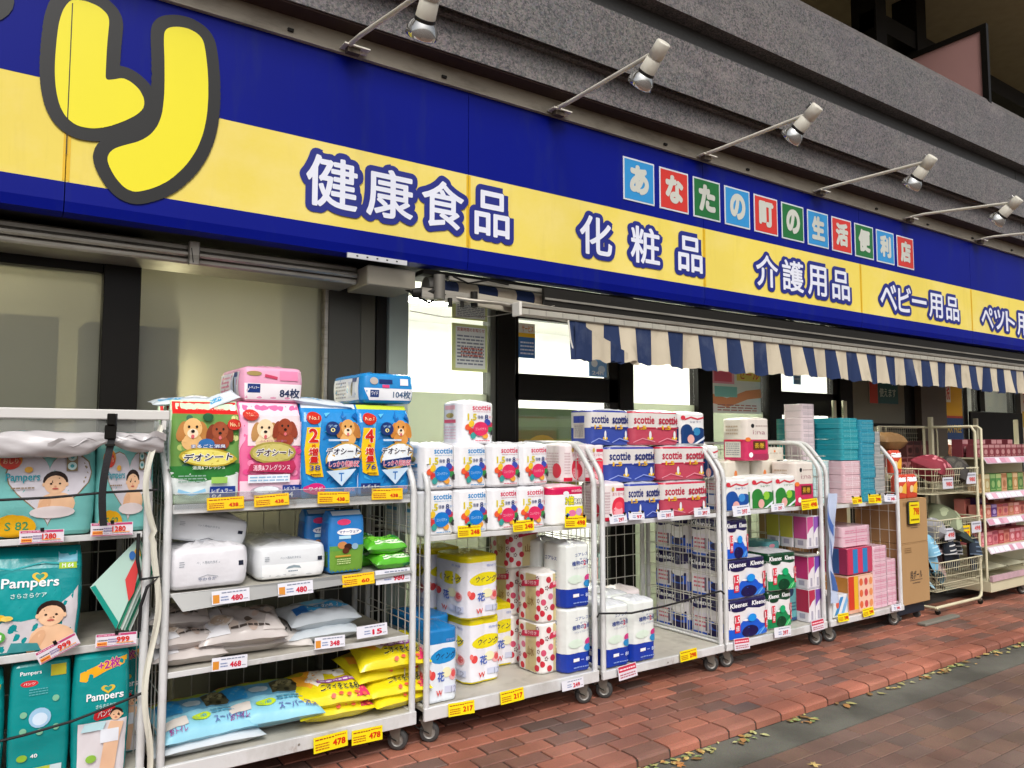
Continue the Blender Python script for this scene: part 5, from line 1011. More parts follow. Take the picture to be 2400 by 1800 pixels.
def imo(m):
    W, D, H = .24, .22, .31
    mp = wrap(m, W, D, H, film('ddd6cc'), .03, (2, 2), .004, 0, .0008, tz=.008, sd=3.1, ns=18, bands=[(.5, film('c4305c')), (1.01, film('ddd4ca'))], topmat=film('e6e0d8')); a = Art(m, mp, W, H, .018)
    a.ell(.3, .82, .07, .05, K_); a.lines(.42, .8, .9, .84, 1, ink('907068')); a.txt('i:na', .3, .62, .8, .72, ink('a87c84'), bold=0); a.rect(.3, .26, .8, .46, ink('5c3018')); a.txt('長巻', .36, .3, .74, .42, ink('d8b030')); a.ell(.2, .14, .08, .06, W_); a.rect(.3, .04, .95, .16, ink('9c3050')); a.ell(.1, .5, .1, .05, ink('e07838'))
    a.d = .0008; a.rect(-.85, .08, -.2, .45, ink('dcd8d0')); a.lines(-.8, .12, -.25, .42, 6, ink('9c9ca0')); a.rect(-.85, .45, -.1, .5, ink('cc2c48')); a.lines(-.8, .6, -.3, .85, 3, ink('b8a490')); return W, D, H
put('kitchen_roll_pack:imo', imo, 4.90, 3.48, 1.013, 'cream and crimson roll pack at the right end of the shelf', 'kitchen rolls', ge, H=.32)
put('kitchen_roll_pack:imo', imo, 4.53, 3.62, 1.345, 'cream and crimson roll pack standing highest on the shelf stack', 'kitchen rolls', ge, W=.28)
def cream(m):
    W, D, H = .3, .22, .30; mp = wrap(m, W, D, H, film('cfc8ba'), .03, (2, 2), .004, 0, .0008, tz=.008, sd=3.7, ns=14); a = Art(m, mp, W, H, .02); a.ell(.4, .7, .06, .09, ink('d87c40')); a.txt('カシミヤ', .1, .5, .8, .6, ink('6c6458'), bold=0); return W, D, H
put('kitchen_roll_pack:cream', cream, 4.42, 3.72, 1.013, 'plain cream roll pack behind the left green wave pack', 'kitchen rolls', ge, H=.33)
put('kitchen_roll_pack:cream', cream, 4.74, 3.71, 1.013, 'plain cream roll pack behind the right green wave pack', 'kitchen rolls', ge, H=.33)
put('kitchen_roll_pack:cream', cream, 4.93, 3.73, 1.34, 'grey blue folded towel pack on the rear stack by the curved post', 'kitchen rolls', ge, H=.1, W=.2)
# --- dark blue and green kitchen roll packs
def kle(col):
    def f(m):
        W, D, H = .30, .325, .262; dk, lt = {'b': ('1a1448', '1c58c8'), 'g': ('0c3c24', '18804c')}[col]
        mp = wrap(m, W, D, H, film('e2dfe0'), .04, (2, 2), .005, 0, .001, tz=.016, sd=2.9, ns=20, bands=[(.80, film('e2dfe0')), (1.01, film(dk))], topmat=film('c4c4cc')); a = Art(m, mp, W, H, .02)
        a.poly([(.0, .8), (0, .76), (.25, .70), (.5, .76), (.75, .71), (1, .76), (1, .8)], ink(dk)); a.txt('Kleenex', .08, .80, .48, .92, W_, bold=.05, slant=.1); a.txt('Kleenex', .58, .80, .96, .92, W_, bold=.05, slant=.1); a.ell(.28, .74, .16, .05, ink(dk))
        a.rect(.02, .03, .98, .34, ink(lt)); a.ell(.12, .34, .14, .07, ink('e2dfe0')); a.ell(.9, .36, .14, .07, ink('e2dfe0')); a.ell(.52, .3, .24, .2, ink(lt), 24); a.ell(.52, .16, .19, .15, ink(dk), 24)
        for q in range(3): a.band([(.66+.07*q, .03), (.76+.06*q, .14), (.9+.03*q, .24+.03*q)], .035, ink({'b': ('3c88e0', '6cacec', '2c74d4'), 'g': ('48c070', '7cd894', '30a460')}[col][q]))
        a.ell(.5, .46, .15, .03, ink('f0eef0'))
        for u in (.16, .86): a.rect(u, .18, u+.12, .62, ink('d02c40')); a.txt('1.5', u+.01, .42, u+.11, .58, W_); a.txt('倍', u+.02, .22, u+.1, .36, W_)
        a.ell(.56, .5, .1, .1, ink({'b': '1c8ce0', 'g': '18a468'}[col]))
        a.d = .0008
        a.rect(-.97, .04, -.03, .5, ink(dk)); a.rect(-.97, .2, -.03, .42, ink(lt)); a.rect(-.97, .04, -.52, .12, ink(lt)); a.ell(-.25, .5, .17, .1, ink('e8e6e8')); a.ell(-.25, .32, .15, .09, ink(dk)); a.rect(-.88, .1, -.46, .6, ink('dcd8e0')); a.lines(-.84, .2, -.5, .52, 3, ink('d06878')); a.rect(-.56, .14, -.5, .5, ink('6c6478')); a.txt('Kleenex', -.92, .79, -.36, .93, W_, bold=.05)
        a.poly([(-1, .8), (-1, .74), (-.75, .68), (-.5, .75), (-.25, .7), (-.02, .75), (-.02, .8)], ink(dk)); return W, D, H
    return f
gq = 'dark blue kitchen roll packs'; 
for k, z in enumerate((.172, .436, .700)):
    put('kitchen_roll_pack:kb', kle('b'), 4.085, 3.445, z, f'dark blue kitchen roll pack, front left column, {["bottom", "second", "third"][k]} layer', 'kitchen rolls', gq, rz=(0, 1, -1)[k], H=.26, W=(.44, .44, .24)[k])
    put('kitchen_roll_pack:kb', kle('b'), 4.085, 3.79, z, f'dark blue kitchen roll pack, rear left column, {["bottom", "second", "third"][k]} layer', 'kitchen rolls', gq)
put('kitchen_roll_pack:kb', kle('b'), 4.085, 3.60, .962, 'dark blue kitchen roll pack squeezed highest under the shelf', 'kitchen rolls', gq, H=.04)
gg = 'dark green kitchen roll packs'
put('kitchen_roll_pack:kg', kle('g'), 4.56, 3.49, .172, 'green kitchen roll pack, bottom front', 'kitchen rolls', gg, W=.29)
put('kitchen_roll_pack:kg', kle('g'), 4.56, 3.48, .436, 'green kitchen roll pack, second layer front with a white side label', 'kitchen rolls', gg, W=.30, rz=-6)
put('kitchen_roll_pack:kg', kle('g'), 4.44, 3.80, .60, 'green kitchen roll pack high at the back under the shelf', 'kitchen rolls', gg, W=.28)
put('kitchen_roll_pack:kg', kle('g'), 4.46, 3.84, .172, 'green kitchen roll pack in the back, bottom layer', 'kitchen rolls', gg, W=.28, H=.42)
def teal(m):
    W, D, H = .15, .25, .36; mp = wrap(m, W, D, H, film('5a9ca0'), .03, (1, 2), .004, 0, .001, sd=2.2); a = Art(m, mp, W, H, .02); a.ell(.4, .6, .25, .1, ink('243c54')); a.lines(.2, .2, .8, .4, 3, ink('2c5c70')); a.rect(.0, 0, 1, .08, ink('2c4c78')); a.ell(.3, .85, .2, .07, ink('d08898')); return W, D, H
put('toilet_roll_pack:teal', teal, 4.865, 3.56, .172, 'teal wrapped roll pack right of the green packs', 'toilet rolls', 'teal roll packs')
put('toilet_roll_pack:teal', teal, 4.865, 3.70, .535, 'teal wrapped roll pack stacked behind the green ones, upper', 'toilet rolls', 'teal roll packs', H=.2)
# --- tissue boxes standing on end: columns of vertical boxes with coloured tops
def vbox(c):
    def f(m):
        W, D, H = .075, .115, .235; mp = wrap(m, W, D, H, paper('dcd8dc'), .003, noise=0, top='flat', re=.002, sd=1, ns=6, nv=4); a = Art(m, mp, W, H)
        a.poly([(.02, .98), (.02, .45), (.5, .62), (.98, .7), (.98, .98)], ink(c)); a.rect(.3, .08, .6, .34, ink('a8a4b4')); a.rect(.02, .01, .98, .06, ink('b8b4c0')); a.d = .0008; a.rect(-.98, .3, -.02, .98, ink(c)); a.rect(-.7, .1, -.3, .25, ink('a8a4b4')); return W, D, H
    return f
rowc = [('c03c78', '7c50a8'), ('c8346c', '6c48a0'), ('d0a0b4', 'a878b8')]; gv = 'upright tissue boxes in the green pack cage'
for k, z in enumerate((.172, .41, .70)):
    cols_ = [('b0304c', '7448a0'), ('c03470', '6c48a4'), ('c4508c', '8c58ac')][k]
    for i in range(2): put('tissue_box:v'+cols_[i], vbox(cols_[i]), 5.00+i*.078, 3.46, z, f'upright tissue box with a {["crimson", "violet"][i]} top, {["bottom", "middle", "top"][k]} layer, front row', 'tissue box', gv)
    for i, c in enumerate((('d07c34', 'c8407c'), ('d89a34', 'c84460'), ('b8b440', 'd06c50'))[k]): put('tissue_box:v'+c, vbox(c), 5.00+i*.078, 3.58, z, f'upright tissue box in the second row, {["bottom", "middle", "top"][k]} layer, {["left", "right"][i]}', 'tissue box', gv)
    for i, c in enumerate((('d07c34', 'c8407c'), ('d89a34', 'c84460'), ('b8b440', 'd06c50'))[k]): put('tissue_box:v'+c, vbox(c), 5.00+i*.078, 3.70, z, f'upright tissue box in the rear row, {["bottom", "middle", "top"][k]} layer, {["left", "right"][i]}', 'tissue box', gv)
m = M(); m.box(4.98, 3.45, .648, 5.14, 4.1, .655, wire); m.obj('wire_tray', None, 'thin divider tray between the stacked upright tissue boxes', 'tray')
# --- flat packs of five tissue boxes
def tb(name, c, c2=None, W=.235, D=.24, H=.1, art=None, rough=1):
    def f(m):
        n = 2 if not art else 1; mp = wrap(m, W, D, H, film(c), .004, noise=0 if art else .0006, top='flat', re=.003, sd=1.5, ns=8, nv=4); a = Art(m, mp, W, H)
        if art: art(a)
        else:
            a.rect(.02, .47, .98, .5, ink(c2 or 'e8e8e8')); a.rect(.49, .02, .51, .98, ink(c2 or 'e8e8e8')); a.lines(.1, .2, .9, .4, 2, ink(c2)); a.lines(.1, .65, .9, .85, 2, ink(c2)); a.d = .0008; a.rect(-.98, .48, -.02, .51, ink(c2))
        return W, D, H
    return f
gf = 'teal tissue box packs stacked on the shelf of the last cage'
for k in range(4):
    put('tissue_box_pack:teal', tb('t', '2a94a0', '60b4bc'), 5.585, 3.53, 1.335+k*.084, f'teal tissue box pack, front stack, {["lowest", "second", "third", "topmost"][k]}', 'tissue boxes', gf, H=.083, rz=(1, -1, 0, 2)[k])
    put('tissue_box_pack:teal', tb('t', '2a94a0', '60b4bc'), 5.44, 3.79, 1.335+k*.084, f'teal tissue box pack, rear stack, {["lowest", "second", "third", "topmost"][k]}', 'tissue boxes', gf, H=.083, W=.38)
for k in range(3):
    put('tissue_box_pack:pinkw', tb('p', 'd8b4bc', 'e8d8dc'), 5.56, 3.51, 1.002+k*.11, f'pale pink tissue box pack under the teal stack, {["lowest", "middle", "upper"][k]}', 'tissue boxes', 'pale pink tissue box packs on the last cage shelf', H=.108)
    put('tissue_box_pack:palet', tb('q', 'b4d0d0', 'd8e4e4'), 5.33, 3.62, 1.002+k*.11, f'pale aqua tissue box pack left of the pink ones, {["lowest", "middle", "upper"][k]}', 'tissue boxes', 'pale aqua tissue box packs on the last cage shelf', H=.108, W=.21)
for k in range(7):
    put('tissue_box_pack:teal2', tb('u', '2c8ca4', '5ca8b8'), 5.81, 3.51, 1.002+k*.094, f'blue teal tissue box pack in the narrow column, number {k+1} from the shelf' if 0 else f'blue teal tissue box pack in the narrow right column, {["lowest", "second lowest", "third lowest", "middle", "third highest", "second highest", "highest"][k]}', 'tissue boxes', 'blue teal tissue box packs in the narrow column', H=.093, W=.2, rz=(0, 2, -1, 1, 0, -2, 1)[k])
    if k < 6: put('tissue_box_pack:grey', tb('v', 'a8a8a6', '88908e'), 6.02, 3.53, 1.002+k*.094, f'grey white tissue box pack in the rightmost column, {["lowest", "second lowest", "third lowest", "third highest", "second highest", "highest"][k]}', 'tissue boxes', 'grey white tissue box packs in the rightmost column', H=.093, W=.17 if k < 4 else .11)
for k in range(4):
    put('tissue_box_pack:tower', tb('w', ['d8c8cc', 'c0d4b8', 'b8ccd8', 'd0c4cc'][k], 'a8a0a4'), 5.26, 3.66, 1.34+k*.11, f'slim pale box pack in the tower left of the teal boxes, {["lowest", "second", "third", "topmost"][k]}', 'tissue boxes', 'slim tower of pale box packs', H=.109, W=.16, D=.16)
def a_stripe(a):
    for i, c in enumerate(('c03858', '2c7cb8', 'c83c60', '2c7cb8', 'b8405c')): a.rect(.01+i*.196, .04, .01+i*.196+.196, .96, ink(c))
    a.d = .0008; a.rect(-.98, .02, -.02, .98, ink('9c3458')); a.rect(-.6, .02, -.3, .98, ink('3c5c94'))
def a_or(a):
    a.rect(0, .1, .22, .98, ink('c83c28')); a.rect(.22, .1, .38, .98, ink('e0b030')); a.rect(.4, .02, 1, .96, ink('e8c0a8'))
    for i in range(9): a.ell(.5+.2*(i % 3), .2+.3*(i//3), .07, .1, ink(['d86840', 'c84c50', 'e09058'][i % 3])); a.d -= .0004
    a.d += .001; a.d = .0008; a.rect(-.98, .05, -.02, .95, ink('b87c38'))
def a_bl(a): a.poly([(.1, .1), (.5, .9), (.7, .9), (.3, .1)], ink('3c88c4')); a.poly([(.5, .1), (.9, .9), (1, .7), (.7, .1)], ink('78b0dc')); a.ell(.3, .6, .1, .2, ink('d86048'))
gz = 'boxes on the lower deck of the last cage'
put('tissue_box_pack:stripe', tb('x', 'b03858', art=a_stripe, W=.3, H=.2), 5.50, 3.46, .46, 'red and blue striped box pack in the middle of the stack', 'tissue boxes', gz, W=.335)
put('tissue_box_pack:orange', tb('y', 'd8a890', art=a_or, W=.3, H=.25), 5.50, 3.46, .167, 'orange patterned box pack beneath the striped one', 'tissue boxes', gz, W=.335, H=.285)
put('tissue_box_pack:bluew', tb('z', 'dfe4ea', art=a_bl, W=.2, H=.14), 5.29, 3.46, .167, 'small white box pack with blue diagonal bars at the deck corner', 'tissue boxes', gz, H=.16)
put('tissue_box_pack:bluew', tb('z', 'dfe4ea', art=a_bl, W=.2, H=.14), 5.29, 3.72, .167, 'white box pack with blue bars behind the corner one', 'tissue boxes', gz, H=.3)
pk2 = tb('pk', 'dcb8c4', 'd088a0', W=.23, H=.12)
put('tissue_box_pack:pk', pk2, 5.50, 3.50, .665, 'pale pink box pack on top of the striped one', 'tissue boxes', gz, W=.38, H=.155, D=.3)
for k in range(4): put('tissue_box_pack:pk', pk2, 5.845, 3.46, .167+k*.121, f'pale pink box pack, left pink column, {["bottom", "second", "third", "top"][k]}', 'tissue boxes', gz, W=.2, H=.12)
for k in range(3): put('tissue_box_pack:pk', pk2, 6.05, 3.47, .167+k*.121, f'pale pink box pack beside the cage post, {["bottom", "middle", "top"][k]}', 'tissue boxes', gz, W=.15, H=.12)
# --- cardboard boxes
def carton(sd):
    def f(m):
        W, D, H = .42, .4, .5; cb_ = mat('a8855a', .8, 0, .15, 40, .08, 'cardboard', 4); m.box(0, 0, 0, W, D, H, cb_, .004); a = Art(m, lambda u, v, d=0: (W*u, -d, H*v), W, H)
        a.rect(.01, .985, .99, .992, ink('7c5c38'))
        if sd: a.txt('段ボール', .28, .40, .72, .54, ink('3c3430'), bold=.04, slant=.1); a.rect(.26, .38, .72, .39, ink('4c4038')); a.lines(.36, .32, .64, .36, 1, ink('6c5844')); a.lines(.1, .84, .35, .94, 3, ink('8a6a44'))
        else: a.lines(.3, .3, .7, .4, 2, ink('8a6a48'))
        return W, D, H
    return f
put('carton', carton(1), 6.215, 3.43, .15, 'lower brown cardboard carton with dark print beside the last cage', 'carton', 'brown cartons beside the last cage', H=.495)
put('carton', carton(0), 6.215, 3.43, .647, 'upper brown cardboard carton with a yellow price sign on it', 'carton', 'brown cartons beside the last cage', H=.36)
MATS_c = mat('a8855a', .8, 0, .15, 40, .08, 'cardboard', 4)
for i, (x, y, z, W, H, l) in enumerate(((5.70, 3.86, .62, .45, .36, 'brown carton behind the pale pink packs inside the last cage'), (5.90, 3.74, .55, .28, .14, 'flat brown carton wedged over the pink columns'), (5.3, 3.84, .5, .38, .45, 'brown carton in the shade at the back left of the last cage'))):
    put('carton', carton(0), x, y, z, l, 'carton', 'brown cartons inside the last cage', W=W, H=H, D=.28)
m = M(); m.box(6.22, 3.48, .055, 6.64, 3.86, .145, mat('1c2430', .5, 0, 0, 60, .1, 'dolly'), .008)
for x in (6.28, 6.58): m.tube([(x-.015, 3.52, .028), (x+.015, 3.52, .028)], .028, tyre, 12); m.tube([(x-.015, 3.82, .028), (x+.015, 3.82, .028)], .028, tyre, 12)
m.obj('dolly', None, 'low dark dolly under the brown cartons', 'dolly')
m = M(); m.box(6.30, 3.30, .001, 6.86, 3.37, .022, mat('77746a', .7, 0, .3, 50, .15, 'bar'), .004); m.obj('floor_bar', None, 'flat grey bar lying on the bricks before the cartons', 'bar')
def snack(m):
    W, D, H = .15, .05, .2; mp = wrap(m, W, D, H, film('cc4830'), .015, bulge=.008, noise=.002, top='seam', vs=.9, k0=.2); a = Art(m, mp, W, H, .02); a.rect(0, .7, 1, .92, W_); a.poly([(.1, .3), (.9, .7), (.9, .2)], ink('e8b040')); a.ell(.3, .4, .2, .15, ink('e8d0a0')); return W, D, H
for i, (x, y, z, l) in enumerate(((6.23, 3.46, 1.008, 'front left'), (6.40, 3.46, 1.008, 'front right'), (6.24, 3.50, 1.21, 'upper, leaning on the cage post'))):
    put('snack_pouch', snack, x, y, z, f'orange and white food pouch on the upper carton, {l}', 'pouch', 'orange food pouches on the cartons')
m = M(); mp = pillow(m, .34, .2, .16, mat('7c5c34', .6, 0, .5, 20, .2, 'brown_bag'), 6.1); m.obj('paper_bag', None, 'crumpled brown bag resting on top of the pouches', 'bag').location = (6.35, 3.60, 1.40)
# ================================================================== DIAPER CAGE (leftmost)
def diaper(v):
    def f(m):
        if v == 'heart':
            W, D, H = .345, .20, .41; mp = wrap(m, W, D, H, film('74bcb8'), .035, bulge=.010, noise=.003, tz=.01, re=.02, sd=1.9); a = Art(m, mp, W, H, .02)
            a.rect(.02, .86, .98, .98, ink('8cc4bc')); heart(a, .56, .53, .44, .38, ink('8a7858')); heart(a, .56, .53, .425, .365, ink('d4d0d8')); baby(a, .62, .52, .12); a.ell(.6, .24, .22, .06, ink('e4d8d8'))
            a.ell(.19, .76, .11, .095, ink('e09028')); a.ell(.19, .74, .095, .075, ink('d04030')); a.txt('おしり', .12, .72, .26, .77, ink('f0c8a0')); a.txt('Pampers', .15, .53, .47, .63, ink('2c9cac'), bold=.03); a.ell(.36, .66, .04, .03, ink('e8b040')); a.lines(.2, .47, .42, .50, 1, ink('8c7860'))
            a.rect(.72, .64, .83, .84, ink('8a7858')); a.ell(.775, .78, .045, .04, ink('c8e4e0')); a.ell(.775, .69, .045, .04, ink('c8e4e0')); a.ell(.775, .78, .02, .018, ink('3c9ca4')); a.ell(.775, .69, .02, .018, ink('3c9ca4'))
            a.ell(.18, .14, .14, .085, ink('e0a818'), rot=30); a.ell(.32, .13, .14, .085, ink('e0a818'), rot=-30); a.ell(.24, .08, .16, .07, ink('e0a818')); a.txt('S 82', .16, .08, .38, .16, ink('3c8c5c'))
        elif v == 'teal':
            W, D, H = .335, .15, .46; mp = wrap(m, W, D, H, film('0c8c90'), .03, bulge=.012, noise=.003, top='seam', vs=.88, k0=.25, sd=2.9); a = Art(m, mp, W, H, .02)
            a.poly([(.02, .40), (.2, .36), (.45, .32), (.7, .38), (.9, .52), (.98, .62), (.98, .03), (.02, .03)], ink('cdc8cc')); a.ell(.42, .55, .4, .24, ink('0f9496')); a.band([(.02, .84), (.3, .80), (.6, .86), (.97, .82)], .02, ink('2cacb0')); a.rect(.76, .85, .96, .95, ink('7cb4c8')); a.rect(.77, .79, .95, .85, ink('a4c83c')); a.txt('M 64', .8, .80, .92, .84, W_)
            heart(a, .58, .72, .085, .055, ink('e8c040')); heart(a, .58, .725, .05, .033, ink('3c9c88')); a.txt('Pampers', .2, .60, .78, .72, W_, bold=.035); a.txt('さらさらケア', .3, .53, .66, .575, ink('cfe8e4')); baby(a, .72, .36, .15); a.ell(.2, .36, .07, .03, ink('e8b830')); a.ell(.28, .35, .06, .025, ink('e8c860'))
            a.ell(.2, .18, .08, .055, ink('5cac4c')); a.txt('M', .16, .155, .24, .205, W_, bold=.05); a.poly([(.3, .03), (.34, .12), (.6, .1), (.64, .03)], ink('3c8c90'))
            a.rect(.02, .03, .06, .8, ink('0a7c80'))
        elif v == 'pants':
            W, D, H = .20, .14, .52; mp = wrap(m, W, D, H, film('0c8c8c'), .03, bulge=.010, noise=.0025, top='seam', vs=.9, k0=.3, sd=3.9); a = Art(m, mp, W, H, .02)
            a.poly([(.1, .74), (.1, .80), (.5, .86), (.98, .90), (.96, .84), (.6, .80), (.2, .73)], ink('e8a820')); a.txt('+2枚', .42, .80, .84, .88, ink('b02c8c'), out=ink('f0d080'), ow=.06, bold=.05, rise=.02); a.rect(.1, .02, .98, .42, ink('d8d4d8')); heart(a, .62, .66, .14, .035, ink('d8b83c')); heart(a, .62, .663, .08, .02, ink('2c9484'))
            a.txt('Pampers', .22, .565, .9, .64, W_, bold=.035); a.txt('さらさらケア', .4, .52, .78, .55, ink('cfe8e4')); a.poly([(.36, .45), (.38, .49), (.74, .53), (.78, .50), (.74, .46), (.42, .43)], ink('cc2830')); a.txt('パンツ', .44, .45, .7, .495, W_, bold=.03, rise=.015)
            baby(a, .78, .46, .11, False); a.poly([(.5, .04), (.58, .3), (.68, .42), (.9, .40), (.86, .3), (.78, .04)], ink('e0b898')); a.poly([(.14, .36), (.2, .42), (.6, .42), (.55, .36)], ink('b8dce4')); a.ell(.34, .15, .1, .03, ink('8cbc48')); a.rect(.5, .26, .84, .36, ink('dfe4ec'))
        else:
            W, D, H = .20, .14, .50; mp = wrap(m, W, D, H, film('0c8c8c'), .02, bulge=.006, noise=.0015, top='dome', sd=4.9); a = Art(m, mp, W, H, .02)
            a.txt('Pampers', .14, .90, .5, .94, W_); a.ell(.3, .84, .15, .025, ink('cc3038')); a.txt('パンツ', .2, .83, .4, .85, W_); a.rect(.66, .88, .92, .97, ink('b8b030')); a.lines(.3, .74, .62, .80, 3, ink('58acb0')); a.ell(.5, .56, .19, .08, ink('9cc4e0')); a.ell(.5, .55, .13, .05, ink('cfe0f0'))
            for u, q in ((.22, .6), (.76, .7), (.22, .47), (.78, .47), (.5, .45)): a.ell(u, q, .06, .025, ink('7cb898'))
            a.ell(.22, .26, .09, .028, ink('8cb83c')); a.txt('40', .36, .25, .48, .28, W_); a.rect(.16, .02, .9, .17, ink('c4d8dc')); a.rect(.2, .13, .7, .17, ink('b8c040')); a.lines(.2, .04, .86, .12, 3, ink('6c98a0'))
        return W, D, H
    return f
gh = 'pale teal diaper packs on the upper shelf'
put('diaper_pack:heart', diaper('heart'), -.335, 3.47, 1.128, 'pale teal diaper pack cut off by the left picture edge, upper shelf', 'diapers', gh, H=.37)
put('diaper_pack:heart', diaper('heart'), .025, 3.47, 1.128, 'pale teal diaper pack with a large heart outline and orange blot, upper shelf', 'diapers', gh, H=.39)
put('diaper_pack:heart', diaper('heart'), .385, 3.47, 1.128, 'pale teal diaper pack half behind the hanging black strap, upper shelf', 'diapers', gh, W=.20, H=.39)
for i in range(3): put('diaper_pack:heart', diaper('heart'), -.33+.31*i, 3.72, 1.128, f'pale teal diaper pack in the back row of the upper shelf, {["left", "centre", "right"][i]}', 'diapers', gh, W=.3, H=.36)
gm = 'teal diaper packs on the middle shelf'
put('diaper_pack:teal', diaper('teal'), .008, 3.46, .703, 'glossy teal diaper pack with a green M badge, middle shelf', 'diapers', gm, W=.32, H=.39, rot=(R(-3), R(1.5), R(-2)))
put('diaper_pack:teal', diaper('teal'), -.34, 3.46, .703, 'teal diaper pack at the picture edge left of the M pack', 'diapers', gm, W=.33, H=.38)
gn = 'teal diaper pants packs on the bottom deck'
put('diaper_pack:pants', diaper('pants'), -.10, 3.47, .20, 'teal pants pack at the left edge of the bottom deck', 'diapers', gn, W=.20, H=.44)
put('diaper_pack:side', diaper('side'), .125, 3.46, .20, 'teal diaper pack turned to its plain printed side on the bottom deck', 'diapers', gn, H=.46, W=.19)
put('diaper_pack:pants', diaper('pants'), .33, 3.445, .20, 'teal pants pack with an orange ribbon marked +2, bottom deck', 'diapers', gn, W=.185, H=.50, rz=-3)
put('diaper_pack:pants', diaper('pants'), .44, 3.62, .20, 'teal pants pack in the shade behind the +2 pack', 'diapers', gn, W=.15, H=.47)
for i in range(2): put('diaper_pack:side', diaper('side'), -.12+.26*i, 3.68, .20, f'teal pack in the back row of the bottom deck, {["left", "right"][i]}', 'diapers', gn, H=.42)
# hanging leaflet
m = M(); lw_ = paper('b8d8cc'); P0 = [(.372, .92), (.535, 1.095), (.56, .98), (.47, .745)]
for k in range(6):
    y = 3.47+.012*k; dx = .012*k; V = [(x+dx*(1 if i > 1 else .3), y+.004*math.sin(i+k), z-(.006*k if i > 1 else 0)) for i, (x, z) in enumerate(P0)]; m.add(V, [(0, 1, 2, 3)], (lw_, paper('2c8c6c'), paper('d8e4dc'))[k % 3]); m.add([(a, b+.0015, c) for a, b, c in V], [(3, 2, 1, 0)], lw_)
m.poly = None
a = Art(m, lambda u, v, d=0: (.37+.19*u, 3.468-d, .745+.35*v), .19, .35); a.poly([(.02, .5), (.10, .52), (.56, .08), (.52, .0)], ink('1c9484')); a.poly([(.66, .55), (.85, .78), (.92, .7), (.84, .4), (.74, .3)], ink('d84848')); a.poly([(.8, .85), (.9, .95), (.95, .8)], ink('e8b040')); a.ell(.78, .82, .06, .05, ink('3c70b8'))
m.obj('leaflet_pad', None, 'pad of teal and red leaflets hanging askew beside the M pack', 'leaflet')
# vinyl roll, bar, strap, ribbon, cords
vin = mat('bdb9ba', .22, .0, .6, 14, .10, 'vinyl', 5, .4); vb = mat('d2d0cc', .3, 0, .2, 10, .06, 'white_bar', 4)
V_ = thing('vinyl_cover', 'rolled clear vinyl cover with a white top bar on the leftmost cage', 'vinyl cover')
m = M(); m.box(-.60, 3.385, 1.578, .628, 3.40, 1.618, vb, .004); m.box(-.60, 3.40, 1.606, .62, 3.9, 1.614, vb); m.box(.600, 3.386, 1.54, .615, 3.402, 1.577, vb); m.obj('top_bar', V_)
m = M()
def roll(u, v):
    x = -.58+1.185*u; g = math.exp(-((x-.405)/.05)**2); r = (.043+.006*math.sin(x*9))*(1-.5*g); th = 2*math.pi*v
    r += .0035*math.sin(3*th+x*22)+.002*math.sin(7*th-x*51); z = 1.492-.012*math.sin((u)*3)+.02*g; return (x, 3.39+r*math.cos(th)*.8, z+r*math.sin(th))
m.grid(roll, 110, 26, vin); m.add([roll(0, v/26) for v in range(26)], [tuple(range(26))], vin); m.add([roll(1, v/26) for v in range(26)], [tuple(range(26))], vin)
for s_ in (-1, 1):
    m.grid(lambda u, v: (.405+s_*(.005+.20*u), 3.352-.012*math.sin(u*9)*v, 1.50+.018*u*s_-.035*(v-.5)*(1-u)-.01*math.sin(u*14)+.028*(v-.5)), 12, 4, vin)
m.obj('roll', V_)
m = M(); m.grid(lambda u, v: (-.58+1.18*u, 3.40+.006*math.sin(u*30), 1.577-.05*(1-v)), 40, 2, glass('thin_vinyl', 'f0f2f2', 0, .12, .25)); m.obj('sheet', V_)
m = M(); rib = mat('cfcdbf', .3, 0, .4, 12, .06, 'vinyl_strip', 4, .3)
def ribp(t):
    z = 1.56-1.42*t; return .60-.055*math.sin(min(1, t*3)*math.pi)*(t < .34)-.035*max(0, t-.3)+.018*math.sin(t*15)*(t > .3), 3.385-.01*math.sin(t*9), z
m.grid(lambda u, v: (ribp(v)[0]+(u-.5)*.022, ribp(v)[1]+.006*math.sin(u*3+v*20), ribp(v)[2]), 3, 60, rib); m.grid(lambda u, v: (ribp(v)[0]+(.5-u)*.022, ribp(v)[1]+.003+.006*math.sin(u*3+v*20), ribp(v)[2]), 3, 60, rib); m.obj('edge_strip', V_)
t = thing('strap', 'black webbing strap with plastic buckle holding up the vinyl roll', 'strap')
m = M(); sp = lambda v: (.405-.012*math.sin(v*5)-.01*(1-v), 3.335-.012*math.sin(v*3.1), 1.17+.43*v)
for sg in (0, .003): m.grid(lambda u, v: tuple(a+b for a, b in zip(sp(v), ((u-.5)*.026*(1 if sg == 0 else -1), sg, 0))), 2, 26, mat('17171a', .6, 0, .5, 200, .1, 'webbing'))
m.obj('webbing', t); m = M(); m.box(.385, 3.318, 1.50, .425, 3.333, 1.555, black, .004); m.box(.392, 3.312, 1.555, .42, 3.33, 1.60, black, .003); m.box(.388, 3.314, 1.475, .422, 3.322, 1.483, dark2); m.obj('buckle', t)
cord = mat('131214', .6, 0, .4, 150, .1, 'rubber_cord')
def at3(px, py, Y): x, z = at(px, py, Y); return (x, Y, z)
cable([at3(-80, 1176, 3.40), at3(120, 1166, 3.395), at3(250, 1154, 3.39), at3(368, 1148, 3.395)], .0055, 'black cord stretched level across the upper diaper packs', cord, 'cord', 'cord')
cable([at3(-60, 1752, 3.40), at3(60, 1722, 3.40), at3(170, 1690, 3.40), at3(285, 1645, 3.40), at3(348, 1618, 3.395)], .005, 'black cord slanting across the bottom diaper packs', cord, 'cord', 'cord')
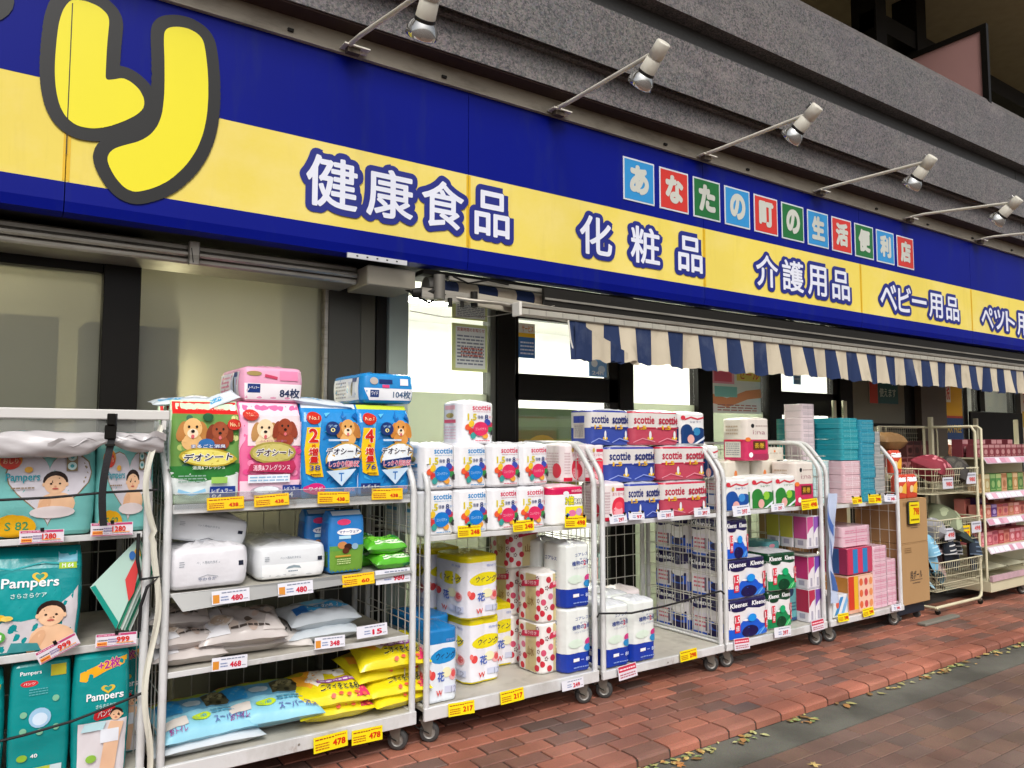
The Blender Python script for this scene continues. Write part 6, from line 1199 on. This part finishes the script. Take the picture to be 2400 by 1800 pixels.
cable([at3(325, 1250, 3.42), at3(322, 1310, 3.41), at3(330, 1358, 3.40), at3(372, 1352, 3.39), at3(345, 1376, 3.39), at3(330, 1420, 3.40), at3(326, 1480, 3.41)], .007, 'knotted black strap tied round the diaper cage post', cord, 'cord', 'cord')
cable([at3(1400, 1447, 3.385), at3(1404, 1438, 3.39), at3(1480, 1437, 3.40), at3(1560, 1420, 3.385), at3(1640, 1398, 3.38), at3(1690, 1385, 3.385), at3(1697, 1392, 3.39)], .006, 'black cord across the front of the white toilet roll cage', cord, 'cord', 'cord')
# printed film draped on the last cage post
m = M(); vf = film('b8c4dc')
m.grid(lambda u, v: (5.17+.10*u*(1-.3*v)+.01*math.sin(v*14), 3.40-.03*math.sin(u*3+v*5)*u, .30+.80*v), 8, 30, vf)
a = Art(m, lambda u, v, d=0: (5.17+.10*u*(1-.3*v)+.01*math.sin(v*14), 3.397-.03*math.sin(u*3+v*5)*u-d, .30+.80*v), .1, .8, .03); a.poly([(.1, .9), (.9, .7), (.9, .6), (.1, .75)], ink('4c6cb0')); a.poly([(.1, .6), (.9, .4), (.8, .3), (.2, .45)], ink('5c80bc')); a.poly([(.1, .3), (.8, .2), (.8, .1), (.1, .12)], ink('4464a0'))
m.obj('printed_film', None, 'loose white and blue printed film hanging on the post before the last cage', 'film')

# ================================================================== PRICE TAGS
def tag(x0, y0, x1, y1, Y, st, price, label, rise=0.0, clip=0, small='円'):
    ym = (y0+y1)/2; (xa, _), (xb, _) = at(x0, ym, Y), at(x1, ym, Y); za, zb = at(x0, y1, Y)[1], at(x0, y0, Y)[1]
    W = xb-xa; H = max(.04, zb-za - W*abs(0)); zc = at((x0+x1)/2, ym, Y)[1]; H = H_of(st, W) if st[0] != 'b' else H
    m = M(); base = {'y': 'e8b800', 'Y': 'e8d414', 'w': 'dcdce4', 'r': 'd8d0d8', 'b': 'e8d414', 'p': 'd8d0d8'}[st[0]]
    m.box(-W/2, 0, -H/2, W/2, .0015, H/2, paper(base)); a = Art(m, lambda u, v, d=0: (-W/2+W*u, -d, -H/2+H*v), W, H)
    if st[0] in 'yYb':
        if st[0] == 'y': a.rect(.03, .06, .97, .94, ink('f0c81c'))
        a.lines(.05, .72, .6, .9, 1, ink('a03c14')); a.lines(.62, .78, .95, .92, 1, ink('c04820'))
        a.lines(.05, .12, .45, .6, 3, ink('b04814'), 4); a.txt(price, *( (.55, .22, .93, .64) if st[0] == 'Y' else (.58, .2, .84, .52) if st[0] == 'y' else (.15, .35, .85, .75)), ink('cc2c10'), bold=.07)
        if st == 'y': a.lines(.86, .18, .96, .26, 1, ink('504010'))
    elif st[0] == 'r':
        a.rect(.02, .8, .98, .97, ink('b83c6c')); a.rect(.02, .03, .98, .08, ink('b83c6c')); a.lines(.06, .84, .6, .93, 1, ink('f0c8d8')); a.lines(.05, .44, .3, .6, 1, ink('202024'), 1); a.rect(.04, .12, .28, .4, ink('e89840')); a.lines(.06, .16, .26, .36, 1, ink('b03010')); a.lines(.3, .3, .52, .66, 2, ink('8878a0')); a.txt(price, .5, .3, .82, .72, ink('d02c20'), bold=.06); a.rect(.5, .24, .92, .3, ink('e89840')); a.lines(.3, .14, .94, .2, 1, ink('8c7890'))
    elif st[0] == 'p':
        a.rect(.03, .55, .97, .95, ink('c03048')); a.lines(.08, .62, .92, .85, 1, ink('f0d0d8')); a.lines(.08, .1, .9, .45, 2, ink('a85060'))
    else:
        a.rect(.03, .1, .2, .72, ink('d08830')) if st == 'wo' else None
        a.lines(.26, .74, .92, .92, 1, ink('788098')); a.lines(.24, .2, .44, .62, 2, ink('7888b0'), 3); a.txt(price, .5, .16, .82, .6, ink('c8203c'), bold=.07); a.lines(.84, .2, .95, .28, 1, ink('404050'))
    if clip:
        for u in ((.1, .9) if clip == 2 else (.5,)): m.box(-W/2+W*u-.006, -.004, H/2-.006, -W/2+W*u+.006, .006, H/2+.008, black)
    o = m.obj('price_tag', None, label, 'price tag', 'price tags along the cage shelves'); o.location = ((xa+xb)/2, Y, zc); o.rotation_euler = (R(-4-rnd.random()*5), R(-rise+rnd.uniform(-2.2, 2.2)), R(rnd.uniform(-4, 4))); return o
def H_of(st, W): return W*{'y': .34, 'Y': .42, 'w': .36, 'r': .34, 'p': .5}[st[0]]
tag(45, 1240, 150, 1275, 3.41, 'r', '1280', 'white and pink 1280 tag under the large heart pack', 0, 1)
tag(212, 1222, 312, 1258, 3.41, 'r', '1280', 'white and pink 1280 tag under the pack behind the strap', 0, 1)
tag(84, 1485, 186, 1555, 3.40, 'r', '999', 'white and pink 999 tag tilted steeply under the M pack', 24, 1)
tag(224, 1478, 320, 1520, 3.40, 'r', '999', 'white and pink 999 tag hanging level beside the M pack', 0, 1)
for i, (a_, b_, c_, d_) in enumerate(((485, 1162, 572, 1197), (596, 1157, 677, 1187), (744, 1152, 820, 1180), (872, 1143, 943, 1172))):
    tag(a_, b_, c_, d_, 3.428, 'y', '438', f'orange yellow 438 tag on the pet sheet shelf, {["first", "second", "third", "fourth"][i]} from the left')
tag(497, 1378, 584, 1417, 3.385, 'wo', '480', 'white 480 tag below the wrinkled white tissue pack'); tag(652, 1361, 733, 1397, 3.395, 'wo', '480', 'white 480 tag below the tissue pack with the oval opening')
tag(803, 1341, 877, 1375, 3.40, 'y', '60', 'yellow 60 tag below the blue and green dog wear pack', 3); tag(880, 1336, 962, 1364, 3.415, 'w', '980', 'white 980 tag below the green wipes'); 
tag(496, 1532, 580, 1575, 3.415, 'wo', '468', 'white 468 tag on the shelf edge under the brown sand bags'); tag(738, 1486, 808, 1524, 3.415, 'wo', '348', 'white 348 tag below the white and blue sand bags'); tag(837, 1458, 907, 1498, 3.425, 'w', '15', 'white 15 tag in a clear holder at the right of the third shelf')
tag(735, 1713, 815, 1765, 3.405, 'Y', '478', 'left yellow 478 tag on the bottom deck of the pet cage'); tag(825, 1702, 896, 1745, 3.407, 'Y', '478', 'right yellow 478 tag on the bottom deck of the pet cage')
tag(1073, 1232, 1127, 1258, 3.405, 'Y', '248', 'yellow 248 tag under the blue lettered roll packs', 0, 1); tag(1202, 1219, 1252, 1245, 3.405, 'Y', '248', 'yellow 248 tag clipped under the red lettered roll packs', 0, 2); tag(1325, 1211, 1373, 1235, 3.405, 'Y', '498', 'yellow 498 tag under the pack with the crimson band', 0, 2)
tag(1052, 1641, 1111, 1680, 3.405, 'Y', '217', 'yellow 217 tag at the left of the kitchen roll cage deck'); tag(1173, 1613, 1228, 1649, 3.405, 'Y', '217', 'yellow 217 tag in the middle of the kitchen roll cage deck'); tag(1318, 1590, 1367, 1617, 3.40, 'w', '249', 'white 249 tag at the right of the kitchen roll cage deck')
tag(1428, 1204, 1470, 1228, 3.405, 'w', '297', 'white tag under the red flower pack in the corded cage', 0, 2); tag(1474, 1202, 1510, 1216, 3.405, 'w', '97', 'white tag under the blue roll pack in the corded cage', 0, 2); tag(1540, 1196, 1580, 1216, 3.405, 'w', '397', 'white tag under the left half of the red roll pack', 0, 2); tag(1626, 1190, 1665, 1210, 3.405, 'w', '397', 'white 397 tag at the right end of the corded cage shelf', 0, 1)
tag(1448, 1565, 1494, 1582, 3.405, 'p', '', 'small red and white tag under the corded white roll packs'); tag(1594, 1522, 1634, 1548, 3.405, 'Y', '298', 'yellow 298 tag on the corded cage deck')
tag(1716, 1185, 1760, 1208, 3.405, 'w', '397', 'white 397 tag under the bright blue wave pack'); tag(1808, 1181, 1838, 1197, 3.405, 'w', '297', 'small white tag under the green wave packs'); tag(1880, 1173, 1915, 1190, 3.405, 'Y', '498', 'yellow tag under the cream and crimson pack')
tag(1722, 1500, 1756, 1518, 3.405, 'p', '', 'small pink tag under the dark blue roll packs'); tag(1815, 1471, 1854, 1490, 3.405, 'w', '397', 'small white tag under the green roll packs'); tag(1902, 1456, 1932, 1474, 3.405, 'p', '', 'small pink tag under the upright tissue boxes')
tag(1957, 1168, 1970, 1182, 3.405, 'Y', '', 'tiny yellow tag behind the post of the last cage') if 0 else None
tag(1998, 1164, 2020, 1181, 3.405, 'Y', '298', 'yellow tag under the pale pink tissue boxes', 0, 2); tag(2037, 1159, 2064, 1179, 3.405, 'Y', '298', 'yellow tag under the blue teal tissue column', 0, 2); tag(2074, 1158, 2100, 1176, 3.405, 'w', '348', 'white tag under the grey white tissue column', 0, 2)
tag(1964, 1438, 1990, 1456, 3.405, 'Y', '298', 'yellow tag on the last cage deck under the box with blue bars'); tag(2023, 1425, 2048, 1443, 3.405, 'Y', '298', 'yellow tag on the last cage deck under the orange box pack'); tag(2090, 1417, 2112, 1430, 3.405, 'w', '298', 'white tag on the last cage deck under the pink packs')
m = M(); m.box(6.30, 3.405, .80, 6.47, 3.42, .99, mat('2a2820', .5, 0, 0, 60, .1, 'sign_frame'), .006); m.box(6.308, 3.402, .808, 6.462, 3.405, .982, ink('e8d414')); a = Art(m, lambda u, v, d=0: (6.308+.154*u, 3.4015-d, .808+.174*v), .154, .174); a.txt('798', .38, .38, .95, .74, ink('cc2c10'), bold=.06); a.lines(.1, .1, .9, .26, 1, ink('806010')); a.lines(.1, .8, .8, .92, 1, ink('a04020'))
m.obj('price_sign', None, 'framed yellow 798 price sign hanging on the upper brown carton', 'price sign')

# ================================================================== BASKET RACK, SLIPPERS, GONDOLA
ivory = mat('c9c2a4', .45, 0, 0, 60, .08, 'ivory_enamel', 5)
t = thing('basket_rack', 'cream tubular rack with three wire baskets beside the brown cartons', 'basket rack')
m = M(); x0, x1, yf, yb = 6.78, 7.60, 3.46, 3.92
m.tube([(x0, yf, .05), (x0+.02, yf, .06), (x1-.06, yf, .06), (x1-.015, yf, .08), (x1, yf, .13), (x1, yf, 1.57), (x1-.02, yf+.02, 1.62), (x1-.02, yb, 1.62), (x1, yb, .06)], .014, ivory); m.tube([(x0, yb, .06), (x0, yb, 1.62), (x1, yb, 1.62)], .012, ivory); m.tube([(x0, yf, .06), (x0, yb, .06)], .012, ivory); m.obj('frame', t)
for x in (x0+.03, x1-.03):
    for y in (yf, yb): m = M(); m.tube([(x-.01, y, .022), (x+.01, y, .022)], .021, dark2, 10); m.box(x-.012, y-.012, .03, x+.012, y+.012, .055, alu); m.obj('caster', t)
for k, (z0, z1) in enumerate(((1.02, 1.24), (.60, .80), (.19, .44))):
    m = M(); n = 20
    for i in range(n+1): x = x0+.02+(x1-x0-.04)*i/n; m.tube([(x, yf-.03, z1), (x, yf, z0), (x, yb, z0), (x, yb, z1)], .0022, ivory, 4, False)
    for j in range(5): z = z0+(z1-z0)*j/4; d = .03*j/4; m.tube([(x0+.02, yb, z), (x0+.02, yf-d, z), (x1-.02, yf-d, z), (x1-.02, yb, z)], .0028 if j < 4 else .006, ivory, 4, False)
    for i in range(8): y = yf+(yb-yf)*i/8; m.tube([(x0+.02, y, z1), (x0+.02, y, z0), (x1-.02, y, z0), (x1-.02, y, z1)], .0022, ivory, 4, False)
    m.obj('basket', t)
def cloth(col, c2, sd, W=.3, D=.25, H=.2, p=2.6, dots=0):
    m = M(); mp = pillow(m, W, D, H, mat(col, .75, 0, .6, 18, .2, 'fabric', 6), sd, p); a = Art(m, mp, W, D, .03); rr = random.Random(int(sd*10))
    for i in range(dots or 6): a.ell(rr.uniform(.15, .85), rr.uniform(.1, .85), .05 if dots else .16, .06 if dots else .1, mat(c2, .75, 0, 0, 60, .15, 'fabric_print')); a.d -= .0004
    return m
for nm_, col, c2, sd, loc, sz, l, d in (('quilted_bag', '7c2030', 'c87880', 1.1, (7.02, 3.62, 1.13), (.40, .28, .24), 'dark red dotted quilted bag in the top basket', 16), ('quilted_bag', '34302c', '4c4840', 2.1, (7.38, 3.62, 1.11), (.38, .28, .24), 'black quilted bag at the right of the top basket', 0),
    ('folded_cloth', '6c7258', '98a080', 3.1, (7.24, 3.62, .72), (.58, .3, .16), 'grey green bundle of cloth filling the middle basket', 0), ('folded_cloth', '8c8c90', 'c0c0c0', 4.1, (6.88, 3.56, .62), (.2, .2, .2), 'grey striped bundle at the left of the middle basket', 8), ('folded_cloth', '20302c', 'a8b8a8', 5.1, (7.25, 3.56, .62), (.4, .26, .12), 'dark patterned cloth in front in the middle basket', 8)):
    o = cloth(col, c2, sd, sz[0], sz[1], sz[2], 2.4, d).obj(nm_, None, l, 'bag' if 'bag' in nm_ else 'cloth', 'soft goods in the wire baskets'); o.location = loc; o.rotation_euler = (R(25), R(6 if loc[0] < 7.1 else -8), R(sd*9))
def slipper(col, c2):
    def f(m):
        up = mat(col, .8, 0, .5, 60, .12, 'slipper_felt', 9); sl = mat('3a2622', .7, 0, 0, 60, .1, 'sole'); L, Wd = .25, .085
        def o(t): return Wd/2*(math.sin(math.pi*min(1, max(0, t*.92+.06)))**.45)*(1-.12*t)
        def sole(u, v): t = u; w_ = o(t); return ((v-.5)*2*w_, 0.012, t*L)
        m.grid(sole, 14, 6, sl, True); m.grid(lambda u, v: ((.5-v)*2*o(u), -.003, u*L), 14, 6, up)
        m.grid(lambda u, v: (-math.cos(math.pi*v)*o(.42+.58*u)*1.03, -.004-.045*math.sin(math.pi*v)*(1-u**2.2)**.6, (.42+.58*u)*L), 12, 10, up); m.grid(lambda u, v: (-math.cos(math.pi*v)*o(.42+.03*u)*1.05, -.006-.047*math.sin(math.pi*v), (.42+.03*u)*L), 2, 10, mat(c2, .8, 0, 0, 60, .1, 'trim'))
        a = Art(m, lambda u, v, d=0: (-math.cos(math.pi*u)*o(.45+.5*v)*1.03, -.005-.046*math.sin(math.pi*u)*(1-((.05+.86*v))**2.2)**.6-d, (.45+.5*v)*L), .12, .13, .02)
        for i in range(3): a.rect(.25, .1+.25*i, .75, .17+.25*i, mat(c2, .8, 0, 0, 60, .1, 'trim'))
        return .085, .06, .25
    return f
for i, (c, c2, x, z, rx, ry, l) in enumerate((('7cb4d0', 'a8d0e0', 6.86, .40, -10, -10, 'light blue slipper standing up at the left of the slipper basket'), ('b89ca0', 'd0b8b8', 7.03, .38, -14, 6, 'dusty pink slipper standing behind in the slipper basket'), ('c0a09c', '9c7c78', 7.18, .30, -20, 20, 'pink felt slipper leaning forward in the basket centre'), ('1c2430', 'c8c8c8', 7.10, .40, -4, -8, 'black slipper with white pattern upright in the basket'), ('20242c', 'b0b0b0', 7.30, .36, -8, 4, 'dark checked slipper right of centre in the basket'), ('242c3c', '8898a8', 7.44, .38, -10, -6, 'navy checked slipper, larger, near the basket right end'), ('1c2838', '5c6c80', 7.54, .34, -8, 10, 'navy slipper at the far right of the basket'), ('a0c4d0', '7c9cac', 6.90, .24, -50, 20, 'pale blue slipper lying with its sole up at the left'), ('3c4454', 'b84048', 6.82, .24, -40, -10, 'red and navy checked slipper low at the left corner'), ('6c98a8', '9cc0c8', 7.02, .22, -50, 40, 'teal blue slipper lying across the basket front'))):
    put('slipper:'+c, slipper(c, c2), x, 3.485+.05*(i % 3), z-.04, l, 'slipper', 'slippers in the lowest wire basket', rot=(R(rx), R(ry), 0), W=.15, D=.09, H=.33)
for x, z, st, pr, l in ((6.98, 1.12, 'w', '980', 'white tag on the red dotted bag'), (7.40, 1.15, 'w', '980', 'white tag on the black quilted bag'), (6.98, .68, 'w', '498', 'white tag at the left of the middle basket'), (7.25, .67, 'b', '797', 'tall yellow tag in the middle of the middle basket'), (7.46, .71, 'w', '498', 'white tag at the right of the middle basket')):
    m = M(); hh = .13 if st == 'b' else .10; m.box(-.09, 0, -hh/2, .09, .002, hh/2, paper('e8c414' if st == 'b' else 'ccccd4')); a = Art(m, lambda u, v, d=0: (-.09+.18*u, -d, -hh/2+hh*v), .18, hh); a.txt(pr, .3, .2, .9, .6, ink('cc2c20'), bold=.06); a.lines(.1, .7, .9, .9, 1, ink('707080')); o = m.obj('price_tag', None, l, 'price tag', 'price tags on the basket rack'); o.location = (x, 3.415, z)
# gondola shelf unit
t = thing('gondola_shelf', 'cream gondola shelf unit with small pink boxes at the right picture edge', 'shelf unit', None, (7.66, 0, 0)); gx = 1.5
for x in (0, .92, 1.85): m = M(); m.box(x, 3.88, .1, x+.035, 3.92, 1.72, ivory, .003); m.obj('upright', t)
m = M(); m.tube([(.015, 3.44, .14), (.015, 3.44, 1.6), (.015, 3.47, 1.62), (.015, 3.9, 1.62)], .013, ivory); m.obj('front_post', t); m = M(); m.tube([(.93, 3.44, .14), (.93, 3.44, 1.62)], .013, ivory); m.obj('front_post', t)
m = M(); m.box(.0, 3.86, .2, 1.88, 3.878, 1.33, mat('b8b49c', .6, 0, 0, 60, .08, 'perforated_back')); m.obj('back_panel', t)
m = M(); m.box(0, 3.40, .10, 1.88, 3.92, .20, ivory, .005); m.box(0, 3.385, .20, 1.88, 3.41, .25, mat('c0a0a8', .4, 0, 0, 60, .3, 'label_strip', 14)); m.obj('base', t)
for z in (.50, .76, 1.0, 1.33):
    m = M(); m.box(.03, 3.44, z-.015, 1.86, 3.86, z, ivory); V = [(.03, 3.44, z+.005), (1.86, 3.44, z+.005), (1.86, 3.405, z-.055), (.03, 3.405, z-.055)]; m.add(V, [(0, 1, 2, 3)], mat('c4b4bc', .35, 0, 0, 60, .2, 'label_rail', 18)); m.add([(a, b+.002, c) for a, b, c in V], [(3, 2, 1, 0)], ivory)
    o = m.obj('shelf', t); m = M(); rr = random.Random(int(z*50)); x = .05
    while x < 1.75: w_ = rr.uniform(.06, .12); m.add([(x, 3.4375-.0012-(.035*k), z+.003-.06*k) for x, k in ((x, .1), (x+w_, .1), (x+w_, .85), (x, .85))], [(0, 1, 2, 3)], paper(rr.choice(['e4d8e0', 'd8a8b8', 'e0dce4', 'c890a4']))); x += w_+.01
    m.obj('price_strip', o)
def casters(x, y, p):
    c = link('caster', FK, p, loc=(x, y, .05), rz=70); link('wheel', WH, c)
casters(.75, 3.46, t); casters(1.0, 3.52, t); casters(1.7, 3.46, t)
def sbox(c, c2, W=.1, H=.1):
    def f(m):
        m.box(0, 0, 0, W, .1, H, paper(c), .002); a = Art(m, lambda u, v, d=0: (W*u, -d, H*v), W, H); a.rect(.02, .75, .98, .97, ink(c2)); a.ell(.5, .42, .3, .2, ink(c2)); a.lines(.1, .06, .9, .18, 1, ink(c2)); return W, .1, H
    return f
rr = random.Random(21); cnt = 0
levels = [(1.331, [('7c3840', 'b08080')]*9, 'top'), (1.001, [('b8946c', '8c6840'), ('a89468', 'c0b890'), ('4c7c44', '88a868'), ('5c8c50', 'a8b878'), ('c09070', 'a06c48'), ('4c7440', '80a060'), ('b08858', 'd0b088'), ('5c8450', '98b070'), ('b89878', '886848')], 'upper'), (.761, [('c87c70', 'a04c44'), ('b86858', 'd8a090'), ('5c3c7c', 'a890c0'), ('c4806c', 'b04c50'), ('c87c74', '9c4c58'), ('b87458', 'c89080'), ('c4706c', 'e0a8a0'), ('c87c70', 'a04c44'), ('b86858', 'd8a090')], 'middle'), (.501, [('c87078', 'e0a0a8'), ('b85868', 'd88890'), ('c8747c', 'a04858'), ('b04048', 'd08080'), ('c87c70', 'a04c44'), ('c06870', 'e0a8b0'), ('b8505c', 'd8909c'), ('c87078', 'e0a0a8'), ('b85868', 'd88890')], 'lower')]
on = ['first', 'second', 'third', 'fourth', 'fifth', 'sixth', 'seventh', 'eighth', 'ninth']
for z, cols_, ln in levels:
    for i, (c, c2) in enumerate(cols_):
        h = {'top': .12, 'upper': .17, 'middle': .12, 'lower': .13}[ln]
        put('small_box:'+c+c2, sbox(c, c2), 7.72+i*.118, 3.50, z, f'small packaged box on the {ln} gondola shelf, {on[i]} from the left', 'box', 'small boxes on the gondola shelves', H=h, W=.108)
        if ln in ('middle', 'lower', 'top') and i % 3 != 1: put('small_box:'+c+c2, sbox(c, c2), 7.72+i*.118, 3.63, z, f'box behind the {on[i]} front box of the {ln} gondola shelf', 'box', 'small boxes behind the front row', H=h+.05, W=.108)
m = M(); tr = mat('b9b7a0', .35, 0, .2, 20, .06, 'tray_plastic', 3)
for k in range(2):
    m = M(); x0 = 7.72+k*.40; m.grid(lambda u, v: (x0+.38*u, 3.44+.34*v, .27+.05*v+.03*(max(abs(2*u-1), abs(2*v-1))**6)), 14, 14, tr); m.grid(lambda u, v: (x0+.38*(1-u), 3.44+.34*v, .264+.05*v+.03*(max(abs(2*u-1), abs(2*v-1))**6)), 14, 14, tr); m.obj('tray', None, f'shallow cream plastic tray on the gondola base, {["left", "right"][k]}', 'tray', 'plastic trays on the gondola base')
# rear shelf unit seen above the baskets
t = thing('rear_shelf', 'cream wire backed shelf unit standing behind the wire baskets', 'shelf unit')
m = M(); m.box(6.90, 4.02, .1, 7.02, 4.06, 1.62, mat('b9b79c', .5, 0, 0, 60, .06, 'ivory_panel', 3), .003); m.obj('side_panel', t); m = M(); m.box(7.05, 3.98, 1.13, 8.0, 4.2, 1.16, ivory); m.obj('shelf', t)
m = M()
for i in range(24): m.tube([(7.05+i*.04, 4.2, 1.16), (7.05+i*.04, 4.2, 1.62)], .002, ivory, 4, False)
for i in range(10): m.tube([(7.05, 4.198, 1.18+i*.048), (8.0, 4.198, 1.18+i*.048)], .002, ivory, 4, False)
m.tube([(7.05, 4.0, 1.16), (7.05, 4.0, 1.62), (7.96, 4.0, 1.62), (7.99, 4.0, 1.58), (7.99, 4.0, 1.16)], .01, ivory); m.obj('wire_guard', t)
for i in range(7): put('small_box:d8', sbox('a06a68', '5c2024', .12, .16), 7.08+i*.13, 4.03, 1.162, f'red edged box in the row on the rear shelf, {on[i]} from the left', 'box', 'red edged boxes on the rear shelf')
for i in range(4): put('small_box:d9', sbox('6c4440', '3c1c1c', .12, .16), 7.50+i*.13, 4.05, 1.325, f'dark red box stacked above the rear shelf row, {on[i]} from the left', 'box', 'dark red boxes stacked on the rear shelf')
for i, (x, w_) in enumerate(((6.36, .05), (6.52, .06))):
    m = M(); m.box(x+.1, 4.16, .0, x+.1+w_, 4.18, 1.86, mat('c4c2a4', .5, 0, 0, 60, .06, 'cream_board', 3), .002); m.obj('upright_board', None, f'tall narrow cream board leaning by the grey wall panel, {["left", "right"][i]} one', 'board', 'narrow cream boards by the wall')
